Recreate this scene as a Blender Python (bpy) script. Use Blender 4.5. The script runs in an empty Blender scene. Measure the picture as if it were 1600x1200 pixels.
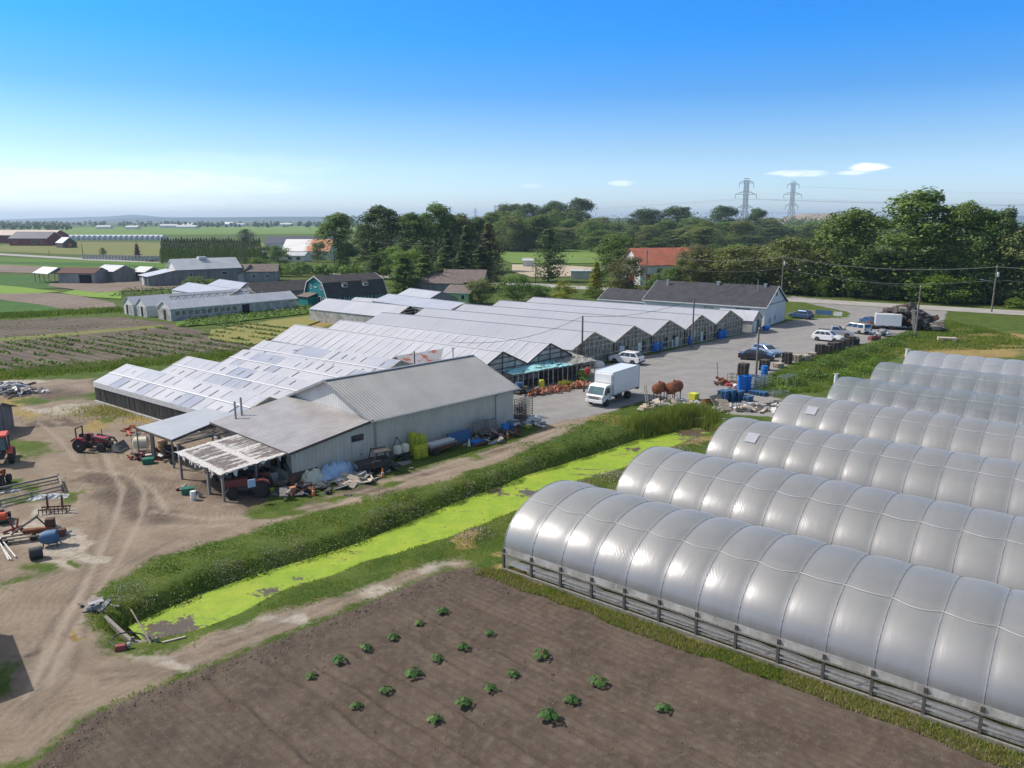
import bpy, bmesh, math, random
import numpy as np
from mathutils import Vector, Matrix
R = math.radians
scene = bpy.context.scene
# ------------------------------------------------------------------ camera, world, sun, exposure
F, H, HZ = 1200.0, 19.0, 343.0
PITCH = math.atan((600 - HZ) / F)
CP, SP = math.cos(PITCH), math.sin(PITCH)
cam = bpy.data.cameras.new('camera'); camo = bpy.data.objects.new('camera', cam)
scene.collection.objects.link(camo); scene.camera = camo
camo.location = (0, 0, H); camo.rotation_euler = (math.pi / 2 - PITCH, 0, 0)
cam.sensor_width = 36; cam.lens = 36 * F / 1600; cam.clip_start = .5; cam.clip_end = 40000
SUN_DIR = Vector((-.67, .19, .72)).normalized()
world = bpy.data.worlds.new('World'); scene.world = world; world.use_nodes = True
sun = bpy.data.lights.new('sun', 'SUN'); suno = bpy.data.objects.new('sun', sun)
scene.collection.objects.link(suno)
sun.energy = 3.4; sun.angle = R(.5); sun.color = (1, .96, .9)
suno.rotation_euler = SUN_DIR.to_track_quat('Z', 'Y').to_euler(); suno.location = (-60, 20, 80)
scene.view_settings.view_transform = 'Standard'; scene.view_settings.look = 'None'
scene.view_settings.exposure = 0.5; scene.view_settings.gamma = 1
scene.render.engine = 'CYCLES'
scene.render.resolution_x, scene.render.resolution_y = 1024, 768
C = scene.collection
rnd = random.Random(7); nrs = np.random.RandomState(5)

def G(px, py, z=0.0):
    """the point of the level z that the photograph shows at (px, py)"""
    u = (px - 800) / F; v = (600 - py) / F
    d = (u, CP + v * SP, -SP + v * CP); t = (z - H) / d[2]
    return Vector((d[0] * t, d[1] * t, z))
def hat(px, py_base, py_top):
    """height of an upright thing from its foot and head rows"""
    g = G(px, py_base); w = (600 - py_top) / F
    dy = CP + w * SP; dz = -SP + w * CP
    return H + dz * (g.y / dy)

# ------------------------------------------------------------------ node helper
class NT:
    def __init__(s, tree): s.t = tree; s.n = tree.nodes; s.l = tree.links
    def new(s, typ, **kw):
        n = s.n.new(typ)
        for k, v in kw.items(): setattr(n, k, v)
        return n
    def put(s, sock, v):
        if v is None: return
        if isinstance(v, bpy.types.NodeSocket): s.l.new(v, sock)
        elif isinstance(v, (tuple, list)) and sock.type == 'RGBA': sock.default_value = (*v[:3], 1)
        else: sock.default_value = v
    def m(s, op, a, b=None, c=None, clamp=False):
        n = s.new('ShaderNodeMath', operation=op); n.use_clamp = clamp
        for i, v in enumerate((a, b, c)): s.put(n.inputs[i], v) if v is not None else None
        return n.outputs[0]
    def mix(s, f, a, b, bt='MIX'):
        n = s.new('ShaderNodeMix', data_type='RGBA', blend_type=bt); s.put(n.inputs[0], f); s.put(n.inputs[6], a); s.put(n.inputs[7], b)
        return n.outputs[2]
    def attr(s, name, out=2): return s.new('ShaderNodeAttribute', attribute_name=name).outputs[out]
    def noise(s, vec, scale, detail=4, rough=.55, out=0, dist=0):
        n = s.new('ShaderNodeTexNoise'); s.put(n.inputs['Vector'], vec); s.put(n.inputs['Scale'], scale)
        n.inputs['Detail'].default_value = detail; n.inputs['Roughness'].default_value = rough; n.inputs['Distortion'].default_value = dist
        return n.outputs[out]
    def maprange(s, v, a, b, c=0., d=1.):
        n = s.new('ShaderNodeMapRange'); n.interpolation_type = 'SMOOTHSTEP'
        s.put(n.inputs[0], v); n.inputs[1].default_value = a; n.inputs[2].default_value = b; n.inputs[3].default_value = c; n.inputs[4].default_value = d
        return n.outputs[0]
    def ramp(s, f, stops):
        n = s.new('ShaderNodeValToRGB'); s.put(n.inputs[0], f); e = n.color_ramp.elements
        while len(e) < len(stops): e.new(.5)
        for q, (p, c) in zip(e, stops): q.position = p; q.color = (*c, 1)
        return n.outputs[0]
    def mapping(s, vec, loc=(0, 0, 0), rot=(0, 0, 0), sc=(1, 1, 1)):
        n = s.new('ShaderNodeMapping'); s.put(n.inputs[0], vec); n.inputs[1].default_value = loc; n.inputs[2].default_value = rot; n.inputs[3].default_value = sc
        return n.outputs[0]
    def bump(s, h, strength=.4, dist=.05):
        n = s.new('ShaderNodeBump'); n.inputs['Strength'].default_value = strength; n.inputs['Distance'].default_value = dist; s.put(n.inputs['Height'], h)
        return n.outputs[0]
def newmat(name):
    m = bpy.data.materials.new(name); m.use_nodes = True; t = NT(m.node_tree); b = m.node_tree.nodes['Principled BSDF']
    return m, t, b

# ------------------------------------------------------------------ sky in the world: Nishita plus thin clouds at infinity
def make_world():
    t = NT(world.node_tree); bg = t.n['Background']
    sky = t.new('ShaderNodeTexSky', sky_type='NISHITA'); sky.sun_disc = False
    sky.sun_elevation = math.asin(SUN_DIR.z); sky.sun_rotation = math.atan2(SUN_DIR.x, SUN_DIR.y)
    sky.air_density = 1.0; sky.dust_density = .6; sky.ozone_density = 2.5; sky.altitude = 20
    v = t.new('ShaderNodeTexCoord').outputs['Generated']
    sx = t.new('ShaderNodeSeparateXYZ'); t.l.new(v, sx.inputs[0])
    az = t.m('ARCTAN2', sx.outputs[0], sx.outputs[1]); el = t.m('ARCSINE', sx.outputs[2])
    hs = t.new('ShaderNodeHueSaturation'); hs.inputs['Saturation'].default_value = SKY_SAT; t.put(hs.inputs['Color'], sky.outputs[0])
    col = t.mix(1.0, hs.outputs[0], t.ramp(t.maprange(el, -.02, .5), SKY_TINT), 'MULTIPLY')
    n1 = t.noise(t.mapping(v, sc=(9, 9, 60)), 3.4, 7, .62)
    def blob(px, py, wx, wy, gain, rag=1.6):
        a0 = math.atan((px - 800) / F); e0 = math.atan((HZ - py) / F)
        dx = t.m('DIVIDE', t.m('SUBTRACT', az, a0), wx / F); dy = t.m('DIVIDE', t.m('SUBTRACT', el, e0), wy / F)
        d = t.m('ADD', t.m('MULTIPLY', dx, dx), t.m('MULTIPLY', dy, dy))
        d = t.m('ADD', d, t.m('MULTIPLY', t.m('SUBTRACT', n1, .5), rag))
        return t.m('MULTIPLY', t.maprange(d, 1.0, 0.0), gain)
    cl = None
    for b in ((1228, 279, 50, 5.5, .6, 2.6), (1336, 273, 30, 7, .85, 2.2), (1312, 280, 26, 4, .5, 2.6), (230, 294, 270, 24, .38), (60, 320, 330, 26, .25), (965, 290, 22, 5, .4), (830, 293, 20, 4, .2), (380, 268, 200, 22, .1)):
        k = blob(*b); cl = k if cl is None else t.m('MAXIMUM', cl, k)
    col = t.mix(cl, col, (7.2, 7.4, 7.7))
    t.put(bg.inputs[0], col); bg.inputs[1].default_value = SKY_STRENGTH
SKY_SAT, SKY_STRENGTH = 1.1, .135
SKY_TINT = [(0, (.8, .95, 1.3)), (.1, (.58, .72, .93)), (.25, (.27, .57, .9)), (.42, (.12, .58, 1.05)), (.68, (.1, .58, 1.05)), (.78, (.9, .95, 1.0)), (.88, (1.8, 1.2, .85)), (1, (1.9, 1.25, .8))]
make_world()

# ------------------------------------------------------------------ materials
M = {}
def pm(name, c1, c2=None, scale=3., rough=.7, metal=0., bump=0., bs=None, spec=.4, rand=0., streak=None, coat=0., dist=.02):
    """procedural paint: two tones mixed by noise, dirt grain, optional streaks and per-object variation"""
    m, t, b = newmat(name); pos = t.new('ShaderNodeTexCoord').outputs['Object']
    if c2 is None: c2 = tuple(x * .72 for x in c1)
    n = t.noise(t.mapping(pos, sc=streak) if streak else pos, scale, 6, .62)
    col = t.mix(t.maprange(n, .32, .68), c1, c2)
    if rand:
        o = t.new('ShaderNodeObjectInfo').outputs['Random']
        hs = t.new('ShaderNodeHueSaturation'); t.put(hs.inputs['Value'], t.m('ADD', 1 - rand, t.m('MULTIPLY', o, 2 * rand))); t.put(hs.inputs['Color'], col); col = hs.outputs[0]
    t.put(b.inputs['Base Color'], col); b.inputs['Metallic'].default_value = metal
    t.put(b.inputs['Roughness'], t.m('ADD', rough - .08, t.m('MULTIPLY', n, .16)))
    b.inputs['Specular IOR Level'].default_value = spec; b.inputs['Coat Weight'].default_value = coat
    if bump: t.put(b.inputs['Normal'], t.bump(t.noise(pos, bs or scale * 6, 4), bump, dist))
    M[name] = m; return m
def ribbed(name, c1, c2, pitch, axis=0, rough=.5, metal=.3, depth=.03, rust=None, scale=.5):
    """corrugated sheet: ribs run across the object's own axis"""
    m, t, b = newmat(name); pos = t.new('ShaderNodeTexCoord').outputs['Object']
    s = t.new('ShaderNodeSeparateXYZ'); t.l.new(pos, s.inputs[0])
    w = t.m('SINE', t.m('MULTIPLY', s.outputs[axis], 2 * math.pi / pitch))
    rib = t.maprange(w, .2, .9)
    n = t.noise(t.mapping(pos, sc=(1, 1, .35)), scale, 6, .65)
    col = t.mix(t.maprange(n, .3, .7), c1, c2)
    n2 = t.noise(t.mapping(pos, sc=(3, 3, .25)), 1.6, 5, .7)
    col = t.mix(t.maprange(n2, .58, .8, 0, .5), col, tuple(x * .5 for x in c2))
    if rust: col = t.mix(t.maprange(t.noise(pos, 1.1, 7, .7), rust[1], rust[1] + .12), col, rust[0])
    t.put(b.inputs['Base Color'], col); b.inputs['Metallic'].default_value = metal; b.inputs['Roughness'].default_value = rough
    t.put(b.inputs['Normal'], t.bump(rib, .9, depth)); M[name] = m; return m
pm('white_paint', (.72, .72, .70), (.6, .6, .58), 2, .55)
pm('vehicle_white', (.8, .8, .79), (.74, .74, .73), 2, .3, coat=.5)
pm('vehicle_silver', (.5, .51, .53), (.46, .47, .49), 2, .3, .5, coat=.6)
pm('vehicle_beige', (.55, .52, .47), (.5, .47, .43), 2, .3, .4, coat=.6)
pm('vehicle_black', (.03, .03, .045), (.022, .022, .03), 2, .25, .2, coat=.7)
pm('vehicle_blue', (.05, .11, .24), (.04, .09, .2), 2, .28, .3, coat=.7)
pm('vehicle_pale_blue', (.35, .42, .55), (.3, .37, .5), 2, .28, .4, coat=.7)
pm('dark_glass', (.02, .028, .035), (.03, .04, .05), 1, .08, spec=.9)
pm('teal_glass', (.05, .12, .13), (.08, .16, .18), 1.5, .1, spec=.8)
pm('rubber', (.022, .022, .023), (.05, .045, .04), 4, .85)
pm('rim_metal', (.6, .6, .59), (.45, .45, .44), 4, .45, .15)
pm('black_plastic', (.03, .03, .032), (.05, .05, .05), 3, .6)
pm('dark_metal', (.09, .088, .085), (.13, .11, .1), 3, .6, .5)
pm('grey_metal', (.38, .38, .38), (.3, .3, .3), 2, .45, .6)
pm('galvanised', (.5, .51, .52), (.4, .41, .42), 4, .4, .7)
pm('rust_metal', (.28, .1, .04), (.16, .055, .03), 2.5, .85, .1, .3)
pm('rust_dark', (.13, .06, .035), (.08, .05, .04), 3, .85, .1, .3)
pm('red_paint', (.42, .03, .03), (.32, .03, .03), 3, .45, coat=.3)
pm('faded_red', (.28, .06, .05), (.18, .06, .05), 3, .7)
pm('orange_red', (.62, .09, .04), (.5, .08, .04), 3, .5)
pm('orange', (.75, .2, .03), (.62, .16, .03), 3, .6)
pm('green_plastic', (.02, .16, .1), (.02, .12, .08), 3, .5)
pm('blue_plastic', (.01, .17, .55), (.01, .13, .42), 3, .5)
pm('blue_paint', (.04, .13, .26), (.05, .11, .2), 3, .6)
pm('light_blue', (.42, .55, .7), (.33, .45, .6), 2, .65, bump=.5, bs=6, dist=.06)
pm('yellow_plastic', (.6, .62, .05), (.5, .5, .05), 3, .6)
pm('cream_plastic', (.68, .64, .5), (.6, .56, .42), 3, .5)
pm('white_plastic', (.74, .74, .72), (.62, .62, .6), 3, .5)
pm('tan_plastic', (.62, .36, .16), (.5, .3, .14), 3, .5)
pm('grey_wood', (.27, .25, .22), (.17, .155, .135), 2, .9, bump=.4, streak=(6, 6, .6))
pm('pale_wood', (.48, .41, .32), (.36, .3, .22), 2, .9, bump=.3, streak=(1, 6, 6))
pm('dark_wood', (.11, .095, .08), (.07, .06, .05), 2, .92, bump=.4)
pm('pole_wood', (.2, .17, .14), (.13, .115, .1), 2, .9, streak=(8, 8, .3))
pm('concrete', (.42, .41, .39), (.33, .32, .3), 1.2, .9, bump=.2)
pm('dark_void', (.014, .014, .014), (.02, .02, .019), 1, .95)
pm('foil_sheet', (.62, .62, .6), (.5, .49, .47), 2, .6, bump=.6, bs=5, dist=.06)
pm('terracotta', (.5, .22, .13), (.38, .16, .1), 3, .85)
pm('wire', (.05, .05, .055), None, 1, .6)
pm('brown_shingle', (.19, .15, .13), (.13, .105, .095), 1.2, .9, bump=.4, bs=4)
pm('dark_shingle', (.052, .052, .06), (.036, .036, .042), .8, .85, bump=.4, bs=5)
pm('barn_shingle', (.062, .056, .055), (.042, .039, .04), .8, .9, bump=.4, bs=5)
pm('teal_board', (.005, .21, .205), (.006, .155, .155), .8, .7, streak=(1, 1, .4))
pm('green_board', (.32, .52, .2), (.28, .46, .17), .8, .7)
pm('pink_stucco', (.6, .5, .43), (.52, .43, .37), .7, .85)
pm('off_white_wall', (.66, .66, .64), (.55, .55, .53), .5, .75, streak=(1, 1, .3))
pm('grey_wall', (.3, .29, .275), (.21, .205, .2), .6, .85, streak=(2, 2, .3))
pm('weather_board', (.27, .25, .23), (.16, .15, .14), .8, .9, streak=(3, 3, .3), bump=.3)
pm('barn_red', (.22, .045, .04), (.15, .035, .033), .5, .8)
pm('tile_orange', (.5, .16, .09), (.4, .13, .08), .4, .85, bump=.3)
pm('white_sheet_roof', (.56, .565, .575), (.45, .46, .47), .35, .4, .1)
pm('navy_roof', (.06, .07, .1), (.05, .058, .085), .3, .6)
ribbed('barn_roof', (.43, .415, .39), (.35, .338, .32), .3, 0, .42, .35, .07)
ribbed('lean_roof', (.42, .4, .385), (.32, .3, .29), .36, 1, .5, .3, .14)
ribbed('barn_wall', (.63, .56, .46), (.5, .445, .37), .35, 0, .7, .05, .04)
ribbed('gable_wall', (.62, .605, .57), (.53, .515, .48), .35, 1, .7, .05, .035)
ribbed('canopy_roof', (.5, .5, .5), (.43, .43, .435), .25, 0, .45, .3, .02)
ribbed('rust_roof', (.5, .5, .5), (.4, .4, .4), .25, 0, .6, .2, .03, rust=((.42, .09, .03), .5))

# ------------------------------------------------------------------ mesh builder
class MB:
    def __init__(s): s.v = []; s.f = []; s.mi = []; s.k = 0
    def add(s, vs, fs, mi=None):
        o = len(s.v); s.v += [tuple(p) for p in vs]; s.f += [tuple(i + o for i in f) for f in fs]; s.mi += [s.k if mi is None else mi] * len(fs); return s
    def use(s, k): s.k = k; return s
    def box(s, c, d, rz=0, ry=0, rx=0, taper=1.):
        x, y, z = (q / 2 for q in d); mt = Matrix.Rotation(rz, 3, 'Z') @ Matrix.Rotation(ry, 3, 'Y') @ Matrix.Rotation(rx, 3, 'X')
        P = [Vector((a * x * (taper if e > 0 else 1), b_ * y * (taper if e > 0 else 1), e * z)) for e in (-1, 1) for a, b_ in ((-1, -1), (1, -1), (1, 1), (-1, 1))]
        return s.add([mt @ p + Vector(c) for p in P], [(3, 2, 1, 0), (4, 5, 6, 7), (0, 1, 5, 4), (1, 2, 6, 5), (2, 3, 7, 6), (3, 0, 4, 7)])
    def beam(s, p0, p1, w=.1, h=None):
        p0, p1 = Vector(p0), Vector(p1); d = p1 - p0; L = d.length
        if L < 1e-6: return s
        h = h or w; q = d.to_track_quat('X', 'Z').to_matrix(); c = (p0 + p1) / 2
        P = [Vector((a * L / 2, b_ * w / 2, e * h / 2)) for e in (-1, 1) for a, b_ in ((-1, -1), (1, -1), (1, 1), (-1, 1))]
        return s.add([q @ p + c for p in P], [(3, 2, 1, 0), (4, 5, 6, 7), (0, 1, 5, 4), (1, 2, 6, 5), (2, 3, 7, 6), (3, 0, 4, 7)])
    def tube(s, pts, r, n=8, cap=True, r1=None):
        pts = [Vector(p) for p in pts]; o = len(s.v); m = len(pts)
        for i, p in enumerate(pts):
            d = (pts[min(i + 1, m - 1)] - pts[max(i - 1, 0)]).normalized()
            a = d.cross(Vector((0, 0, 1))); a = a.normalized() if a.length > 1e-3 else Vector((1, 0, 0)); b = d.cross(a)
            rr = r if r1 is None else r + (r1 - r) * i / (m - 1)
            for k in range(n):
                t = 2 * math.pi * k / n; s.v.append(tuple(p + (a * math.cos(t) + b * math.sin(t)) * rr))
        for i in range(m - 1):
            for k in range(n):
                s.f.append((o + i * n + k, o + i * n + (k + 1) % n, o + (i + 1) * n + (k + 1) % n, o + (i + 1) * n + k)); s.mi.append(s.k)
        if cap:
            s.f.append(tuple(o + k for k in range(n))[::-1]); s.mi.append(s.k); s.f.append(tuple(o + (m - 1) * n + k for k in range(n))); s.mi.append(s.k)
        return s
    def lathe(s, c, prof, n=14, axis='Z', rz=0):
        o = len(s.v); c = Vector(c); rm = Matrix.Rotation(rz, 3, 'Z')
        for r, h in prof:
            for k in range(n):
                t = 2 * math.pi * k / n; a, b = r * math.cos(t), r * math.sin(t)
                p = Vector((a, b, h)) if axis == 'Z' else Vector((h, a, b)) if axis == 'X' else Vector((a, h, b))
                s.v.append(tuple(rm @ p + c))
        for i in range(len(prof) - 1):
            for k in range(n):
                s.f.append((o + i * n + k, o + i * n + (k + 1) % n, o + (i + 1) * n + (k + 1) % n, o + (i + 1) * n + k)); s.mi.append(s.k)
        s.f.append(tuple(o + k for k in range(n))[::-1]); s.f.append(tuple(o + (len(prof) - 1) * n + k for k in range(n))); s.mi += [s.k] * 2
        return s
    def poly(s, pts): return s.add(pts, [tuple(range(len(pts)))])
    def slab(s, pts, t):
        """a sheet of thickness t hung below the given outline"""
        pts = [Vector(p) for p in pts]; n = len(pts); nr = (pts[1] - pts[0]).cross(pts[-1] - pts[0]).normalized()
        if nr.z < 0: nr = -nr
        lo = [p - nr * t for p in pts]
        return s.add(pts + lo, [tuple(range(n)), tuple(range(2 * n - 1, n - 1, -1))] + [(i, n + i, n + (i + 1) % n, (i + 1) % n) for i in range(n)])
    def prism(s, outline, y0, y1, plane='XZ'):
        """outline in X,Z pushed along Y (or in Y,Z along X)"""
        f = (lambda a, b, y: (a, y, b)) if plane == 'XZ' else (lambda a, b, y: (y, a, b)) if plane == 'YZ' else (lambda a, b, y: (a, b, y))
        n = len(outline); return s.add([f(a, b, y0) for a, b in outline] + [f(a, b, y1) for a, b in outline], [tuple(range(n)), tuple(range(2 * n - 1, n - 1, -1))] + [((i + 1) % n, i, n + i, n + (i + 1) % n) for i in range(n)])
    def build(s, name, mats, parent=None, smooth=False, bevel=0):
        me = bpy.data.meshes.new(name); me.from_pydata(s.v, [], s.f); me.update()
        mats = mats if isinstance(mats, (list, tuple)) else [mats]
        for m in mats: me.materials.append(M[m] if isinstance(m, str) else m)
        if len(mats) > 1: me.polygons.foreach_set('material_index', s.mi)
        bm = bmesh.new(); bm.from_mesh(me); bmesh.ops.recalc_face_normals(bm, faces=bm.faces); bm.to_mesh(me); bm.free()
        if smooth: me.polygons.foreach_set('use_smooth', [True] * len(me.polygons)); me.set_sharp_from_angle(angle=R(40))
        o = bpy.data.objects.new(name, me); C.objects.link(o)
        if parent: o.parent = parent
        if bevel:
            b = o.modifiers.new('bevel', 'BEVEL'); b.width = bevel; b.segments = 2; b.limit_method = 'ANGLE'; b.angle_limit = R(35)
        return o
def tag(o, label=None, cat=None, group=None, kind=None):
    if label: o['label'] = label
    if cat: o['category'] = cat
    if group: o['group'] = group
    if kind: o['kind'] = kind
    return o
def thing(name, label, cat, loc=(0, 0, 0), rz=0, group=None):
    o = bpy.data.objects.new(name, None); C.objects.link(o); o.location = loc; o.rotation_euler = (0, 0, rz); o.empty_display_size = .5
    return tag(o, label, cat, group)
def kids(o): return [c for c in KID.get(o.name, [])]
KID = {}
def reindex():
    KID.clear()
    for o in bpy.data.objects:
        if o.parent: KID.setdefault(o.parent.name, []).append(o)
def dup(root, loc, rz, label=None, group=None, scale=None):
    """a thing copied with its parts and their sub-parts"""
    r = root.copy(); C.objects.link(r); r.location = loc; r.rotation_euler = (0, 0, rz)
    if scale is not None: r.scale = scale if isinstance(scale, tuple) else (scale,) * 3
    if label: r['label'] = label
    if group: r['group'] = group
    for ch in list(root.children):
        c = ch.copy(); C.objects.link(c); c.parent = r
        for g in list(ch.children):
            d = g.copy(); C.objects.link(d); d.parent = c
    return r
def ang(p, q): return math.atan2(q[1] - p[1], q[0] - p[0])
# ------------------------------------------------------------------ ground
def W(l, z=0.0): return np.array([G(a, b, z)[:2] for a, b in l])
def sdf(P, poly):
    """signed distance to a polygon, positive inside"""
    d2 = np.full(len(P), 1e18); ins = np.zeros(len(P), bool); n = len(poly)
    for i in range(n):
        a, b = poly[i], poly[(i + 1) % n]; e = b - a; w = P - a
        t = np.clip((w @ e) / max(e @ e, 1e-9), 0, 1); q = w - t[:, None] * e
        d2 = np.minimum(d2, (q * q).sum(1))
        c = (a[1] > P[:, 1]) != (b[1] > P[:, 1])
        if abs(e[1]) > 1e-9: ins ^= c & (P[:, 0] < a[0] + (P[:, 1] - a[1]) * e[0] / e[1])
    return np.where(ins, 1, -1) * np.sqrt(d2)
def vnoise(P, sc, seed=0):
    """smooth value noise"""
    r = np.random.RandomState(seed).rand(256, 256); q = P / sc; i = np.floor(q).astype(int); f = q - i; f = f * f * (3 - 2 * f)
    g = lambda a, b: r[(i[:, 0] + a) & 255, (i[:, 1] + b) & 255]
    return (g(0, 0) * (1 - f[:, 0]) + g(1, 0) * f[:, 0]) * (1 - f[:, 1]) + (g(0, 1) * (1 - f[:, 0]) + g(1, 1) * f[:, 0]) * f[:, 1] - .5
YARD = W([(-500, 1300), (60, 1180), (130, 1118), (400, 1008), (560, 945), (690, 890), (742, 882), (700, 872), (560, 918), (400, 972), (300, 1010), (240, 1024), (190, 1028), (152, 1000), (142, 955), (165, 915), (240, 875), (400, 828), (500, 799), (600, 775), (700, 750), (800, 716), (875, 681), (945, 646), (950, 615), (830, 640), (800, 655), (848, 668), (800, 692), (700, 720), (600, 748), (500, 777), (440, 800), (400, 803), (430, 770), (455, 700), (300, 640), (250, 655), (152, 624), (146, 592), (0, 594), (-600, 610)])
SOIL = W([(50, 1195), (130, 1122), (400, 1011), (560, 948), (690, 893), (742, 885), (775, 893), (800, 905), (1120, 1015), (1440, 1134), (1700, 1228), (1800, 1500), (-150, 1500)])
LOT = W([(798, 668), (760, 612), (850, 575), (905, 575), (960, 568), (1075, 541), (1160, 521), (1197, 512), (1240, 500), (1290, 497), (1325, 496), (1328, 488), (1262, 474), (1230, 462), (1340, 472), (1480, 486), (1475, 500), (1400, 522), (1350, 537), (1290, 549), (1240, 566), (1205, 582), (1178, 598), (1172, 610), (1240, 630), (1290, 655), (1150, 648), (1100, 632), (1040, 622), (1000, 627), (960, 641), (935, 647), (850, 664)])
UPPER = [(205, 984), (270, 955), (330, 930), (400, 904), (480, 880), (560, 855), (640, 822), (690, 800), (740, 780), (790, 762), (830, 745), (930, 714), (1000, 690), (1045, 677), (1092, 667)]
LOWER = [(1110, 676), (1040, 702), (960, 736), (870, 762), (800, 800), (740, 824), (680, 847), (610, 868), (560, 882), (490, 908), (420, 931), (360, 962), (300, 986), (262, 994), (222, 1000)]
WZ = -.7
DITCH = W(UPPER + LOWER, WZ)
FUR = [(W([a])[0], W([b])[0]) for a, b in (((427, 1035), (550, 1122)), ((562, 1026), (750, 1131)), ((330, 1060), (430, 1140)), ((660, 960), (1010, 1131)), ((735, 945), (1220, 1140)), ((500, 1040), (650, 1131)), ((620, 985), (880, 1131)))]
def height(P, dd=None, ds=None):
    dd = sdf(P, DITCH) if dd is None else dd; ds = sdf(P, SOIL) if ds is None else ds
    t = np.clip((dd + 1.5) / 1.7, 0, 1); h = -1.15 * t * t * (3 - 2 * t)
    near = np.clip(1 - np.abs(dd + 2.3) / 1.6, 0, 1); h += near * .22 * (.6 + 1.6 * vnoise(P, 1.7, 3))
    s = np.clip(ds / .8, 0, 1)
    for a, b in FUR:
        e = (b - a) / np.linalg.norm(b - a); w = P - a; perp = w[:, 0] * e[1] - w[:, 1] * e[0]; al = w @ e
        perp = perp + vnoise(P, 1.5, 8) * .25
        m = np.clip(al / 1.0 + 1, 0, 1)
        h += s * m * (-.1 * np.exp(-(perp / .12) ** 2) + .1 * np.exp(-((perp - .25) / .14) ** 2))
    e = FUR[1]; e = (e[1] - e[0]) / np.linalg.norm(e[1] - e[0]); q = P[:, 0] * e[1] - P[:, 1] * e[0]
    h += s * (.018 * np.sin(q * 2 * math.pi / .33) + .05 * vnoise(P, .35, 4) + .03 * vnoise(P, .9, 5))
    ridge = np.clip(1 - np.abs(ds - .55) / .6, 0, 1) * (P[:, 0] < -.2); h += ridge * (.04 + .17 * vnoise(P, .22, 6) + .1 * vnoise(P, .6, 7))
    h += .05 * vnoise(P, 2.5, 9) * (P[:, 1] < 120)
    return h
def ground_z(x, y): return float(height(np.array([[x, y]]))[0])
def GZ(px, py):
    g = G(px, py); g.z = ground_z(g.x, g.y); return g

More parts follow.
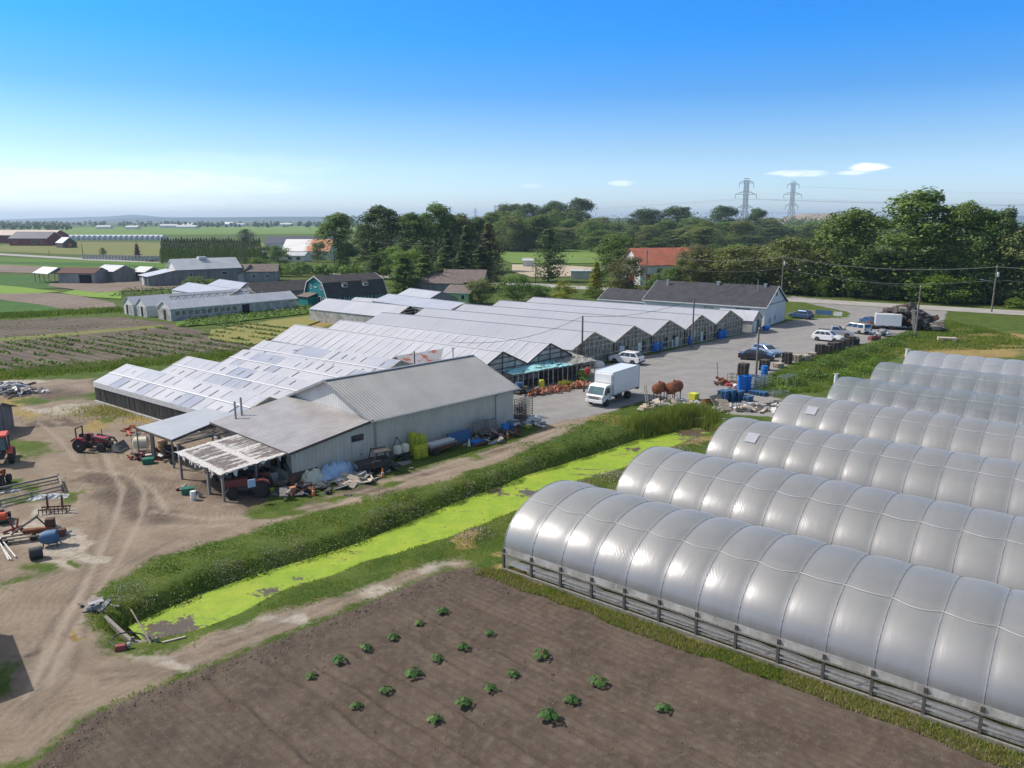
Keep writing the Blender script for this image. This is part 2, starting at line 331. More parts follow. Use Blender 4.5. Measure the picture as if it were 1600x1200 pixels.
def make_ground_material():
    m, t, b = newmat('ground'); pos = t.new('ShaderNodeNewGeometry').outputs['Position']
    A = lambda n: t.attr(n)
    n_big = t.noise(pos, .05, 4); n_mid = t.noise(pos, .45, 5, .6); n_sm = t.noise(pos, 2.6, 6, .65); n_fine = t.noise(pos, 14, 5, .7)
    edge = t.m('MULTIPLY', t.m('SUBTRACT', t.m('ADD', t.m('MULTIPLY', n_sm, .6), t.m('MULTIPLY', n_mid, .6)), .6), 3.)
    # grass
    g = t.mix(t.maprange(n_mid, .35, .68), (.075, .13, .02), (.15, .19, .042))
    g = t.mix(t.maprange(n_sm, .45, .75, 0, .7), g, (.185, .205, .055))
    g = t.mix(t.maprange(n_big, .5, .7, 0, .45), g, (.17, .16, .06))
    g = t.mix(t.maprange(n_fine, .3, .7, 0, .6), t.mix(1., g, (.45, .5, .4), 'MULTIPLY'), g)
    # packed dirt with wheel ruts that follow the edge of the drive
    d = t.mix(t.maprange(n_mid, .3, .7), (.185, .142, .1), (.27, .215, .158))
    d = t.mix(t.maprange(n_sm, .4, .75, 0, .55), d, (.15, .118, .088))
    dy = A('d_yard'); warp = t.m('ADD', dy, t.m('MULTIPLY', n_mid, 1.5))
    rut = t.m('SINE', t.m('MULTIPLY', warp, 5.2)); rut2 = t.m('SINE', t.m('MULTIPLY', t.m('ADD', warp, t.m('ADD', t.m('MULTIPLY', n_big, 1.7), t.m('MULTIPLY', n_sm, .12))), 17.))
    brk = t.maprange(t.noise(pos, .22, 4, .6), .42, .66); brk2 = t.maprange(t.noise(pos, .6, 4, .6), .45, .62)
    d = t.mix(t.m('MULTIPLY', brk, t.maprange(rut, .1, 1., 0, .2)), d, (.31, .255, .19)); d = t.mix(t.m('MULTIPLY', brk2, t.maprange(rut2, .3, 1., 0, .22)), d, (.135, .105, .078)); d = t.mix(t.m('MULTIPLY', t.attr('w_rut'), t.maprange(n_sm, .3, .6, .35, .8)), d, (.125, .098, .075)); d = t.mix(t.m('MULTIPLY', t.attr('w_pass'), t.maprange(n_sm, .3, .6, .4, .85)), d, (.33, .275, .21)); d = t.mix(t.maprange(t.noise(pos, 22, 3, .6), .62, .72, 0, .6), d, (.4, .36, .3))
    d = t.mix(t.maprange(n_fine, .35, .72, 0, .35), d, (.31, .265, .21))
    # tilled soil
    s = t.mix(t.maprange(n_mid, .3, .72), (.078, .058, .044), (.122, .094, .071))
    s = t.mix(t.maprange(n_sm, .42, .75, 0, .55), s, (.17, .138, .112)); qs = t.new('ShaderNodeSeparateXYZ'); t.l.new(t.mapping(pos, rot=(0, 0, R(41))), qs.inputs[0]); s = t.mix(t.m('MULTIPLY', t.maprange(t.m('SINE', t.m('ADD', t.m('MULTIPLY', qs.outputs[1], 16.), t.m('MULTIPLY', n_mid, 5.))), .1, .9, 0, .35), t.maprange(n_big, .4, .6, .4, 1.)), s, (.07, .053, .042))
    s = t.mix(t.maprange(n_fine, .6, .78, 0, .6), s, (.2, .17, .14)); s = t.mix(t.maprange(t.noise(pos, 30, 4, .7), .55, .75, 0, .5), s, (.03, .022, .017))
    # old asphalt
    a = t.mix(t.maprange(n_mid, .3, .7), (.215, .208, .2), (.265, .257, .245)); a = t.mix(t.maprange(n_sm, .5, .8, 0, .35), a, (.19, .185, .18))
    strk = t.noise(t.mapping(pos, rot=(0, 0, R(-46)), sc=(.05, .8, 1)), 1.2, 5, .6)
    a = t.mix(t.maprange(strk, .52, .75, 0, .5), a, (.315, .3, .28)); a = t.mix(t.maprange(t.noise(pos, .16, 3), .55, .72, 0, .4), a, (.2, .195, .19))
    straw = t.mix(t.maprange(n_sm, .35, .65), (.34, .24, .095), (.2, .165, .06)); straw = t.mix(t.maprange(n_mid, .55, .7, 0, .8), straw, (.17, .1, .05))
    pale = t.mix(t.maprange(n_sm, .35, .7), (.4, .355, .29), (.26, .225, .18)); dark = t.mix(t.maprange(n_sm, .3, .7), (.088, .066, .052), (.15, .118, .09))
    col = g
    col = t.mix(t.maprange(t.m('ADD', t.attr('w_straw'), t.m('MULTIPLY', edge, .35)), .3, .62), col, straw)
    f_y = t.maprange(t.m('ADD', dy, edge), -.35, .45)
    dd = t.mix(t.maprange(t.m('ADD', A('w_pale'), t.m('MULTIPLY', edge, .3)), .25, .75), d, pale)
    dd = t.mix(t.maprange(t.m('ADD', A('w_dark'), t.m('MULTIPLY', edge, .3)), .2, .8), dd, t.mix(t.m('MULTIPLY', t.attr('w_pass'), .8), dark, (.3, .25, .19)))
    dd = t.mix(t.maprange(t.m('ADD', A('w_straw'), t.m('MULTIPLY', edge, .4)), .3, .75), dd, straw)
    dd = t.mix(t.maprange(t.m('ADD', A('w_grass'), t.m('MULTIPLY', edge, .5)), .4, .85), dd, g)
    col = t.mix(f_y, col, dd)
    f_s = t.maprange(t.m('ADD', A('d_soil'), t.m('MULTIPLY', edge, .5)), -.15, .3); col = t.mix(f_s, col, s)
    f_l = t.maprange(t.m('ADD', A('d_lot'), t.m('MULTIPLY', edge, .7)), -.3, .3); col = t.mix(f_l, col, a)
    bank = t.maprange(t.m('ADD', A('d_ditch'), t.m('MULTIPLY', edge, .4)), -.9, -.1); col = t.mix(t.m('MULTIPLY', bank, .85), col, t.mix(n_sm, (.03, .042, .012), (.07, .06, .03)))
    t.put(b.inputs['Base Color'], col); b.inputs['Roughness'].default_value = .95; b.inputs['Specular IOR Level'].default_value = .15
    hgt = t.m('ADD', t.m('MULTIPLY', n_sm, .6), t.m('ADD', t.m('MULTIPLY', n_fine, .5), t.m('MULTIPLY', rut2, t.m('MULTIPLY', f_y, .08))))
    k = t.m('SUBTRACT', 1, t.m('MULTIPLY', f_l, .93))
    t.put(b.inputs['Normal'], t.bump(t.m('MULTIPLY', hgt, k), .75, .09)); M['ground'] = m
make_ground_material()
BLOBS = {'w_grass': [(440, 795, 60, 14), (520, 775, 60, 10), (425, 800, 40, 12), (20, 755, 50, 14), (60, 765, 60, 12), (30, 700, 60, 20), (115, 772, 12, 14), (20, 900, 50, 22), (85, 885, 22, 10), (0, 1060, 28, 50), (160, 620, 60, 10), (60, 625, 60, 8), (160, 660, 24, 6), (700, 712, 70, 6), (600, 752, 40, 6), (480, 810, 60, 5), (560, 783, 40, 4), (25, 780, 70, 9)],
         'w_straw': [(190, 640, 40, 13), (225, 655, 25, 10), (150, 665, 40, 8), (40, 645, 30, 10), (20, 628, 40, 8), (300, 575, 40, 5), (1500, 545, 140, 16), (1560, 530, 90, 12), (860, 640, 1, 1), (1000, 660, 70, 9), (965, 655, 60, 8), (720, 840, 50, 10), (780, 870, 25, 12), *[(790 + 42 * i, 898 + 15.6 * i, 40, 9) for i in range(16)], (920, 770, 60, 12), (1010, 720, 60, 14), (1080, 690, 40, 10), (170, 985, 16, 16), (420, 528, 60, 9), (470, 505, 60, 8), (1420, 500, 30, 5)],
         'w_pale': [(110, 640, 45, 7), (60, 640, 30, 6), (110, 850, 30, 26), (70, 830, 60, 22), (140, 870, 35, 14), (60, 885, 45, 12), (70, 795, 40, 10), (300, 1040, 160, 10), (480, 985, 140, 12), (620, 920, 90, 12), (700, 880, 40, 8), (30, 600, 30, 12), (1040, 640, 70, 12), (1210, 590, 30, 9), (1230, 575, 50, 8)],
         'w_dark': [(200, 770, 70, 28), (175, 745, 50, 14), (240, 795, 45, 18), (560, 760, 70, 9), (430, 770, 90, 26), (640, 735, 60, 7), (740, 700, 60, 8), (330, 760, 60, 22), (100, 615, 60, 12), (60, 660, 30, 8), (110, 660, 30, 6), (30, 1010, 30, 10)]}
PASSES = [[(160, 700), (178, 740), (192, 765), (180, 812), (150, 880), (95, 985), (40, 1090)], [(205, 740), (226, 768), (222, 805), (190, 870), (130, 960), (75, 1070)], [(240, 800), (330, 812), (420, 806), (520, 782), (640, 744), (760, 707), (880, 668)], [(250, 822), (340, 822), (440, 812), (540, 784), (660, 748), (780, 713), (900, 664)], [(120, 735), (180, 738), (215, 748), (240, 764), (262, 800)], [(60, 660), (95, 690), (120, 720)]]
RUTS = [[(125, 700), (150, 760), (158, 820), (120, 920), (60, 1010), (0, 1090)], [(150, 700), (172, 760), (176, 830), (140, 930), (85, 1030), (30, 1110)], [(300, 850), (200, 900), (140, 970), (110, 1060), (40, 1130)], [(280, 840), (180, 890), (118, 970), (90, 1050), (10, 1130)], [(140, 1050), (260, 1040), (420, 985), (560, 925), (690, 880)], [(160, 1062), (280, 1050), (440, 992), (580, 932), (700, 886)], [(500, 788), (620, 752), (720, 720), (860, 676)], [(30, 640), (80, 680), (110, 705)]]
def make_ground():
    al = np.concatenate([np.arange(-180, -52, 4.), np.arange(-52, -40, .8), np.arange(-40, 40, .17), np.arange(40, 52, .8), np.arange(52, 180.1, 4.)])
    rr = np.concatenate([[.5, 6, 12, 16], np.geomspace(18, 400, 400), np.geomspace(415, 13000, 46)])
    al = al[:-1]; na, nr = len(al), len(rr)
    ra, rad = np.meshgrid(np.radians(al), rr, indexing='ij'); P = np.stack([(rad * np.sin(ra)).ravel(), (rad * np.cos(ra)).ravel()], 1)
    at = {'d_yard': sdf(P, YARD), 'd_soil': sdf(P, SOIL), 'd_lot': sdf(P, LOT), 'd_ditch': sdf(P, DITCH)}
    for k, l in BLOBS.items():
        w = np.zeros(len(P))
        for px, py, wx, wy in l:
            c = G(px, py); ax = (G(px + wx, py) - c).xy; ay = (G(px, py - wy) - c).xy; mt = np.linalg.inv(np.array([[ax.x, ay.x], [ax.y, ay.y]]))
            q = (P + np.stack([vnoise(P, 2.2, 11) + .5 * vnoise(P, .8, 12), vnoise(P, 2.2, 13) + .5 * vnoise(P, .8, 14)], 1) * 2.6 - np.array(c.xy)) @ mt.T; w = np.maximum(w, np.exp(-(q * q).sum(1) * 1.1))
        at[k] = w
    for k, ls, wd in (('w_pass', PASSES, .2), ('w_rut', RUTS, .16)):
        w = np.zeros(len(P)); nz = vnoise(P, 1.4, 17) * .25
        for l in ls:
            q = W(l); d2 = np.full(len(P), 1e9)
            for a_, b_ in zip(q, q[1:]):
                e = b_ - a_; v = P - a_; t_ = np.clip((v @ e) / (e @ e), 0, 1); r_ = v - t_[:, None] * e; d2 = np.minimum(d2, np.sqrt((r_ * r_).sum(1)))
            w = np.maximum(w, np.exp(-((d2 + nz) / wd) ** 2))
        at[k] = w
    z = height(P, at['d_ditch'], at['d_soil']); z[rad.ravel() > 300] = 0
    V = np.column_stack([P, z]).astype(np.float32)
    i, j = np.meshgrid(np.arange(na), np.arange(nr - 1), indexing='ij'); i2 = (i + 1) % na
    Q = np.stack([i * nr + j, i * nr + j + 1, i2 * nr + j + 1, i2 * nr + j], -1).reshape(-1, 4)
    cen = {k: at[k][Q].mean(1) for k in ('d_yard', 'd_soil', 'd_lot', 'd_ditch')}
    zone = np.zeros(len(Q), int)
    zone[cen['d_yard'] > 0] = 1; zone[cen['d_soil'] > 0] = 2; zone[cen['d_lot'] > 0] = 3; zone[cen['d_ditch'] > -1.2] = 4
    for k, name in enumerate(('grass_ground', 'dirt_yard', 'soil_field', 'parking_lot', 'ditch_bank')):
        q = Q[zone == k]; u, inv = np.unique(q, return_inverse=True); q = inv.reshape(-1, 4)
        me = bpy.data.meshes.new(name); me.vertices.add(len(u)); me.vertices.foreach_set('co', V[u].ravel())
        me.loops.add(len(q) * 4); me.loops.foreach_set('vertex_index', q.ravel().astype(np.int32)); me.polygons.add(len(q))
        me.polygons.foreach_set('loop_start', np.arange(0, len(q) * 4, 4, dtype=np.int32)); me.polygons.foreach_set('loop_total', np.full(len(q), 4, np.int32))
        me.update(calc_edges=True); me.polygons.foreach_set('use_smooth', np.ones(len(q), bool))
        for a, v in at.items():
            t = me.attributes.new(a, 'FLOAT', 'POINT'); t.data.foreach_set('value', v[u].astype(np.float32))
        me.materials.append(M['ground']); o = bpy.data.objects.new(name, me); C.objects.link(o); tag(o, kind='structure')
make_ground()

def sheet(name, pts, z, mat, kind='structure', px=True, n=1):
    """a flat patch of ground, its corners given in order"""
    P = [(*G(a, b)[:2], z) for a, b in pts] if px else [(*p[:2], z) for p in pts]
    return tag(MB().poly(P).build(name, mat), kind=kind)
# water of the ditch, thick with duckweed
def make_water():
    m, t, b = newmat('duckweed'); pos = t.new('ShaderNodeNewGeometry').outputs['Position']
    n = t.noise(pos, .9, 6, .62); n2 = t.noise(pos, 5, 5, .7); n3 = t.noise(t.mapping(pos, rot=(0, 0, R(-45)), sc=(.5, 1.6, 1)), .55, 4, .6, dist=.6)
    c = t.mix(t.maprange(n, .3, .7), (.19, .3, .012), (.28, .38, .018)); c = t.mix(t.maprange(n2, .42, .75, 0, .6), c, (.12, .21, .014)); c = t.mix(t.maprange(t.noise(pos, .35, 4, .6), .5, .7, 0, .6), c, (.3, .34, .03)); c = t.mix(t.maprange(t.noise(pos, 16, 4, .7), .58, .75, 0, .55), c, (.09, .14, .015))
    hole = t.maprange(t.m('ADD', n3, t.m('MULTIPLY', t.m('SUBTRACT', n2, .5), .4)), .64, .72)
    hole = t.m('MAXIMUM', hole, t.maprange(t.m('ADD', t.attr('open_water'), t.m('MULTIPLY', t.m('SUBTRACT', t.m('ADD', n, n2), 1.), 2.2)), .4, .56))
    c = t.mix(hole, c, t.mix(n2, (.075, .05, .042), (.11, .085, .05))); t.put(b.inputs['Base Color'], c); t.put(b.inputs['Roughness'], t.m('SUBTRACT', .75, t.m('MULTIPLY', hole, .4)))
    t.put(b.inputs['Normal'], t.bump(t.m('MULTIPLY', n2, t.m('SUBTRACT', 1, hole)), .3, .02)); M['duckweed'] = m
    P = np.array([[p.x, p.y] for p in (G(a, b, WZ) for a, b in UPPER)]); Q = np.array([[p.x, p.y] for p in (G(a, b, WZ) for a, b in LOWER)])[::-1]
    V, Fc, ow = [], [], []; n, k = 90, 10
    s = np.linspace(0, 1, n); ip = lambda A: np.stack([np.interp(s, np.linspace(0, 1, len(A)), A[:, i]) for i in (0, 1)], 1)
    a, b_ = ip(P), ip(Q)
    blobs = [(G(255, 990, WZ), 1.6), (G(420, 923, WZ), .6), (G(465, 902, WZ), .55), (G(775, 768, WZ), 1.0), (G(825, 772, WZ), .8), (G(1085, 676, WZ), 2.6), (G(990, 702, WZ), .8), (G(475, 905, WZ), .4), (G(290, 973, WZ), .5)]
    for i in range(n):
        for j in range(k + 1):
            f = -.35 + 1.7 * j / k; p = a[i] * (1 - f) + b_[i] * f; V.append((p[0], p[1], WZ)); ow.append(max(math.exp(-((p[0] - c.x) ** 2 + (p[1] - c.y) ** 2) / (r * r)) for c, r in blobs))
    for i in range(n - 1):
        for j in range(k): o = i * (k + 1) + j; Fc.append((o, o + 1, o + k + 2, o + k + 1))
    me = bpy.data.meshes.new('ditch_water'); me.from_pydata(V, [], Fc); me.materials.append(M['duckweed'])
    t_ = me.attributes.new('open_water', 'FLOAT', 'POINT'); t_.data.foreach_set('value', ow)
    o = bpy.data.objects.new('ditch_water', me); C.objects.link(o); tag(o, kind='structure')
make_water()

# the public road, dead straight from the right edge to the far left
RD = Vector((-.8176, .5758, 0)); RN = Vector((.5758, .8176, 0)); R0 = Vector((104, 160, 0))
pm('road_asphalt', (.36, .35, .335), (.29, .285, .275), .25, .9, streak=(1, 1, 1))
pm('shoulder_gravel', (.4, .36, .3), (.3, .28, .22), .6, .95)
def strip(name, a, b, off, w, z, mat, n=40):
    mb = MB()
    for i in range(n):
        p = R0 + RD * (a + (b - a) * i / n); q = R0 + RD * (a + (b - a) * (i + 1) / n)
        mb.add([tuple(p + RN * (off - w / 2) + Vector((0, 0, z))), tuple(q + RN * (off - w / 2) + Vector((0, 0, z))), tuple(q + RN * (off + w / 2) + Vector((0, 0, z))), tuple(p + RN * (off + w / 2) + Vector((0, 0, z)))], [(0, 1, 2, 3)])
    return tag(mb.build(name, mat), kind='structure')
strip('road_shoulder', -90, 700, 0, 9.5, .07, 'shoulder_gravel'); strip('road', -90, 700, 0, 7.2, .09, 'road_asphalt')
pm('lane_yellow', (.6, .42, .05), (.45, .35, .1), .5, .8)
strip('lane_marking', -90, 500, 0, .16, .1, 'lane_yellow')
# parking bay lines, worn
pm('worn_line', (.55, .54, .52), (.36, .35, .34), 1.2, .9)
mb = MB()
bay = G(1160, 521) - G(960, 568); bay.normalize(); bq = Vector((bay.y, -bay.x, 0))
o0 = G(965, 567)
for i in range(22):
    p = o0 + bay * (4 + i * 2.75) + bq * 1.2; L = 4.4
    if i in (3, 9, 17): continue
    mb.add([tuple(p + Vector((0, 0, .06))), tuple(p + bq * L + Vector((0, 0, .06))), tuple(p + bq * L + bay * .13 + Vector((0, 0, .06))), tuple(p + bay * .13 + Vector((0, 0, .06)))], [(0, 1, 2, 3)])
tag(mb.build('parking_lines', 'worn_line'), kind='structure')
# ------------------------------------------------------------------ buildings
def opening(root, side, a, z, w, h, L, Wd, kind='window', frame='white_paint', pane='dark_glass'):
    """a window or door set 2-6 cm proud of the wall; side f b l r"""
    def P(u, k, dz): return (u, -k, dz) if side == 'f' else (u, Wd + k, dz) if side == 'b' else (-k, u, dz) if side == 'l' else (L + k, u, dz)
    def plate(u0, u1, z0, z1, k0, k1):
        p, q = P(u0, k0, z0), P(u1, k1, z1); return tuple((i + j) / 2 for i, j in zip(p, q)), tuple(abs(i - j) for i, j in zip(p, q))
    if kind == 'door':
        o = MB(); o.box(*plate(a - w / 2, a + w / 2, z, z + h, .0, .05)); return o.build('door', pane, root)
    f = MB(); e = .09
    for q in ((a - w / 2 - e, a - w / 2, z - e, z + h + e), (a + w / 2, a + w / 2 + e, z - e, z + h + e), (a - w / 2, a + w / 2, z - e, z), (a - w / 2, a + w / 2, z + h, z + h + e)): f.box(*plate(*q, .0, .06))
    fr = f.build('window', frame, root)
    g = MB(); g.box(*plate(a - w / 2, a + w / 2, z, z + h, .0, .03)); g.build('pane', pane, fr); return fr
def gable(name, label, cat, o, rz, L, Wd, eave, ridge, wall, roof, over=.35, t=.1, opens=(), gmat=None, fascia=None, group=None, skirt=None, hip=0):
    r = thing(name, label, cat, (o[0], o[1], 0), rz, group)
    w = MB(); w.box((L / 2, Wd / 2, eave / 2), (L, Wd, eave)); w.build('wall', wall, r)
    if not hip:
        for x in (0, L - .08):
            g = MB(); g.prism([(0, eave), (Wd, eave), (Wd / 2, ridge)], x, x + .08, 'YZ'); g.build('gable_wall', gmat or wall, r)
    sl = (ridge - eave) / (Wd / 2); ro = MB(); ze = eave - over * sl + t; zr = ridge + t
    x0, x1 = -over, L + over
    a, b = ((x0, -over, ze), (x1, -over, ze)); c, d = ((x1, Wd / 2, zr), (x0, Wd / 2, zr)); e, f = ((x1, Wd + over, ze), (x0, Wd + over, ze))
    if hip:
        c = (x1 - hip, Wd / 2, zr); d = (x0 + hip, Wd / 2, zr)
        ro.slab([a, b, c, d], t); ro.slab([e, f, d, c], t); ro.slab([b, e, c], t); ro.slab([f, a, d], t)
    else: ro.slab([a, b, c, d], t); ro.slab([e, f, d, c], t)
    ro.build('roof', roof, r)
    if fascia:
        fb = MB()
        for x in (x0 - .03, x1 + .03):
            for y0, y1 in ((-over, Wd / 2), (Wd + over, Wd / 2)): fb.beam((x, y0, ze - t * .5), (x, y1, zr - t * .5), .05, .2)
        fb.beam((x0, -over - .03, ze - t * .6), (x1, -over - .03, ze - t * .6), .05, .18); fb.build('fascia', fascia, r)
    for q in opens: opening(r, *q[:5], L, Wd, *q[5:])
    return r

# ---- the big grey barn with its shed extension
BA = (-11.05, 58.7); BR = R(46)
def make_barn():
    L, Wd, ev, rg = 16.1, 12.0, 3.6, 5.8
    r = thing('barn', 'long grey metal clad barn with ribbed roof beside the dirt track', 'barn', (*BA, 0), BR)
    w = MB(); w.box((L / 2, Wd / 2, ev / 2), (L, Wd, ev)); w.build('wall', 'barn_wall', r)
    g = MB(); g.prism([(0, ev), (Wd, ev), (Wd / 2, rg)], -.05, .05, 'YZ'); g.build('gable_wall', 'gable_wall', r)
    g = MB(); g.prism([(0, ev), (Wd, ev), (Wd / 2, rg)], L - .05, L + .05, 'YZ'); g.build('gable_wall', 'gable_wall', r)
    for s in (0, 1):
        ro = MB(); y0 = -.35 if s == 0 else Wd + .35; ze = ev - .35 * (rg - ev) / 6
        ro.slab([(-.4, y0, ze + .1), (L + .4, y0, ze + .1), (L + .4, 6, rg + .1), (-.4, 6, rg + .1)], .07); ro.build('roof', 'barn_roof', r)
    c = MB(); c.beam((-.42, 6, rg + .12), (L + .42, 6, rg + .12), .35, .06)
    c.build('ridge_cap', 'grey_metal', r)
    f = MB()
    for x in (-.43, L + .43):
        f = MB()
        for y0 in (-.37, Wd + .37): f.beam((x, y0, ev - .12), (x, 6, rg + .06), .05, .2)
        f.build('rake_trim', 'grey_metal', r)
    gt = MB(); gt.beam((-.4, -.45, ev - .1), (L + .4, -.45, ev - .1), .14, .12); gt.build('gutter', 'galvanised', r)
    for x in (.25, 13.7):
        d = MB(); d.tube([(x, -.42, ev - .15), (x, -.09, ev - .4), (x, -.09, .1)], .055, 8); d.build('downspout', 'galvanised', r)
    # the lower shed extension in front of the gable
    X = -7.2; zl = 2.5
    ex = MB()
    ex.add([(X, 0, 0), (0, 0, 0), (0, 0, ev - .12), (X, 0, zl - .1)], [(0, 1, 2, 3)]); ex.add([(X, 12, 0), (0, 12, 0), (0, 12, ev - .12), (X, 12, zl - .1)], [(3, 2, 1, 0)])
    ex.add([(X, 5.5, 0), (X, 12, 0), (X, 12, zl - .1), (X, 5.5, zl - .1)], [(0, 1, 2, 3)]); ex.add([(X, 0, 0), (X, 5.5, 0), (X, 5.5, zl - .1), (X, 0, zl - .1)], [(0, 1, 2, 3)])
    ex.build('extension_wall', 'barn_wall', r)
    ro = MB(); ro.slab([(X - .35, -.3, zl + .0), (-.06, -.3, ev + .0), (-.06, 12.3, ev + .0), (X - .35, 12.3, zl + .0)], .07); ro.build('extension_roof', 'lean_roof', r)
    f = MB(); f.beam((X - .38, -.33, zl - .06), (-.05, -.33, ev - .06), .05, .2); f.beam((X - .38, -.33, zl - .06), (X - .38, 12.3, zl - .06), .05, .18); f.build('eave_trim', 'dark_metal', r)
    d = MB(); d.box((-1.55, -.03, 1.0), (.95, .07, 2.0)); dr = d.build('door', 'barn_wall', r); MB().box((-1.2, -.08, 1.0), (.05, .06, .14)).build('handle', 'dark_metal', dr)
    wn = MB(); wn.box((-1.45, -.03, 2.36), (1.1, .08, .5)); fr = wn.build('window', 'dark_metal', r)
    pn = MB(); pn.box((-1.72, -.06, 2.36), (.44, .06, .38)); pn.box((-1.18, -.06, 2.36), (.44, .06, .38)); pn.build('pane', 'dark_glass', fr)
    for y in (1.2, 2.5): opening(r, 'l', y, .9, .9, 1.0, 0, Wd, 'window', 'grey_wood').location.x = X
    for i, (x, y, h) in enumerate(((-5.2, 11.3, .9), (-5.9, 11.0, .7))):
        s = MB(); s.tube([(x, y, zl), (x, y, zl + 1.0 + h)], .09, 10); s.build('flue_pipe', 'grey_metal', r)
    return r
make_barn()
# ---- the lean-to porch with tattered white sheeting
m_, t_, b_ = newmat('white_rust'); _p = t_.new('ShaderNodeTexCoord').outputs['Object']; _s = t_.new('ShaderNodeSeparateXYZ'); t_.l.new(_p, _s.inputs[0]); _n = t_.noise(_p, .35, 5, .65)
t_.put(b_.inputs['Base Color'], t_.mix(t_.maprange(t_.m('ADD', _s.outputs[0], t_.m('MULTIPLY', _n, 10.)), 15.5, 18.), (.74, .72, .68), (.5, .2, .1))); b_.inputs['Roughness'].default_value = .6; M['white_rust'] = m_
def tattered():
    m, t, b = newmat('tattered_sheet'); pos = t.new('ShaderNodeTexCoord').outputs['Object']
    a = t.noise(t.mapping(pos, sc=(.28, 2.1, 1)), 1.5, 5, .65); bl = t.noise(pos, .42, 3); n = t.noise(pos, 5, 5, .7)
    f = t.maprange(t.m('ADD', t.m('MULTIPLY', a, .8), t.m('MULTIPLY', bl, .5)), .55, .63)
    ed = t.new('ShaderNodeSeparateXYZ'); t.l.new(pos, ed.inputs[0])
    for k, (c, w) in ((0, (2.6, .35)), (0, (.1, .4)), (1, (.15, .3)), (1, (3.6, .25)), (1, (7.0, .3))):
        e = t.m('ABSOLUTE', t.m('SUBTRACT', ed.outputs[k], c)); e = t.m('ADD', e, t.m('MULTIPLY', t.m('SUBTRACT', n, .5), .5)); f = t.m('MULTIPLY', f, t.maprange(e, w * .6, w))
    col = t.mix(f, t.mix(n, (.56, .54, .51), (.4, .385, .36)), t.mix(n, (.09, .075, .065), (.17, .14, .12)))
    t.put(b.inputs['Base Color'], col); b.inputs['Roughness'].default_value = .75; t.put(b.inputs['Normal'], t.bump(t.m('ADD', n, f), .6, .04)); M['tattered_sheet'] = m
tattered()
def make_porch():
    o = Vector((-19.8, 49.85, 0)); r = thing('open_shed', 'open timber shed with tattered white roof sheeting on posts', 'shed', o, BR)
    Lx, Wy = 5.6, 7.1
    z = lambda x: 2.08 + .42 * x / Lx
    # rafter deck
    d = MB()
    for y in np.linspace(.1, Wy - .1, 8): d.beam((0, y, z(0) - .12), (Lx, y, z(Lx) - .12), .07, .14)
    for x in (.15, Lx * .5, Lx - .1): d.beam((x, 0, z(x) - .27), (x, Wy, z(x) - .27), .1, .16)
    d.build('rafters', 'grey_wood', r)
    n, k = 26, 30; s = MB(); vs = []
    for i in range(n + 1):
        for j in range(k + 1):
            x, y = -.15 + (Lx + .2) * i / n, -.2 + (Wy + .4) * j / k
            vs.append((x + (rnd.uniform(-.12, .12) if i in (0, n) else 0), y + (rnd.uniform(-.14, .14) if j in (0, k) else 0), z(x) + rnd.uniform(-.015, .03)))
    s.add(vs, [(i * (k + 1) + j, (i + 1) * (k + 1) + j, (i + 1) * (k + 1) + j + 1, i * (k + 1) + j + 1) for i in range(n) for j in range(k)])
    s.build('roof_sheet', 'tattered_sheet', r)
    fl = MB()
    for q in range(26):
        if q < 16: x, y, dx, dy = -.16, rnd.uniform(0, Wy), 0, rnd.uniform(.1, .4)
        else: x, y, dx, dy = rnd.uniform(0, Lx), -.22, rnd.uniform(.1, .35), 0
        l = rnd.uniform(.1, .45); zz = z(x); fl = MB()
        fl.slab([(x, y, zz), (x + dx, y + dy, zz), (x + dx * .8 - .03, y + dy * .8 - .02, zz - l), (x + .02, y + .02, zz - l * .6)], .012); fl.build('torn_flap', 'foil_sheet', r)
    for x, y, w in ((.1, .1, .15), (.1, 2.3, .17), (.12, 2.55, .1), (.1, 6.9, .16), (1.9, 6.95, .1), (3.2, 7.0, .1), (2.6, .15, .12), (5.4, 3.5, .13)):
        p = MB(); p.beam((x, y, 0), (x, y, z(x) - .1), w); p.build('post', 'grey_wood', r)
    for q in range(2):
        b = MB(); b.beam((.1, .12 if q == 0 else 2.3, 1.4), (.1, .9 if q == 0 else 1.5, z(0) - .15), .08); b.build('brace', 'grey_wood', r)
    return r
make_porch()
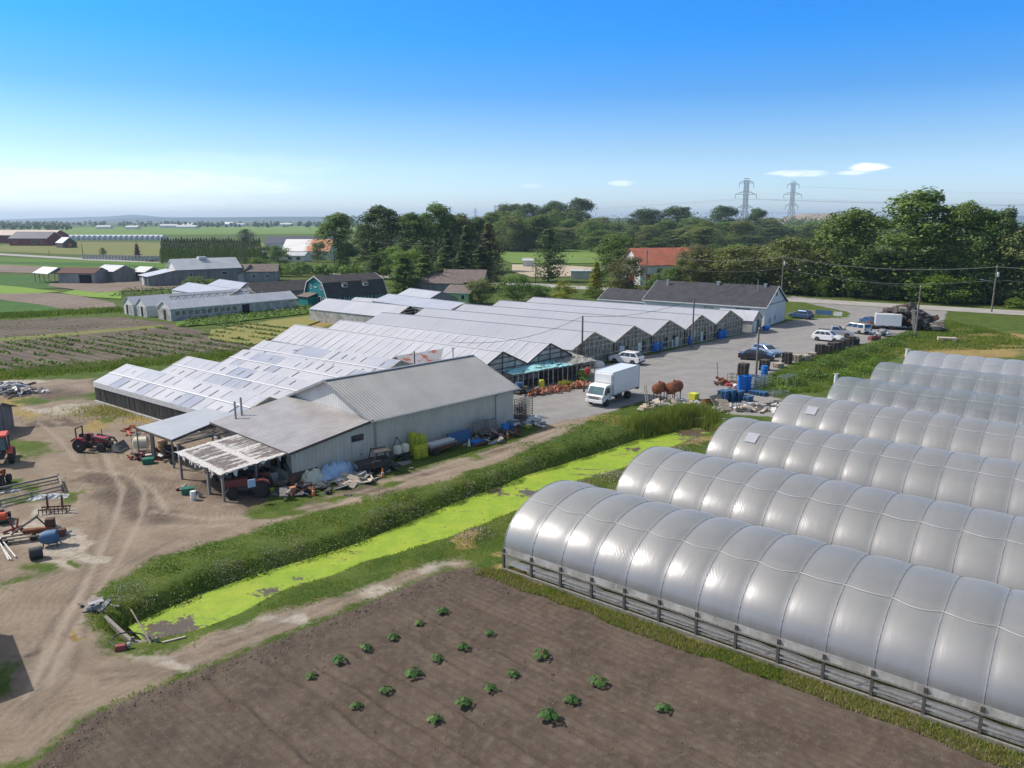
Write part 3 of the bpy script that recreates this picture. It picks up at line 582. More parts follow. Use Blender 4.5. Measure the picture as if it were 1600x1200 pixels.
def make_canopy():
    o = Vector((-26.41, 57.35, 0)); P = [Vector((*p, 0)) for p in ((-26.41, 57.35), (-24.0, 64.6), (-27.42, 66.6), (-30.89, 61.01))]
    r = thing('metal_canopy', 'low flat grey metal canopy on posts beside the patched greenhouses', 'canopy', o, 0)
    s = MB(); q = [p - o for p in P]; s.slab([(q[0].x, q[0].y, 2.3), (q[1].x, q[1].y, 2.55), (q[2].x, q[2].y, 2.55), (q[3].x, q[3].y, 2.3)], .08); s.build('roof', 'canopy_roof', r)
    f = MB(); f.beam((q[0].x, q[0].y, 2.18), (q[3].x, q[3].y, 2.18), .08, .16); f.beam((q[0].x, q[0].y, 2.18), (q[1].x, q[1].y, 2.4), .08, .16); f.beam((q[3].x, q[3].y, 2.18), (q[2].x, q[2].y, 2.4), .08, .16); f.build('frame', 'dark_wood', r)
    for p, w in ((G(241, 718), .24), (q[0] + o, .12), (q[3] + o, .08), (P[1] * .6 + P[0] * .4, .1)):
        p = p - o; m = MB(); m.beam((p.x, p.y, 0), (p.x, p.y, 2.2), w); m.build('post', 'grey_wood', r)
    # strip of old lath roof between canopy and porch
    o2 = Vector((-26.2, 57.2, 0)); r2 = thing('lath_roof', 'strip of rotten brown lath roofing between canopy and tattered shed', 'roof', o2, R(46))
    m = MB()
    for i in range(46):
        y = rnd.uniform(-.6, 1.1); x0 = rnd.uniform(0, 5.5); m.beam((x0, y, 2.12 + x0 * .05), (x0 + rnd.uniform(.8, 2.4), y + rnd.uniform(-.25, .25), 2.14 + x0 * .05 + rnd.uniform(-.06, .1)), rnd.uniform(.08, .2), .03)
    m.build('lath', 'dark_wood', r2)
    b = MB(); b.beam((0, -.5, 2.05), (7.6, -.5, 2.4), .1, .14); b.beam((0, .95, 2.05), (7.6, .95, 2.4), .1, .14); b.build('beam', 'grey_wood', r2)
    for x, y in ((.1, -.5), (4, .95), (7.4, -.5)): MB().beam((x, y, 0), (x, y, 2.0 + x * .04), .12).build('post', 'grey_wood', r2)
make_canopy()

# ---- plastic and glass roofs
def film(name, c1, c2, rough=.3, scale=.25, trans=0., spec=.5, batten=None):
    m, t, b = newmat(name); pos = t.new('ShaderNodeTexCoord').outputs['Object']
    n = t.noise(pos, scale, 5, .6); n2 = t.noise(pos, 1.7, 5, .65); rp = t.mapping(pos, rot=(0, 0, R(35.5))); st = t.noise(t.mapping(rp, sc=(2.2, .12, .3)), 1.3, 5, .65); sx = t.new('ShaderNodeSeparateXYZ'); t.l.new(rp, sx.inputs[0])
    col = t.mix(t.maprange(n, .3, .7), c1, c2); col = t.mix(t.maprange(st, .48, .75, 0, .3), col, tuple(x * .7 for x in c2)); col = t.mix(t.maprange(t.m('SINE', t.m('MULTIPLY', sx.outputs[0], 4.6)), .97, 1., 0, .3), col, tuple(min(1, x * 1.3) for x in c1)); col = t.mix(t.maprange(n2, .55, .8, 0, .35), col, tuple(x * .72 for x in c2))
    t.put(b.inputs['Base Color'], col); b.inputs['Roughness'].default_value = rough; b.inputs['Specular IOR Level'].default_value = spec
    t.put(b.inputs['Normal'], t.bump(n2, .15, .03))
    if trans:
        out = t.n['Material Output']; tr = t.new('ShaderNodeBsdfTransparent'); mx = t.new('ShaderNodeMixShader'); mx.inputs[0].default_value = trans
        t.l.new(b.outputs[0], mx.inputs[1]); t.l.new(tr.outputs[0], mx.inputs[2]); t.l.new(mx.outputs[0], out.inputs[0])
    M[name] = m
film('roof_film_smooth', (.385, .395, .425), (.345, .355, .385), .34, .06)
film('roof_film_white', (.435, .445, .475), (.37, .38, .415), .38, .2)
film('roof_film_blue', (.27, .3, .37), (.34, .365, .42), .25, .5)
film('roof_film_grey', (.36, .375, .415), (.43, .44, .475), .3, .5)
film('batten_white', (.62, .625, .63), (.55, .555, .56), .5, 1)
film('glass_wall', (.36, .31, .235), (.06, .053, .042), .4, 1.9)
film('dirty_panel', (.5, .48, .44), (.26, .24, .2), .6, .9)
pm('frame_pale', (.66, .6, .48), (.38, .33, .25), 2.5, .85)
pm('frame_white', (.68, .67, .64), (.5, .49, .46), 2.5, .8)

def multispan(name, label, cat, ridges, ze, half, roofs, wall='dirty_panel', ends='frame_pale', group=None, panels=None, battens=None, end_mat='dirty_panel', side='dirty_panel', skip_wall=False, lattice=1.0):
    """gutter-connected spans; ridges = [(left xy, right xy, z)] from the nearest to the farthest"""
    n = len(ridges); o = Vector((*ridges[0][1], 0)); r = thing(name, label, cat, o, 0, group)
    V2 = lambda p: Vector((p[0], p[1], 0)) - o
    LR = [(V2(a), V2(b), z) for a, b, z in ridges]
    step = (LR[-1][0] - LR[0][0]) / (n - 1) if n > 1 else None; stepr = (LR[-1][1] - LR[0][1]) / (n - 1) if n > 1 else None
    d0 = (LR[0][1] - LR[0][0]).normalized(); nn = Vector((-d0.y, d0.x, 0))
    if step is None: step = stepr = nn * 2 * half
    val = [(LR[0][0] - step * .5, LR[0][1] - stepr * .5)]
    for i in range(n - 1): val.append(((LR[i][0] + LR[i + 1][0]) / 2, (LR[i][1] + LR[i + 1][1]) / 2))
    val.append((LR[-1][0] + step * .5, LR[-1][1] + stepr * .5))
    up = lambda p, z: Vector((p.x, p.y, z))
    for i, (a, b, zr) in enumerate(LR):
        for k, (va, vb) in enumerate((val[i], val[i + 1])):
            q = [up(va, ze), up(vb, ze), up(b, zr), up(a, zr)]
            if k == 0: q[0] += (va - a) * .03; q[1] += (vb - b) * .03
            mt = roofs[i % len(roofs)]
            if panels and k == 0:
                nc, nrw = panels; mb = MB(); nrm = (q[1] - q[0]).cross(q[3] - q[0]).normalized(); mb.slab(q, .04)
                P = lambda s, t_: (q[0] * (1 - s) + q[1] * s) * (1 - t_) + (q[3] * (1 - s) + q[2] * s) * t_
                for jr in range(nrw):
                    c = 0; run = rnd.choice((1, 2, 3)); kind = 1
                    for jc in range(nc):
                        if jc >= c + run: c = jc; run = rnd.choice((1, 2, 3)); kind = rnd.choice((1, 1, 2, 3))
                        h = nrm * (.025 + .012 * kind + .004 * jr); s0, s1 = jc / nc, (jc + 1) / nc; t0, t1 = jr / nrw, (jr + 1) / nrw
                        mb.use(kind); mb.add([tuple(P(s, w) + h) for s, w in ((s0, t0), (s1, t0), (s1, t1), (s0, t1))], [(0, 1, 2, 3)])
                        if rnd.random() < .72:
                            mb.use(4); w = .1 / (q[1] - q[0]).length * rnd.uniform(.7, 1.6); e0 = rnd.uniform(0, .4); e1 = rnd.uniform(.6, 1.)
                            mb.add([tuple(P(s, t0 + (t1 - t0) * e) + nrm * .085) for s, e in ((s0, e0), (s0 + w, e0), (s0 + w, e1), (s0, e1))], [(0, 1, 2, 3)])
                        if rnd.random() < .22:
                            mb.use(5); w = .09 / (q[1] - q[0]).length
                            mb.add([tuple(P(s, e) + nrm * .09) for s, e in ((s0, t0), (s0 + w, t0), (s0 + w, t1), (s0, t1))], [(0, 1, 2, 3)])
                    mb.use(5)
                    for e in ([t1] if jr < nrw - 1 else []): mb.add([tuple(P(s, e + w) + nrm * .095) for s, w in ((0, -.02), (1, -.02), (1, .02), (0, .02))], [(0, 1, 2, 3)])
                mb.build('roof', [mt, 'roof_film_white', 'roof_film_blue', 'roof_film_grey', 'dark_metal', 'batten_white'], r)
            else:
                MB().slab(q, .05).build('roof', mt, r)
            if battens and k == 0 and battens[i]:
                mb = MB(); nb = battens[i]; nrm = (q[1] - q[0]).cross(q[3] - q[0]).normalized() * .03
                for j in range(nb + 1):
                    s = j / nb; mb.beam(q[0] * (1 - s) + q[1] * s + nrm, q[3] * (1 - s) + q[2] * s + nrm * .4, .15, .012)
                mb.build('battens', 'batten_white', r)
        cap = MB(); cap.beam(up(a, zr + .02), up(b, zr + .02), .2, .02); cap.build('ridge_cap', 'batten_white' if battens or panels else mt, r)
        for e, (ea, eb, ec) in enumerate(((val[i][0], a, val[i + 1][0]), (val[i][1], b, val[i + 1][1]))):
            outw = d0 * (.06 if e else -.06)
            wl = MB(); wl.poly([ea, ec, up(ec, ze), up(eb, zr - .08), up(ea, ze)]); wl.build('end_wall', end_mat if e else side, r)
            if not e: continue
            fr = MB(); m_ = int(7 * lattice)
            for j in range(m_ + 1):
                s = j / m_; p = ea * (1 - s) + ec * s; zt = ze + (zr - .1 - ze) * (1 - abs(2 * s - 1))
                fr.beam(p + outw, up(p, zt) + outw, .1)
            for zz in (.1, 1.1, ze, ze + (zr - ze) * .35, ze + (zr - ze) * .65):
                s = 0 if zz <= ze else (zz - ze) / (zr - ze) * .5
                fr.beam(up(ea * (1 - s) + ec * s, zz) + outw * 1.4, up(ea * s + ec * (1 - s), zz) + outw * 1.4, .085)
            fr.beam(up(ea, ze) + outw * 1.7, up(eb, zr) + outw * 1.7, .1, .16); fr.beam(up(ec, ze) + outw * 1.7, up(eb, zr) + outw * 1.7, .1, .16)
            fr.build('end_frame', ends, r)
    for k, (va, vb) in enumerate((val[0], val[-1])):
        if skip_wall and k == 0: continue
        w = MB(); w.poly([va, vb, up(vb, ze - .02), up(va, ze - .02)]); w.build('side_wall', side, r)
    for va, vb in val[1:-1]:
        g = MB(); g.beam(up(va, ze + .03), up(vb, ze + .03), .3, .1); g.build('gutter', 'galvanised', r)
    return r, LR, val, o
def gable_clutter(r, b, va, vb, d, seed, z=1.9):
    """doors, patched panels and boards on one gable end"""
    q = random.Random(seed)
    for j in range(8):
        s = q.uniform(.06, .84); p = va * (1 - s) + vb * s + d * .1; w = q.uniform(.5, 1.1); e = (vb - va).normalized()
        m = MB(); h = q.uniform(1.1, z); z0 = q.choice((0, 0, .5)); m.slab([p + Vector((0, 0, z0)), p + e * w + Vector((0, 0, z0)), p + e * w + Vector((0, 0, z0 + h)), p + Vector((0, 0, z0 + h))], .04)
        m.build('patch_panel' if z0 else 'door', q.choice(('white_plastic', 'grey_wood', 'glass_wall', 'weather_board', 'dark_void', 'dirty_panel')), r)
# main range: five wide spans with smooth film
main_r = []
for k in range(5): main_r.append(((-21.1 + 6.3 * k, 124.3 + 6.25 * k), (10.9 + 6.28 * k, 101.7 + 6.28 * k), 4.3))
mr, LR, val, oo = multispan('greenhouse_range', 'wide smooth roofed greenhouse range of five gables facing the car park', 'greenhouse', main_r, 2.4, 4.4, ['roof_film_smooth'], end_mat='glass_wall', lattice=1.5)
dd0 = (LR[0][1] - LR[0][0]).normalized()
for i in range(5): gable_clutter(mr, LR[i][1], val[i][1], val[i + 1][1], dd0, 40 + i)
# second range with white battens and a patched front span
rb = [((-32.0, 97.9), (-12.4, 83.6), 3.75), ((-31.0, 109.3), (-1.1, 86.0), 4.3), ((-25.6, 114.4), (4.6, 92.0), 4.3)]
def ribrange():
    r, LR_, v_, o_ = multispan('ribbed_greenhouse', 'pale greenhouse of two spans with white roof battens between barn and smooth range', 'greenhouse', rb[1:], 2.4, 3.6, ['roof_film_white'], battens=[22, 24], ends='dark_wood', end_mat='dirty_panel', lattice=.7)
    multispan('patched_greenhouse', 'single greenhouse span with patchy bluish panes in front of the battened greenhouse', 'greenhouse', rb[:1], 2.2, 3.9, ['roof_film_white'], panels=(15, 2))
ribrange()
# low three-span range at the left with patched film
ra = [((-42.0, 82.2), (-21.6, 66.3), 3.6), ((-37.3, 87.0), (-17.0, 71.2), 3.6), ((-32.5, 91.8), (-12.4, 76.1), 3.6)]
def lowrange():
    r, LR_, v_, o_ = multispan('low_greenhouse', 'low three span greenhouse with patched film roof and slatted dark side wall', 'greenhouse', ra, 2.15, 3.4, ['roof_film_white'], panels=(15, 2), skip_wall=True, side='weather_board')
    a, b = v_[0]; up = lambda p, z: Vector((p.x, p.y, z)); d = (b - a).normalized(); n = Vector((d.y, -d.x, 0))
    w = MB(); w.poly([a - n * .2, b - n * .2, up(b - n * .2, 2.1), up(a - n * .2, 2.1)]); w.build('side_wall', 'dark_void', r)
    s = MB(); L = (b - a).length; x = 0
    while x < L:
        p = a + d * x; s.beam(up(p, .0), up(p + d * rnd.uniform(-.05, .05), 1.7), rnd.uniform(.05, .13), .03); x += rnd.uniform(.18, .34)
    s.build('slats', 'grey_wood', r)
    vl = MB(); vl.slab([up(a + n * .12, 2.2), up(b + n * .12, 2.2), up(b + n * .1, 1.72), up(a + n * .1, 1.62)], .02); vl.build('valance', 'foil_sheet', r)
    kb = MB(); kb.beam(up(a + n * .15, .08), up(b + n * .15, .08), .25, .22); kb.build('kerb_board', 'concrete', r)
lowrange()
# flue pipe between the ranges, and the rusty-roofed hut behind the barn ridge
def hut():
    g = G(622, 556, 3.9)
    r = gable('hut', 'small shed with rusty orange streaked metal roof behind the barn ridge', 'shed', (g.x + 1.6, g.y - 1.6), BR, 8.5, 4.6, 2.7, 3.85, 'weather_board', 'rust_roof', .25, .07)
    return r
hut()
def pipe_mast(px, yb, yt, z0, r_=.07, name='roof_mast', label='', mat='dark_metal', cross=0):
    p = G(px, yb, z0); t_ = hat(px, yb, yt); h = H + (H - z0) / max(1e-6, (H - 0)) * 0
    # height of the head above its foot, both at the same distance
    v1 = (600 - yt) / F; v0 = (600 - yb) / F
    zt = H + (-SP + v1 * CP) * (p.y / (CP + v1 * SP)); L = zt - z0
    m = MB(); m.tube([(0, 0, -.3), (0, 0, L)], r_, 8)
    if cross: m.beam((-cross, 0, L), (cross, 0, L), .06)
    r = thing(name, label, 'pole', p); m.build('mast', mat, r); return r
pipe_mast(463, 560, 547, 2.4, .1, 'flue', 'short vent flue with flat cap in the gutter of the patched greenhouse', 'grey_metal', .35)
pipe_mast(648, 572, 549, 3.0, .07, 'roof_mast', 'dark iron mast rising behind the barn ridge', 'dark_metal')
pipe_mast(708, 556, 544, 3.6, .05, 'roof_mast', 'thin short wire mast on the rusty roof behind the barn', 'dark_metal', .25)

# ---- collapsed nursery house with turquoise sheeting
def turq():
    m, t, b = newmat('turquoise_sheet'); pos = t.new('ShaderNodeTexCoord').outputs['Object']
    n = t.noise(t.mapping(pos, sc=(.35, 1, 1)), 1.1, 6, .68); n2 = t.noise(pos, 4, 5, .7); e = t.new('ShaderNodeSeparateXYZ'); t.l.new(pos, e.inputs[0])
    right = t.maprange(t.m('ADD', e.outputs[0], t.m('MULTIPLY', n, 3.)), 10., 11.2)
    col = t.mix(t.maprange(n, .54, .6), t.mix(n2, (.2, .5, .52), (.3, .58, .6)), t.mix(n2, (.04, .045, .045), (.16, .15, .13)))
    col = t.mix(right, col, t.mix(t.maprange(n2, .4, .6), (.13, .12, .1), (.38, .37, .33)))
    t.put(b.inputs['Base Color'], col); b.inputs['Roughness'].default_value = .6; t.put(b.inputs['Normal'], t.bump(t.m('ADD', n, n2), .6, .06)); M['turquoise_sheet'] = m
turq()
def nursery():
    a = G(801, 612); b = G(929, 588); o = Vector((a.x, a.y, 0)); rz = ang(a, b); L = (b - a).length; Wd = 4.6
    r = thing('nursery_house', 'low ruined nursery house with torn turquoise roof sheeting behind the truck', 'greenhouse', o, rz)
    z = lambda y: 2.0 + .45 * y / Wd
    s = MB(); n, k = 30, 14; vs = [(-.2 + (L + .4) * i / n, -.25 + (Wd + .4) * j / k, z(Wd * j / k) + rnd.uniform(-.05, .08)) for i in range(n + 1) for j in range(k + 1)]
    s.add(vs, [(i * (k + 1) + j, (i + 1) * (k + 1) + j, (i + 1) * (k + 1) + j + 1, i * (k + 1) + j + 1) for i in range(n) for j in range(k)]); s.build('roof_sheet', 'turquoise_sheet', r)
    f = MB()
    for i in range(26):
        x, y = rnd.uniform(0, L), rnd.uniform(.3, Wd - .5); f.beam((x, y, z(y) + .1), (x + rnd.uniform(-1.2, 1.2), y + rnd.uniform(-.5, .5), z(y) + rnd.uniform(.08, .28)), .1, .06)
    f.build('roof_debris', 'dark_metal', r)
    bm = MB()
    for y in (0, Wd / 2, Wd): bm.beam((0, y, z(y) - .12), (L, y, z(y) - .12), .1, .18)
    bm.build('beam', 'grey_wood', r)
    for i in range(18):
        p = MB(); p.beam((L * i / 17, 0, 0), (L * i / 17 + rnd.uniform(-.06, .06), 0, z(0) - .2), .09); p.build('post', 'frame_pale' if i % 3 else 'grey_wood', r)
    bw = MB(); bw.box((L / 2, Wd * .55, .95), (L, .1, 1.9)); bw.build('back_wall', 'dark_wood', r)
    bn = MB(); bn.box((L / 2, .9, .62), (L - .6, 1.2, .08)); bn.build('bench', 'dark_wood', r)
    sh = gable('shed', 'small flat roofed shed wedged between barn and nursery house', 'shed', G(772, 606).xy, R(46), 3.0, 3.2, 2.1, 2.35, 'grey_wall', 'foil_sheet', .2, .06)
nursery()

# ---- dark-roofed farm shop at the car park entrance and its wing
def shop():
    a = Vector((44.5, 138.2, 0)); rz = R(-35)
    d = Vector((math.cos(rz), math.sin(rz), 0)); n = Vector((-d.y, d.x, 0)); L, Wd = 23.5, 12.8
    o = Vector((45.3, 137.2, 0)) - d * L
    r = gable('farm_shop', 'large building with dark shingle roof and pale gable end by the car park', 'building', o.xy, rz, L, Wd, 3.7, 6.9, 'off_white_wall', 'dark_shingle', .4, .12, fascia='white_paint',
              opens=[('f', 19.5, 2.2, 2.6, .9, 'window', 'grey_wood', 'dark_glass'), ('f', 13, 2.3, 1.6, .7, 'window', 'grey_wood', 'pink_stucco'), ('r', 3.2, .5, .5, .9, 'door', 'grey_wood', 'grey_wall'), ('r', 6.3, .8, .6, .8, 'door', 'grey_wood', 'grey_wall'), ('r', 6.5, 5.2, .7, .6, 'window', 'grey_metal', 'dark_metal')])
    b = MB(); b.beam((L + .05, .1, 3.9), (L + .05, Wd - .1, 3.9), .06, .14); b.build('trim_band', 'grey_wood', r)
    for x, y, w, h in ((2.5, 5.0, .5, 1.0), (12.5, 6.0, .7, .5), (21.5, 6.0, .6, .5)):
        zz = 3.7 + 3.2 * y / 6.4
        v = MB(); v.box((x, y, zz + h / 2), (w * .6, w * .6, h)); v.box((x, y, zz + h + .08), (w, w, .14)); v.build('roof_vent', 'galvanised', r)
    m = MB(); m.tube([(20.6, 4.2, 5.6), (20.6, 4.2, 8.2)], .05, 6); m.build('flue_pipe', 'galvanised', r)
    o2 = G(938, 466, 3.2); r2 = gable('shop_wing', 'lower wing with dark shingle roof and mint and white front behind the greenhouses', 'building', o2.xy, rz, 17.0, 8.0, 3.1, 4.9, 'off_white_wall', 'dark_shingle', .4, .12, fascia='white_paint',
               opens=[('f', 1.8, 1.4, 1.5, 1.1, 'window', 'grey_wood'), ('f', 4.6, 1.4, 1.3, 1.1, 'window'), ('f', 6.6, 1.4, 1.2, 1.1, 'window'), ('f', 10.3, 1.3, 1.6, 1.2, 'window', 'teal_board'), ('f', 14.5, 1.4, 2.0, 1.1, 'window', 'grey_wood')])
    p = MB(); p.box((10.3, -.03, 1.5), (4, .05, 2.9)); p.build('mint_panel', 'light_blue', r2)
    # the little plastic-roofed shed that ends the row of gables
    c = G(1172, 519); r3 = gable('potting_shed', 'small white roofed potting shed at the end of the row of gables', 'shed', (c.x - 5.6, c.y + 2.0), rz, 6.5, 5.2, 2.2, 3.6, 'dirty_panel', 'roof_film_white', .2, .05, opens=[('r', 1.4, .1, .9, 1.8, 'door', 'grey_wood', 'white_plastic'), ('r', 3.2, .1, 1.0, 2.0, 'door', 'grey_wood', 'dark_wood'), ('r', 4.5, .3, .8, 1.5, 'door', 'grey_wood', 'grey_wall')])
shop()

# ---- plastic tunnels
def tunnel_film(name, tint, transp, rough, gl):
    m, t, b = newmat(name); pos = t.new('ShaderNodeTexCoord').outputs['Object']; s = t.new('ShaderNodeSeparateXYZ'); t.l.new(pos, s.inputs[0])
    n = t.noise(pos, .35, 4, .6); st = t.noise(t.mapping(pos, sc=(1.2, .25, .25)), 2.2, 5, .65)
    col = t.mix(t.maprange(n, .3, .7), tint, tuple(x * .86 for x in tint)); col = t.mix(t.maprange(st, .52, .8, 0, .5), col, (.36, .34, .3)); col = t.mix(t.m('MULTIPLY', t.maprange(s.outputs[2], 2.0, 1.25), t.maprange(st, .35, .7, .1, .7)), col, (.3, .31, .24))
    df = t.new('ShaderNodeBsdfDiffuse'); t.put(df.inputs[0], col); tl = t.new('ShaderNodeBsdfTranslucent'); t.put(tl.inputs[0], col)
    wr = t.m('MULTIPLY', t.m('SINE', t.m('ADD', t.m('MULTIPLY', t.m('ADD', s.outputs[0], t.m('MULTIPLY', s.outputs[2], 1.1)), 34.), t.m('MULTIPLY', n, 9.))), t.maprange(t.noise(pos, .3, 2), .58, .66)); bp = t.bump(t.m('ADD', t.m('MULTIPLY', wr, .12), t.noise(t.mapping(pos, sc=(3, .6, .6)), 1.5, 5)), .3, .035)
    g = t.new('ShaderNodeBsdfGlossy'); g.inputs[1].default_value = rough; g.inputs[0].default_value = (.95, .95, .95, 1); t.put(g.inputs['Normal'], bp)
    g2 = t.new('ShaderNodeBsdfGlossy'); g2.inputs[1].default_value = rough * 2.0; g2.inputs[0].default_value = (.9, .92, .95, 1)
    a = t.new('ShaderNodeMixShader'); a.inputs[0].default_value = .55; t.l.new(df.outputs[0], a.inputs[1]); t.l.new(tl.outputs[0], a.inputs[2])
    gm = t.new('ShaderNodeMixShader'); gm.inputs[0].default_value = .5; t.l.new(g.outputs[0], gm.inputs[1]); t.l.new(g2.outputs[0], gm.inputs[2])
    lw = t.new('ShaderNodeFresnel'); lw.inputs[0].default_value = 1.45
    c = t.new('ShaderNodeMixShader'); t.put(c.inputs[0], t.m('ADD', gl, t.m('MULTIPLY', lw.outputs[0], .6), clamp=True)); t.l.new(a.outputs[0], c.inputs[1]); t.l.new(gm.outputs[0], c.inputs[2])
    tr = t.new('ShaderNodeBsdfTransparent'); d = t.new('ShaderNodeMixShader'); d.inputs[0].default_value = transp; t.l.new(c.outputs[0], d.inputs[1]); t.l.new(tr.outputs[0], d.inputs[2])
    t.l.new(d.outputs[0], t.n['Material Output'].inputs[0]); t.n.remove(b); M[name] = m
pm('hoop_steel', (.2, .205, .22), (.3, .3, .31), 3, .5, .3)
tunnel_film('tunnel_film', (.48, .47, .46), .22, .35, .17)
tunnel_film('tunnel_film_clear', (.46, .49, .52), .4, .26, .16)
tunnel_film('tunnel_film_new', (.56, .58, .62), .1, .3, .12)
TD = Vector((.788, -.616, 0)); TN = Vector((.616, .788, 0)); TR = math.atan2(-.616, .788)
HW, ZS, ZA, BAY = 4.2, 1.3, 3.8, 1.9
def arch(s):
    """tunnel section, s from 0 (near foot) to 1 (far foot)"""
    a = math.pi * (1 - s); c, q = math.cos(a), math.sin(a); e = 1.0
    return Vector((0, HW + HW * math.copysign(abs(c) ** e, c), ZS + (ZA - ZS) * abs(q) ** e))
def make_tunnel(label, ridge, L, mat, curtain, seed, patch=0):
    q = random.Random(seed); b = Vector((*ridge, 0)) - TN * HW; r = thing('poly_tunnel', label, 'poly tunnel', b, TR, 'plastic tunnels beside the ditch')
    nb = int(L / BAY); m = 36; k = 8; mb = MB(); vs = []
    for i in range(nb * k + 1):
        u = (i % k) / k; inf = .1 * math.sin(math.pi * u) ** .7 if u else 0
        bay = i // k; amp = .75 + .5 * random.Random(seed * 99 + bay).random()
        for j in range(m + 1):
            p = arch(j / m); nv = Vector((0, (p.y - HW) / HW, max(.05, (p.z - ZS) / (ZA - ZS)) * 1.1)).normalized()
            p = p + nv * inf * amp * math.sin(math.pi * min(1, max(0, j / m * .96 + .02))) ** .5; vs.append((i * BAY / k, p.y, p.z))
    mb.add(vs, [(i * (m + 1) + j, i * (m + 1) + j + 1, (i + 1) * (m + 1) + j + 1, (i + 1) * (m + 1) + j) for i in range(nb * k) for j in range(m)])
    mb.build('film', mat, r, True)
    h = MB(); h.tube([arch(j / 20) + Vector((0, 0, -.0)) for j in range(21)], .035, 6); h0 = h.build('hoop', 'hoop_steel' if mat == 'tunnel_film' else 'galvanised', r)
    for i in range(1, nb + 1):
        c = h0.copy(); C.objects.link(c); c.parent = r; c.location = (i * BAY, 0, 0)
    for y, sg in ((0, -1), (2 * HW, 1)):
        cu = MB(); cu.slab([(0, y + sg * .03, ZS + .06), (nb * BAY, y + sg * .03, ZS + .06), (nb * BAY, y + sg * .05, curtain), (0, y + sg * .05, curtain)], .015); cu.build('side_curtain', 'dirty_panel', r)
        ra_ = MB(); ra_.beam((-.1, y + sg * .1, ZS - .28), (nb * BAY, y + sg * .1, ZS - .28), .06, .09)
        for zz in (.3, .55): ra_.beam((1.6, y + sg * .02, zz), (nb * BAY, y + sg * .02, zz), .03, .1)
        ra_.build('side_rail', 'grey_wood', r)
        bb = MB(); bb.beam((-.1, y + sg * .1, .07), (nb * BAY, y + sg * .1, .07), .12, .2); bb.build('base_board', 'grey_wood', r)
        p0 = MB().beam((0, y + sg * .05, 0), (0, y + sg * .05, ZS), .12).build('post', 'dark_wood', r)
        for i in range(1, nb + 1):
            c = p0.copy(); C.objects.link(c); c.parent = r; c.location = (i * BAY, 0, 0)
    e = MB(); e.poly([(0.02, *arch(j / 24).yz) for j in range(25)] + [(0.02, 2 * HW, 0), (0.02, 0, 0)]); e.build('end_wall', mat, r)
    d = MB(); d.box((-.05, HW, 1.1), (.06, 2.6, 2.2)); d.build('door', 'frame_white', r)
    pl = MB()
    pl.beam((0, 1.1, 2.62), (nb * BAY, 1.1, 2.62), .05); pl.build('purlin', 'galvanised', r)
    for i in range(nb):
        sg_ = q.uniform(.1, .22); pts = []
        for j in range(9):
            u = j / 8; a_ = arch(.345 - sg_ * .12 * math.sin(math.pi * u)); n_ = Vector((0, (a_.y - HW) / HW, (a_.z - ZS) / (ZA - ZS))).normalized(); pts.append(a_ + n_ * (.03 + .11 * math.sin(math.pi * u) ** .7) + Vector(((i + u) * BAY, 0, 0)))
        lr = MB(); lr.tube(pts, .012, 4, False); lr.build('rope', 'foil_sheet', r)
    if patch:
        m_ = MB(); V_ = [arch(.25 + .012 * j) + Vector((0, -.075, .1)) for j in range(9)]; m_.add([(x_, p_.y, p_.z) for p_ in V_ for x_ in (patch, patch + .85)], [(2 * j, 2 * j + 1, 2 * j + 3, 2 * j + 2) for j in range(8)]); m_.build('patch', 'roof_film_smooth', r, True)
    gs = MB(); vs = []; n = nb * 3
    for i in range(n + 1):
        w = .25 + .15 * q.random(); y = .45 + .12 * q.random()
        vs += [(i * BAY / 3, y, .03 + .05 * q.random()), (i * BAY / 3, y + w, .16 + .1 * q.random()), (i * BAY / 3, y + w + .5, .04)]
    gs.add(vs, [f for i in range(n) for f in ((3 * i, 3 * i + 3, 3 * i + 4, 3 * i + 1), (3 * i + 1, 3 * i + 4, 3 * i + 5, 3 * i + 2))]); gs.build('ground_sheet', 'foil_sheet', r)
    bn = MB(); bn.box((nb * BAY / 2 + .8, 1.9, .62), (nb * BAY - 1.6, 1.3, .06)); bn.box((nb * BAY / 2 + .8, HW, .62), (nb * BAY - 1.6, 1.5, .06)); bn.build('bench', 'dark_wood', r)
    return r
make_tunnel('nearest silver plastic tunnel with open railed side beside the soil field', (2.16, 42.8), 38, 'tunnel_film', .95, 1)
make_tunnel('second silver plastic tunnel from the soil field, wrinkled at its left end', (9.14, 49.9), 36, 'tunnel_film', .8, 2)
make_tunnel('third silver plastic tunnel from the soil field with a white panel inside', (16.9, 57.9), 32, 'tunnel_film', .8, 3, 2.4)
make_tunnel('fourth silver plastic tunnel from the soil field, its corner by the blue racks', (24.4, 66.1), 30, 'tunnel_film', .8, 4, 2.4)
make_tunnel('clear plastic tunnel with white ribs, fifth from the soil field', (32.2, 73.9), 28, 'tunnel_film_clear', .8, 5)
make_tunnel('clear bluish plastic tunnel, sixth from the soil field', (39.9, 81.9), 28, 'tunnel_film_clear', .8, 6)
make_tunnel('farthest white plastic tunnel with a smooth flat sheet at its left end', (46.9, 89.3), 30, 'tunnel_film_new', .8, 7)
for px, yb, yt, lb in ((1416, 560, 545, 'white vent pipe at the left end of the farthest tunnel'), (1305, 602, 584, 'white vent pipe at the left end of the clear ribbed tunnel')):
    pipe_mast(px, yb, yt, 2.2, .18, 'vent_pipe', lb, 'white_plastic', .3)
for tn, x0, y0, wd in ((2, 2.0, 3.2, 1.4), (3, 3.0, 2.2, 1.5)): pass
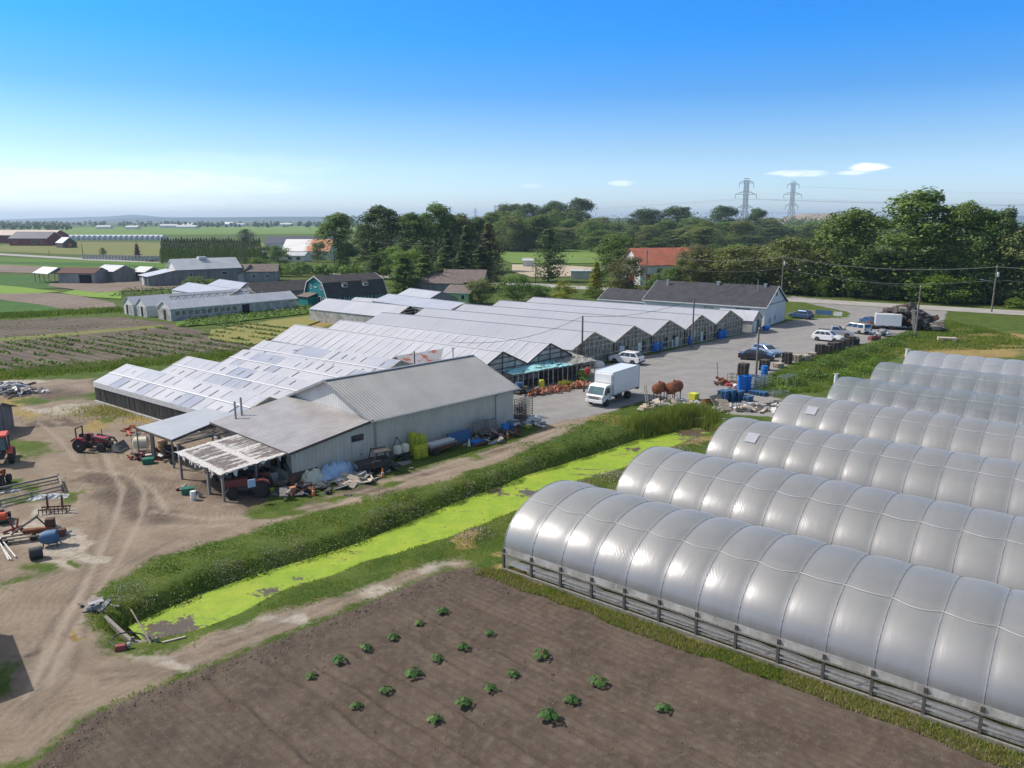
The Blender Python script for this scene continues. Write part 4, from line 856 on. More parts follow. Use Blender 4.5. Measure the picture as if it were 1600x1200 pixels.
# ------------------------------------------------------------------ vegetation
def leaf_material(name, stops, trans=.25, rand=.12, hue=.012):
    m, t, b = newmat(name); a = t.attr('tone'); pos = t.new('ShaderNodeTexCoord').outputs['Object']
    o = t.new('ShaderNodeObjectInfo').outputs['Random']
    col = t.ramp(a, stops)
    hs = t.new('ShaderNodeHueSaturation'); t.put(hs.inputs['Value'], t.m('ADD', 1 - rand, t.m('MULTIPLY', o, 2 * rand))); t.put(hs.inputs['Hue'], t.m('ADD', .5 - hue, t.m('MULTIPLY', t.m('FRACT', t.m('MULTIPLY', o, 7.3)), 2 * hue))); t.put(hs.inputs['Color'], col)
    t.put(b.inputs['Base Color'], hs.outputs[0]); b.inputs['Roughness'].default_value = .6; b.inputs['Specular IOR Level'].default_value = .25
    tl = t.new('ShaderNodeBsdfTranslucent'); t.put(tl.inputs[0], t.mix(1., hs.outputs[0], (1.3, 1.35, .7), 'MULTIPLY')); mx = t.new('ShaderNodeMixShader'); mx.inputs[0].default_value = trans
    t.l.new(b.outputs[0], mx.inputs[1]); t.l.new(tl.outputs[0], mx.inputs[2]); t.l.new(mx.outputs[0], t.n['Material Output'].inputs[0]); M[name] = m
leaf_material('leaf_green', [(0, (0.069, 0.122, 0.025)), (.5, (0.122, 0.194, 0.040)), (1, (0.206, 0.281, 0.069))])
leaf_material('leaf_dark', [(0, (0.045, 0.083, 0.025)), (.5, (0.075, 0.122, 0.035)), (1, (0.125, 0.181, 0.053))], .2)
leaf_material('leaf_olive', [(0, (0.112, 0.144, 0.044)), (.5, (0.181, 0.206, 0.062)), (1, (0.263, 0.275, 0.100))])
leaf_material('leaf_brown', [(0, (0.088, 0.098, 0.037)), (.5, (0.144, 0.144, 0.056)), (1, (0.200, 0.188, 0.077))])
leaf_material('leaf_yellow', [(0, (.09, .15, .015)), (.5, (.22, .24, .015)), (1, (.5, .4, .02))])
leaf_material('leaf_bright', [(0, (0.075, 0.144, 0.019)), (.5, (0.131, 0.213, 0.027)), (1, (0.200, 0.275, 0.050))])
leaf_material('grass_blades', [(0, (.045, .085, .014)), (.35, (.1, .165, .025)), (.62, (.17, .235, .038)), (.82, (.23, .235, .065)), (.92, (.32, .26, .125)), (1, (.42, .38, .28))], .35, .02, .005)
leaf_material('crop_leaf', [(0, (.05, .1, .015)), (.5, (.1, .17, .03)), (1, (.2, .26, .08))], .25, .05, .01)
leaf_material('squash_leaf', [(0, (.04, .1, .022)), (.5, (.07, .15, .035)), (1, (.13, .22, .06))], .3, .08, .01)
pm('bark', (.13, .105, .085), (.08, .065, .055), 3, .95)
pm('bark_pale', (.3, .27, .24), (.2, .18, .16), 3, .95)

def quads_mesh(name, cen, nrm, size, tone, mat, asp=.62):
    """many leaf-sized faces with a tone each"""
    n = len(cen); r = nrs.randn(n, 3); u = np.cross(nrm, r); u /= np.linalg.norm(u, axis=1)[:, None] + 1e-9; v = np.cross(nrm, u)
    u = u * (size * .5)[:, None]; v = v * (size * .5 * asp)[:, None]
    k = nrs.uniform(.3, .75, n)[:, None]
    V = np.stack([cen - u, cen - u * (1 - 2 * .5) - v, cen + u, cen + u * (k - .5) + v], 1).reshape(-1, 3).astype(np.float32)
    me = bpy.data.meshes.new(name); me.vertices.add(4 * n); me.vertices.foreach_set('co', V.ravel()); me.loops.add(4 * n); me.loops.foreach_set('vertex_index', np.arange(4 * n, dtype=np.int32))
    me.polygons.add(n); me.polygons.foreach_set('loop_start', np.arange(0, 4 * n, 4, dtype=np.int32)); me.polygons.foreach_set('loop_total', np.full(n, 4, np.int32)); me.update(calc_edges=True)
    t = me.attributes.new('tone', 'FLOAT', 'POINT'); t.data.foreach_set('value', np.repeat(tone, 4).astype(np.float32)); me.materials.append(M[mat]); return me
def crown(kind, seed):
    """leaf positions for a tree of its own species, unit: metres"""
    q = np.random.RandomState(seed); cen, nr, sz = [], [], []
    if kind in ('broad', 'round', 'tall', 'shrub'):
        Ht, Wd, z0, nl, leaves, ls = {'broad': (15, 10, .7, 34, 8500, .4), 'round': (10, 8.5, .4, 26, 6000, .33), 'tall': (18, 8.2, .8, 38, 9500, .4), 'shrub': (4, 4.6, .05, 16, 2200, .22)}[kind]
        for _ in range(nl):
            f = q.rand() ** .85; z = z0 + (Ht - z0) * (.1 + .86 * f)
            env = {'tall': np.sin(np.pi * min(1, .12 + .86 * f)) ** .6, 'broad': np.sin(np.pi * min(1, .2 + .76 * f)) ** .6, 'round': np.sin(np.pi * min(1, .25 + .7 * f)) ** .55, 'shrub': np.sqrt(max(.05, 1 - f * f * .85))}[kind]
            a = q.rand() * 6.283; rr = Wd / 2 * env * np.sqrt(q.rand()) * .85
            R_ = Wd * q.uniform(.11, .21); c = np.array([np.cos(a) * rr, np.sin(a) * rr, z])
            m = int(leaves / nl * q.uniform(.7, 1.3)); d = q.randn(m, 3); d /= np.linalg.norm(d, axis=1)[:, None]
            rad = R_ * (q.rand(m) ** .33 * .75 + .4 * q.rand(m)); p = c + d * rad[:, None] * np.array([1, 1, .8]); cen.append(p)
            nn = d * .9 + np.array([0, 0, .45]) + q.randn(m, 3) * .45; nr.append(nn); sz.append(ls * q.uniform(.6, 1.35, m))
        m = leaves // 5; p = np.column_stack([q.randn(m) * Wd * .2, q.randn(m) * Wd * .2, z0 + (Ht - z0) * q.uniform(.05, .85, m)]); cen.append(p); nr.append(q.randn(m, 3) + [0, 0, .5]); sz.append(ls * q.uniform(.7, 1.4, m))
    else:
        Ht, Wd, z0, leaves, ls = {'conifer': (16, 6.5, .6, 4600, .45), 'pine': (15, 9, .5, 4600, .5), 'column': (6, 2.0, .1, 1300, .28)}[kind]
        lay = {'conifer': 24, 'pine': 17, 'column': 1}[kind]
        if kind == 'column':
            f = q.rand(leaves) ** .9; a = q.rand(leaves) * 6.283; rr = Wd / 2 * (np.sin(np.pi * np.clip(.3 + .68 * f, 0, 1)) ** .6) * q.uniform(.75, 1.1, leaves) * (1 + .15 * np.sin(a * 5 + f * 9))
            p = np.column_stack([np.cos(a) * rr, np.sin(a) * rr, z0 + (Ht - z0) * f]); cen.append(p); nr.append(np.column_stack([np.cos(a), np.sin(a), np.full(leaves, .5)]) + q.randn(leaves, 3) * .4); sz.append(ls * q.uniform(.6, 1.4, leaves))
        for k in range(lay if kind != 'column' else 0):
            f = (k + .5) / lay; z = z0 + (Ht - z0) * f
            env = (1 - f) ** .8 + .03 if kind == 'conifer' else np.sin(np.pi * min(1, .22 + .76 * f)) ** .8
            nb = max(3, int((9 if kind == 'conifer' else 7) * (.4 + env)))
            for b in range(nb):
                a = q.rand() * 6.283; L = Wd / 2 * env * q.uniform(.65, 1.12); m = int(leaves / lay / nb * q.uniform(.8, 1.2)) + 4; s = q.rand(m) ** .6
                drop = (-.28 if kind == 'conifer' else .12) * L * s
                p = np.column_stack([np.cos(a) * L * s, np.sin(a) * L * s, z + drop]) + q.randn(m, 3) * np.array([.28, .28, .2]) * (.5 + L * .25)
                cen.append(p); nr.append(np.column_stack([np.full(m, np.cos(a) * .5), np.full(m, np.sin(a) * .5), np.full(m, .7)]) + q.randn(m, 3) * .4); sz.append(ls * q.uniform(.6, 1.3, m))
    cen = np.concatenate(cen); nr = np.concatenate(nr); sz = np.concatenate(sz); nr /= np.linalg.norm(nr, axis=1)[:, None] + 1e-9
    keep = cen[:, 2] > .02; return cen[keep], nr[keep], sz[keep], Ht
PROTO = {}
def tree_proto(kind, mat, seed, name):
    cen, nr, sz, Ht = crown(kind, seed); q = np.random.RandomState(seed + 1)
    tone = np.clip(q.normal(.5, .2, len(cen)), 0, 1)
    cm = quads_mesh('crown', cen, nr, sz, tone, mat)
    mb = MB(); rr = random.Random(seed); th = Ht * (.8 if kind in ('conifer', 'pine', 'column') else .62); w = Ht * .014 + .03
    pts = [Vector((rr.uniform(-.02, .02) * Ht * k / 4, rr.uniform(-.02, .02) * Ht * k / 4, th * k / 4 - (.2 if k == 0 else 0))) for k in range(5)]
    mb.tube(pts, w, 7, r1=w * .3)
    for k in range(0 if kind == 'column' else 7):
        f = rr.uniform(.3, .9); p = pts[0].lerp(pts[-1], f); a = rr.uniform(0, 6.28); L = Ht * rr.uniform(.12, .24)
        mb.tube([p, p + Vector((math.cos(a) * L * .5, math.sin(a) * L * .5, L * .35)), p + Vector((math.cos(a) * L, math.sin(a) * L, L * .8))], w * .4, 5, r1=w * .1)
    r = thing(name, '', 'tree'); c = bpy.data.objects.new('crown', cm); C.objects.link(c); c.parent = r
    t = mb.build('trunk', 'bark', r, True); PROTO[(kind, mat, seed)] = (r, Ht, float(np.percentile(np.abs(cen[:, 0]), 97)) * 2); return r
SPECIES = {'tall': 'leafy_tree', 'broad': 'leafy_tree', 'round': 'round_tree', 'shrub': 'shrub', 'conifer': 'conifer', 'pine': 'pine_tree', 'column': 'cedar'}
USED = set()
def plant(kind, mat, x, y, h, w, label, group=None, cat=None, z=0.0, seed=None):
    seed = seed or rnd.choice((11, 12, 13)); key = (kind, mat, seed)
    if key not in PROTO: tree_proto(kind, mat, seed, SPECIES[kind])
    r, Ht, Wp = PROTO[key]; sw = w / Wp; sc = (sw, sw, h / Ht); rz = rnd.uniform(0, 6.28)
    if key not in USED: USED.add(key); o = r; o.location = (x, y, z); o.rotation_euler = (0, 0, rz); o.scale = sc
    else: o = dup(r, (x, y, z), rz, scale=sc)
    o['label'] = label; o['category'] = cat or ('shrub' if kind == 'shrub' else 'tree')
    if group: o['group'] = group
    elif 'group' in o: del o['group']
    return o
def ptree(kind, mat, px, yb, yt, wpx, label, group=None, cat=None, seed=None):
    p = G(px, yb); h = hat(px, yb, yt); w = wpx * p.y / F * 1.02
    return plant(kind, mat, p.x, p.y, h, w, label, group, cat, seed=seed)
TREES = [
 ('tall', 'leaf_green', 531, 424, 331, 58, 'tall leafy tree standing apart at the left end of the tree group'),
 ('tall', 'leaf_dark', 598, 428, 319, 66, 'tall dark broad crowned tree second in the tree group beyond the road'),
 ('broad', 'leaf_green', 575, 420, 352, 50, 'mid green tree filling the gap right of the lone tall tree'),
 ('tall', 'leaf_green', 648, 428, 331, 62, 'pale green tall tree in the middle of the tree group'),
 ('tall', 'leaf_green', 683, 426, 318, 54, 'tallest pointed leafy tree in the middle of the tree group'),
 ('tall', 'leaf_olive', 716, 424, 332, 50, 'greyish green tree behind the dark conifers'),
 ('tall', 'leaf_dark', 745, 424, 338, 44, 'dark leafy tree at the right end of the tree group'),
 ('conifer', 'leaf_dark', 730, 440, 352, 40, 'tall dark spruce left of the pair in the tree group'),
 ('conifer', 'leaf_brown', 764, 440, 348, 46, 'tall brownish spruce at the right edge of the tree group'),
 ('conifer', 'leaf_dark', 700, 440, 362, 38, 'dark spruce between leafy trees in the tree group'),
 ('pine', 'leaf_dark', 664, 438, 372, 44, 'dark pine half hidden in the tree group'),
 ('round', 'leaf_bright', 612, 436, 386, 44, 'bright green bushy tree at the foot of the dark broad tree'),
 ('round', 'leaf_bright', 640, 442, 382, 50, 'bright green rounded tree in front of the tall trees'),
 ('conifer', 'leaf_dark', 584, 436, 372, 26, 'narrow dark conifer beside the road left of the brown roofed house'),
 ('conifer', 'leaf_green', 632, 458, 402, 50, 'dense green cedar leftmost in the row behind the house'),
 ('conifer', 'leaf_green', 664, 455, 398, 48, 'dense green cedar second in the row behind the house'),
 ('conifer', 'leaf_green', 694, 453, 396, 44, 'dense green cedar third in the row behind the house'),
 ('conifer', 'leaf_dark', 722, 452, 392, 44, 'dark cedar fourth in the row behind the house'),
 ('conifer', 'leaf_dark', 752, 452, 384, 46, 'dark cedar at the right end of the row behind the house'),
 ('pine', 'leaf_dark', 857, 440, 358, 46, 'lone dark pine standing before the green slope'),
 ('broad', 'leaf_green', 962, 440, 367, 62, 'broad green tree left of the orange roofed building'),
 ('conifer', 'leaf_yellow', 931, 462, 409, 26, 'golden brown cypress left of the bushy tree'),
 ('round', 'leaf_brown', 979, 462, 402, 54, 'brown green bushy tree left of the orange roofed building'),
 ('shrub', 'leaf_yellow', 884, 468, 439, 44, 'yellow flowering shrub behind the smooth greenhouse roofs'),
 ('shrub', 'leaf_bright', 926, 465, 448, 30, 'bright green shrub right of the yellow flowering one'),
 ('round', 'leaf_olive', 752, 476, 431, 44, 'pale olive bush beside the light green house'),
 ('round', 'leaf_green', 803, 472, 424, 52, 'green bush right of the pale olive one behind the greenhouses'),
 ('round', 'leaf_green', 838, 470, 440, 40, 'low green bush left of the yellow flowering shrub'),
 ('round', 'leaf_green', 1046, 455, 413, 44, 'rounded green tree in front of the orange roofed building'), ('round', 'leaf_olive', 1072, 456, 404, 46, 'olive tree half hiding the right end of the orange roof'), ('round', 'leaf_green', 1022, 456, 428, 26, 'small green bush by the red door of the orange roofed building'),
 ('shrub', 'leaf_bright', 1040, 462, 440, 60, 'low bright shrub between orange roofed building and dark shop roof'),
 ('broad', 'leaf_green', 1318, 464, 326, 98, 'broad deep green tree rising above the wood left of the tallest one'),
 ('tall', 'leaf_green', 1424, 468, 297, 112, 'tallest tree of the wood with open crown against the sky'),
 ('tall', 'leaf_green', 1492, 472, 312, 64, 'tall slim tree right of the tallest tree of the wood'),
 ('tall', 'leaf_green', 1524, 473, 322, 60, 'pointed green tree second right of the tallest tree of the wood'),
 ('broad', 'leaf_olive', 1588, 475, 350, 90, 'olive tree at the right edge of the photo'),
 ('tall', 'leaf_dark', 1556, 474, 325, 46, 'dark narrow tree near the right edge of the wood'),
 ('round', 'leaf_brown', 1088, 454, 376, 50, 'brownish tree against the right end of the orange roof'),
 ('round', 'leaf_olive', 1238, 459, 372, 90, 'pale olive willow in the wood left of the deep green tree'),
 ('round', 'leaf_olive', 1150, 456, 385, 84, 'olive willow below the left pylon'),
 ('round', 'leaf_bright', 1470, 474, 424, 90, 'bright leafy bush at the road edge below the tallest tree'),
 ('shrub', 'leaf_bright', 1592, 481, 466, 44, 'bright green shrub by the road at the right edge'),
 ('round', 'leaf_dark', 415, 412, 380, 30, 'dark purple green tree beside the pole left of the white hall'),
 ('round', 'leaf_green', 436, 414, 384, 34, 'green tree in front of the white hall'),
 ('round', 'leaf_brown', 497, 410, 374, 28, 'rust tinted tree in front of the orange patched hall roof'),
 ('shrub', 'leaf_bright', 440, 432, 410, 44, 'leafy bush left of the parked blue car on the road'),
 ('shrub', 'leaf_green', 470, 432, 408, 32, 'small dark bush beside the blue car on the road'),
 ('shrub', 'leaf_bright', 408, 417, 402, 42, 'bright bush at the right end of the cedar hedge'),
 ('shrub', 'leaf_bright', 312, 448, 432, 50, 'bright green bush in front of the long grey farm barn'),
 ('pine', 'leaf_dark', 161, 400, 387, 10, 'small round clipped tree beside the stone fence'),
 ('pine', 'leaf_dark', 385, 376, 358, 26, 'dark tree behind the cedar hedge'),
]
for t in TREES: ptree(*t)
for i in range(44):      # the hedge of columnar cedars
    px = 252 + i * 3.7 + rnd.uniform(-.8, .8)
    if px < 410: ptree('column', 'leaf_bright', px, 412 + (px - 252) * .012, 389 - rnd.uniform(0, 2), 4.6, 'columnar cedar in the long clipped hedge by the straight road', 'cedars of the hedge')
for i in range(36): ptree('column', 'leaf_dark', 256 + i * 4.3, 402, 372 + rnd.uniform(-2, 3), 6, 'tall dark cedar in the row behind the clipped hedge', 'tall cedars behind the hedge')
# the wood beyond the road on the right
cnt = 0; PLANTED = []
for i in range(900):
    a = rnd.uniform(-120, 190); k = rnd.uniform(13, 90); p = R0 + RD * a + RN * k
    px = 800 + F * p.x / (p.y * CP + H * SP)
    if not (1060 < px < 1700) or (px < 1180 and k < 24) : continue
    if any((p.x - q[0]) ** 2 + (p.y - q[1]) ** 2 < (3.6 + k * .045) ** 2 for q in PLANTED): continue
    PLANTED.append((p.x, p.y)); cnt += 1
    if k < 20: kd, mt, h, w, lb = rnd.choice((('round', 'leaf_green'), ('round', 'leaf_olive'), ('shrub', 'leaf_bright'), ('round', 'leaf_dark'))) + (rnd.uniform(3.5, 6.5), rnd.uniform(5, 8), 'leafy bush of the thicket along the far road edge')
    else: kd, mt, h, w, lb = rnd.choice((('broad', 'leaf_green'), ('round', 'leaf_olive'), ('tall', 'leaf_green'), ('round', 'leaf_brown'), ('broad', 'leaf_olive'), ('broad', 'leaf_dark'))) + (rnd.uniform(7, 11.5) + (2 if px > 1450 else 0), rnd.uniform(7, 10), 'leafy tree in the wood beyond the road on the right')
    plant(kd, mt, p.x, p.y, h, w, lb, 'thicket along the road' if k < 20 else 'trees of the right hand wood', 'bush' if k < 20 else 'tree')
    if cnt > 150: break
# trees of the far wood behind the slope
for i in range(85):
    px = rnd.choice((rnd.uniform(770, 940), rnd.uniform(930, 1380), rnd.uniform(770, 1380))); dd_ = rnd.uniform(0, 1); yb = 395 - 20 * dd_
    top = (319 if px < 935 else 333 if px < 1180 else 338) + rnd.uniform(-6, 22) + (8 - 16 * dd_) * 0
    if px > 1180: yb = 385 - 12 * dd_
    ptree(rnd.choice(('tall', 'broad', 'broad')), rnd.choice(('leaf_green', 'leaf_dark', 'leaf_green', 'leaf_olive')), px, yb, top + (1 - dd_) * 24, rnd.uniform(34, 56), 'tree in the distant wood below the skyline', 'trees of the distant wood')
for px, yt, w in ((795, 322, 46), (828, 318, 44), (868, 314, 50), (905, 309, 44), (1058, 322, 54), (1020, 328, 44), (1128, 321, 46), (1180, 325, 30), (1000, 327, 40), (640, 345, 40), (780, 330, 36)):
    ptree('broad', 'leaf_dark', px, 378, yt, w, 'taller rounded tree on the skyline of the distant wood', 'skyline trees of the distant wood')

# ---- grass, reeds and crops: nobody could count the blades
def blades(name, P, hmin, hmax, wd, tone, lean=.35, mat='grass_blades', zs=None):
    n = len(P); z = height(P) if zs is None else zs; h = nrs.uniform(hmin, hmax, n) if np.isscalar(hmin) else nrs.uniform(hmin, hmax)
    a = nrs.rand(n) * 6.283; w = wd * nrs.uniform(.6, 1.4, n); l = lean * h * nrs.rand(n); b = nrs.rand(n) * 6.283
    base = np.column_stack([P, z - .03]); d = np.column_stack([np.cos(a), np.sin(a), np.zeros(n)]) * w[:, None] / 2
    tip = base + np.column_stack([np.cos(b) * l, np.sin(b) * l, h])
    V = np.stack([base - d, base + d, tip], 1).reshape(-1, 3).astype(np.float32)
    me = bpy.data.meshes.new(name); me.vertices.add(3 * n); me.vertices.foreach_set('co', V.ravel()); me.loops.add(3 * n); me.loops.foreach_set('vertex_index', np.arange(3 * n, dtype=np.int32))
    me.polygons.add(n); me.polygons.foreach_set('loop_start', np.arange(0, 3 * n, 3, dtype=np.int32)); me.polygons.foreach_set('loop_total', np.full(n, 3, np.int32)); me.update(calc_edges=True)
    t = me.attributes.new('tone', 'FLOAT', 'POINT'); t.data.foreach_set('value', np.repeat(np.clip(tone, 0, 1), 3).astype(np.float32)); me.materials.append(M[mat])
    o = bpy.data.objects.new(name, me); C.objects.link(o); return tag(o, kind='stuff')
def scatter(n, x0, x1, y0, y1): return np.column_stack([nrs.uniform(x0, x1, n), nrs.uniform(y0, y1, n)])
def banks():
    P = scatter(420000, -26, 30, 27, 86); dd = sdf(P, DITCH); yd = sdf(P, YARD); sd = sdf(P, SOIL); lt = sdf(P, LOT)
    free = (dd < -.05) & (yd < .15) & (sd < .1) & (lt < -.1) & (P[:, 0] < 24)
    up_side = P @ np.array([-.7, .71]) > (np.array([G(560, 868).x, G(560, 868).y]) @ np.array([-.7, .71]))
    nz = vnoise(P, 2.6, 21); nz2 = vnoise(P, .9, 22)
    k = free & (dd > -2.6) & up_side; nz0 = vnoise(P, 6., 23); hb = np.clip(.1 + (.1 + .6 * nz0) * np.exp(-((dd + .7) / .9) ** 2) + .3 * nz + .3 * nz2, .04, .75)
    tone = .5 + .5 * nz2 + .35 * nz + nrs.normal(0, .1, len(P)); tone = np.where(nrs.rand(len(P)) < .1 + .9 * np.clip(nz0 - .08, 0, 1) * np.exp(-((dd + .9) / .8) ** 2), nrs.uniform(.8, 1, len(P)), tone) - .16 * np.exp(-((dd + .55) / .6) ** 2)
    blades('bank_grass', P[k], hb[k] * .5, hb[k] * 1.15, .055, tone[k], .6)
    k = free & ~((dd > -2.6) & up_side) & (dd > -9) & (P[:, 1] < 90); kk = k & (nrs.rand(len(P)) < .75)
    hs = np.clip(.1 + .12 * nz + .1 * nz2, .04, .35) * np.where(dd > -1.2, 1.5, 1); t2 = .42 + .5 * nz + .3 * nz2 + nrs.normal(0, .1, len(P))
    blades('short_grass', P[kk], hs[kk] * .6, hs[kk] * 1.3, .05, t2[kk], .6)
    # tall reeds by the head of the ditch
    Q = []
    for px, py, r_, m in ((1060, 652, 2.2, 3500), (1085, 648, 2.0, 3500), (1030, 662, 1.8, 2500), (1000, 668, 1.6, 1800), (1105, 655, 1.2, 1200)):
        c = G(px, py); Q.append(np.array([c.x, c.y]) + nrs.randn(m, 2) * r_ * .45)
    Q = np.concatenate(Q); Q = Q[sdf(Q, DITCH) < .1]; blades('tall_reeds', Q, .5, 1.35, .05, nrs.normal(.62, .16, len(Q)), .25)
    # yellowed grass along the near tunnel
    a, b = Vector((2.16, 42.8, 0)) - TN * (HW + .15), Vector((2.16, 42.8, 0)) - TN * (HW + 1.25)
    s = nrs.uniform(-1, 30, 26000); w = nrs.rand(26000); P2 = np.array([a.x, a.y]) + s[:, None] * np.array([TD.x, TD.y]) - w[:, None] * 1.15 * np.array([TN.x, TN.y]); P2 += (vnoise(P2, 1.2, 31) * .5)[:, None] * np.array([TN.x, TN.y])
    blades('dry_grass', P2, .05, .26, .045, nrs.normal(.8, .12, len(P2)) - .2 * (vnoise(P2, 2.2, 33) > .15), .6)
    # lush bank between the car park and the tunnels
    P3 = scatter(150000, 28, 84, 84, 150); l3 = sdf(P3, LOT); edge = W([(1200, 622), (1180, 604), (1210, 584), (1290, 551), (1350, 540), (1400, 526), (1480, 500), (1600, 512), (1600, 545), (1420, 550), (1365, 575), (1300, 605), (1250, 625)])
    k = (sdf(P3, edge) > 0) & (l3 < -.2); n3 = vnoise(P3, 4, 41); n4 = vnoise(P3, 1.4, 42); h3 = np.clip(.35 + .7 * n3 + .4 * n4, .12, 1.2)
    blades('lush_bank', P3[k], h3[k] * .5, h3[k] * 1.1, .1, (.4 + .6 * n4 + .4 * n3 + nrs.normal(0, .1, len(P3)))[k], .45)
    # weeds scattered over the yard and the strip along the barn
    P4 = scatter(90000, -48, 2, 26, 76); w4 = vnoise(P4, 1.6, 51) + .6 * vnoise(P4, .5, 52); bar = np.array([.719, -.695]); loc = (P4 - np.array(BA)) @ bar
    al = (P4 - np.array(BA)) @ np.array([.695, .719])
    k = ((loc > .1) & (loc < 3.0) & (al > -6) & (al < 16) & (w4 > .1)) | ((sdf(P4, YARD) > 0) & (w4 > .52) & (loc > 4)) | ((P4[:, 0] < -26) & (P4[:, 1] < 62) & (w4 > .42) & (sdf(P4, YARD) > 0) & (P4[:, 0] < -27 - (62 - P4[:, 1]) * -.28 ))
    blades('yard_weeds', P4[k], .04, .2, .05, nrs.normal(.5, .2, int(k.sum())), .6)
    # straw-coloured tufts by the slatted wall
    c = G(195, 640); P5 = np.array([c.x, c.y]) + nrs.randn(7000, 2) * np.array([2.6, 1.9]); P5 = P5[P5[:, 1] < 78]; blades('straw_tufts', P5, .08, .4, .07, nrs.normal(.88, .12, len(P5)), .6)
banks()
# field weeds on the far bank of the vegetable plot (the bright edge behind the yard)
def rowline(name, A, B, n, width, h, wd, tone, tsd, mat='grass_blades'):
    a, b = G(*A), G(*B); s = nrs.rand(n)[:, None]; e = np.array([b.x - a.x, b.y - a.y]); nn = np.array([-e[1], e[0]]) / np.linalg.norm(e)
    P = np.array([a.x, a.y]) + s * e + (nrs.randn(n) * width * .5)[:, None] * nn; blades(name, P, h * .4, h * 1.2, wd, nrs.normal(tone, tsd, n) + .3 * vnoise(P, 3, 61), .5, mat)
rowline('field_edge_grass', (-20, 588), (420, 548), 26000, 3.6, .42, .12, .5, .2)
rowline('field_edge_grass', (-20, 496), (190, 484), 7000, 4.5, .6, .25, .38, .18)

leaf_material('dead_weed', [(0, (.16, .13, .11)), (.5, (.3, .26, .22)), (1, (.5, .47, .42))], .1)
def clump(name, spots, mat, size, dens, z0=0.0, tone=.5):
    """ragged weedy clumps: each spot is (px, py, radius, height)"""
    cen, nr = [], []
    for px, py, r_, h in spots:
        g = G(px, py); n = int(dens * r_ * r_); d = nrs.randn(n, 2) * r_ * .5; f = np.exp(-(d * d).sum(1) / (r_ * r_)); P = d + np.array([g.x, g.y]); z = height(P) + h * f * nrs.rand(n) ** .7 + z0; ok = sdf(P, DITCH) < -.1; P, z = P[ok], z[ok]; n = len(P); cen.append(np.column_stack([P, z])); nr.append(nrs.randn(n, 3) * .6 + np.array([0, 0, .7]))
    cen = np.concatenate(cen); nr = np.concatenate(nr); nr /= np.linalg.norm(nr, axis=1)[:, None]; me = quads_mesh(name, cen, nr, size * nrs.uniform(.5, 1.5, len(cen)), np.clip(nrs.normal(tone, .25, len(cen)), 0, 1), mat, .5); o = bpy.data.objects.new(name, me); C.objects.link(o); return tag(o, kind='stuff')
clump('dead_weeds', [(205, 926, 1.0, .5), (228, 938, .8, .5), (345, 893, 1.1, .5), (372, 884, .8, .5), (425, 868, 1.0, .6), (462, 856, 1.1, .8), (592, 812, 1.3, .6), (625, 800, 1.2, .6), (655, 792, .9, .7), (700, 770, 1.0, .6), (735, 762, 1.2, .7), (775, 745, 1.0, .6), (830, 725, 1.2, .6), (180, 945, .8, .4)], 'dead_weed', .075, 330, tone=.2)
clump('bank_weeds', [(250, 950, 1.2, .6), (300, 930, 1.3, .7), (385, 900, 1.3, .8), (410, 886, 1.2, .7), (500, 860, 1.4, .8), (535, 850, 1.4, .9), (570, 836, 1.2, .7), (640, 806, 1.2, .8), (680, 790, 1.4, .8), (715, 772, 1.2, .8), (760, 755, 1.4, .9), (800, 740, 1.5, 1.0), (850, 715, 1.6, 1.1), (890, 700, 1.6, 1.1), (930, 690, 1.5, 1.0), (970, 680, 1.5, 1.1)], 'leaf_green', .13, 420, tone=.4)
clump('bank_weeds', [(440, 830, 1.5, .35), (620, 780, 1.6, .4), (520, 810, 1.2, .3), (900, 672, 1.6, .5), (950, 660, 1.8, .6), (985, 655, 1.6, .6), (830, 700, 1.4, .5), (330, 862, 1.5, .3), (260, 890, 1.2, .3)], 'leaf_bright', .12, 260, tone=.6)
clump('dead_weeds', [(1000, 722, 1.6, .4), (1050, 708, 1.8, .4), (880, 775, 1.6, .4), (960, 748, 1.6, .4), (1080, 692, 1.4, .4), (915, 765, 1.3, .4), (740, 838, 1.5, .25)], 'dead_weed', .1, 260, tone=.3)
clump('bank_shrubs', [(1300, 575, 2.4, 1.9), (1335, 560, 2.2, 1.6), (1270, 590, 2.0, 1.2), (1390, 540, 2.2, 1.3), (1360, 552, 2.0, 1.4), (1240, 600, 1.8, 1.0), (1420, 528, 2.0, 1.0)], 'leaf_green', .2, 420, tone=.45)
clump('bank_shrubs', [(1345, 582, 2.0, 1.4), (1320, 590, 1.8, 1.2), (1365, 572, 1.6, 1.2), (1225, 612, 1.6, .7)], 'leaf_bright', .18, 420, tone=.6)
# ------------------------------------------------------------------ fields, far buildings and hills
def fieldmat(name, c1, c2, row=0., rot=-35, sc=.35, c3=None):
    m, t, b = newmat(name); pos = t.new('ShaderNodeNewGeometry').outputs['Position']
    n = t.noise(pos, sc, 6, .65); n2 = t.noise(pos, sc * 6, 5, .7); col = t.mix(t.maprange(n, .3, .7), c1, c2)
    if row:
        s = t.new('ShaderNodeSeparateXYZ'); t.l.new(t.mapping(pos, rot=(0, 0, R(-rot))), s.inputs[0])
        w = t.m('SINE', t.m('ADD', t.m('MULTIPLY', s.outputs[1], 6.283 / row), t.m('MULTIPLY', n2, 5.))); col = t.mix(t.maprange(w, 0, .9, 0, .55), col, c3 or tuple(x * .6 for x in c1))
    col = t.mix(t.maprange(n2, .5, .8, 0, .4), col, tuple(x * .65 for x in c2)); t.put(b.inputs['Base Color'], col); b.inputs['Roughness'].default_value = .95; b.inputs['Specular IOR Level'].default_value = .1
    t.put(b.inputs['Normal'], t.bump(n2, .5, .15)); M[name] = m
fieldmat('field_light', (.12, .2, .04), (.16, .23, .055), 0, sc=.02)
fieldmat('field_green', (.09, .17, .03), (.12, .2, .035), 1.6, sc=.06)
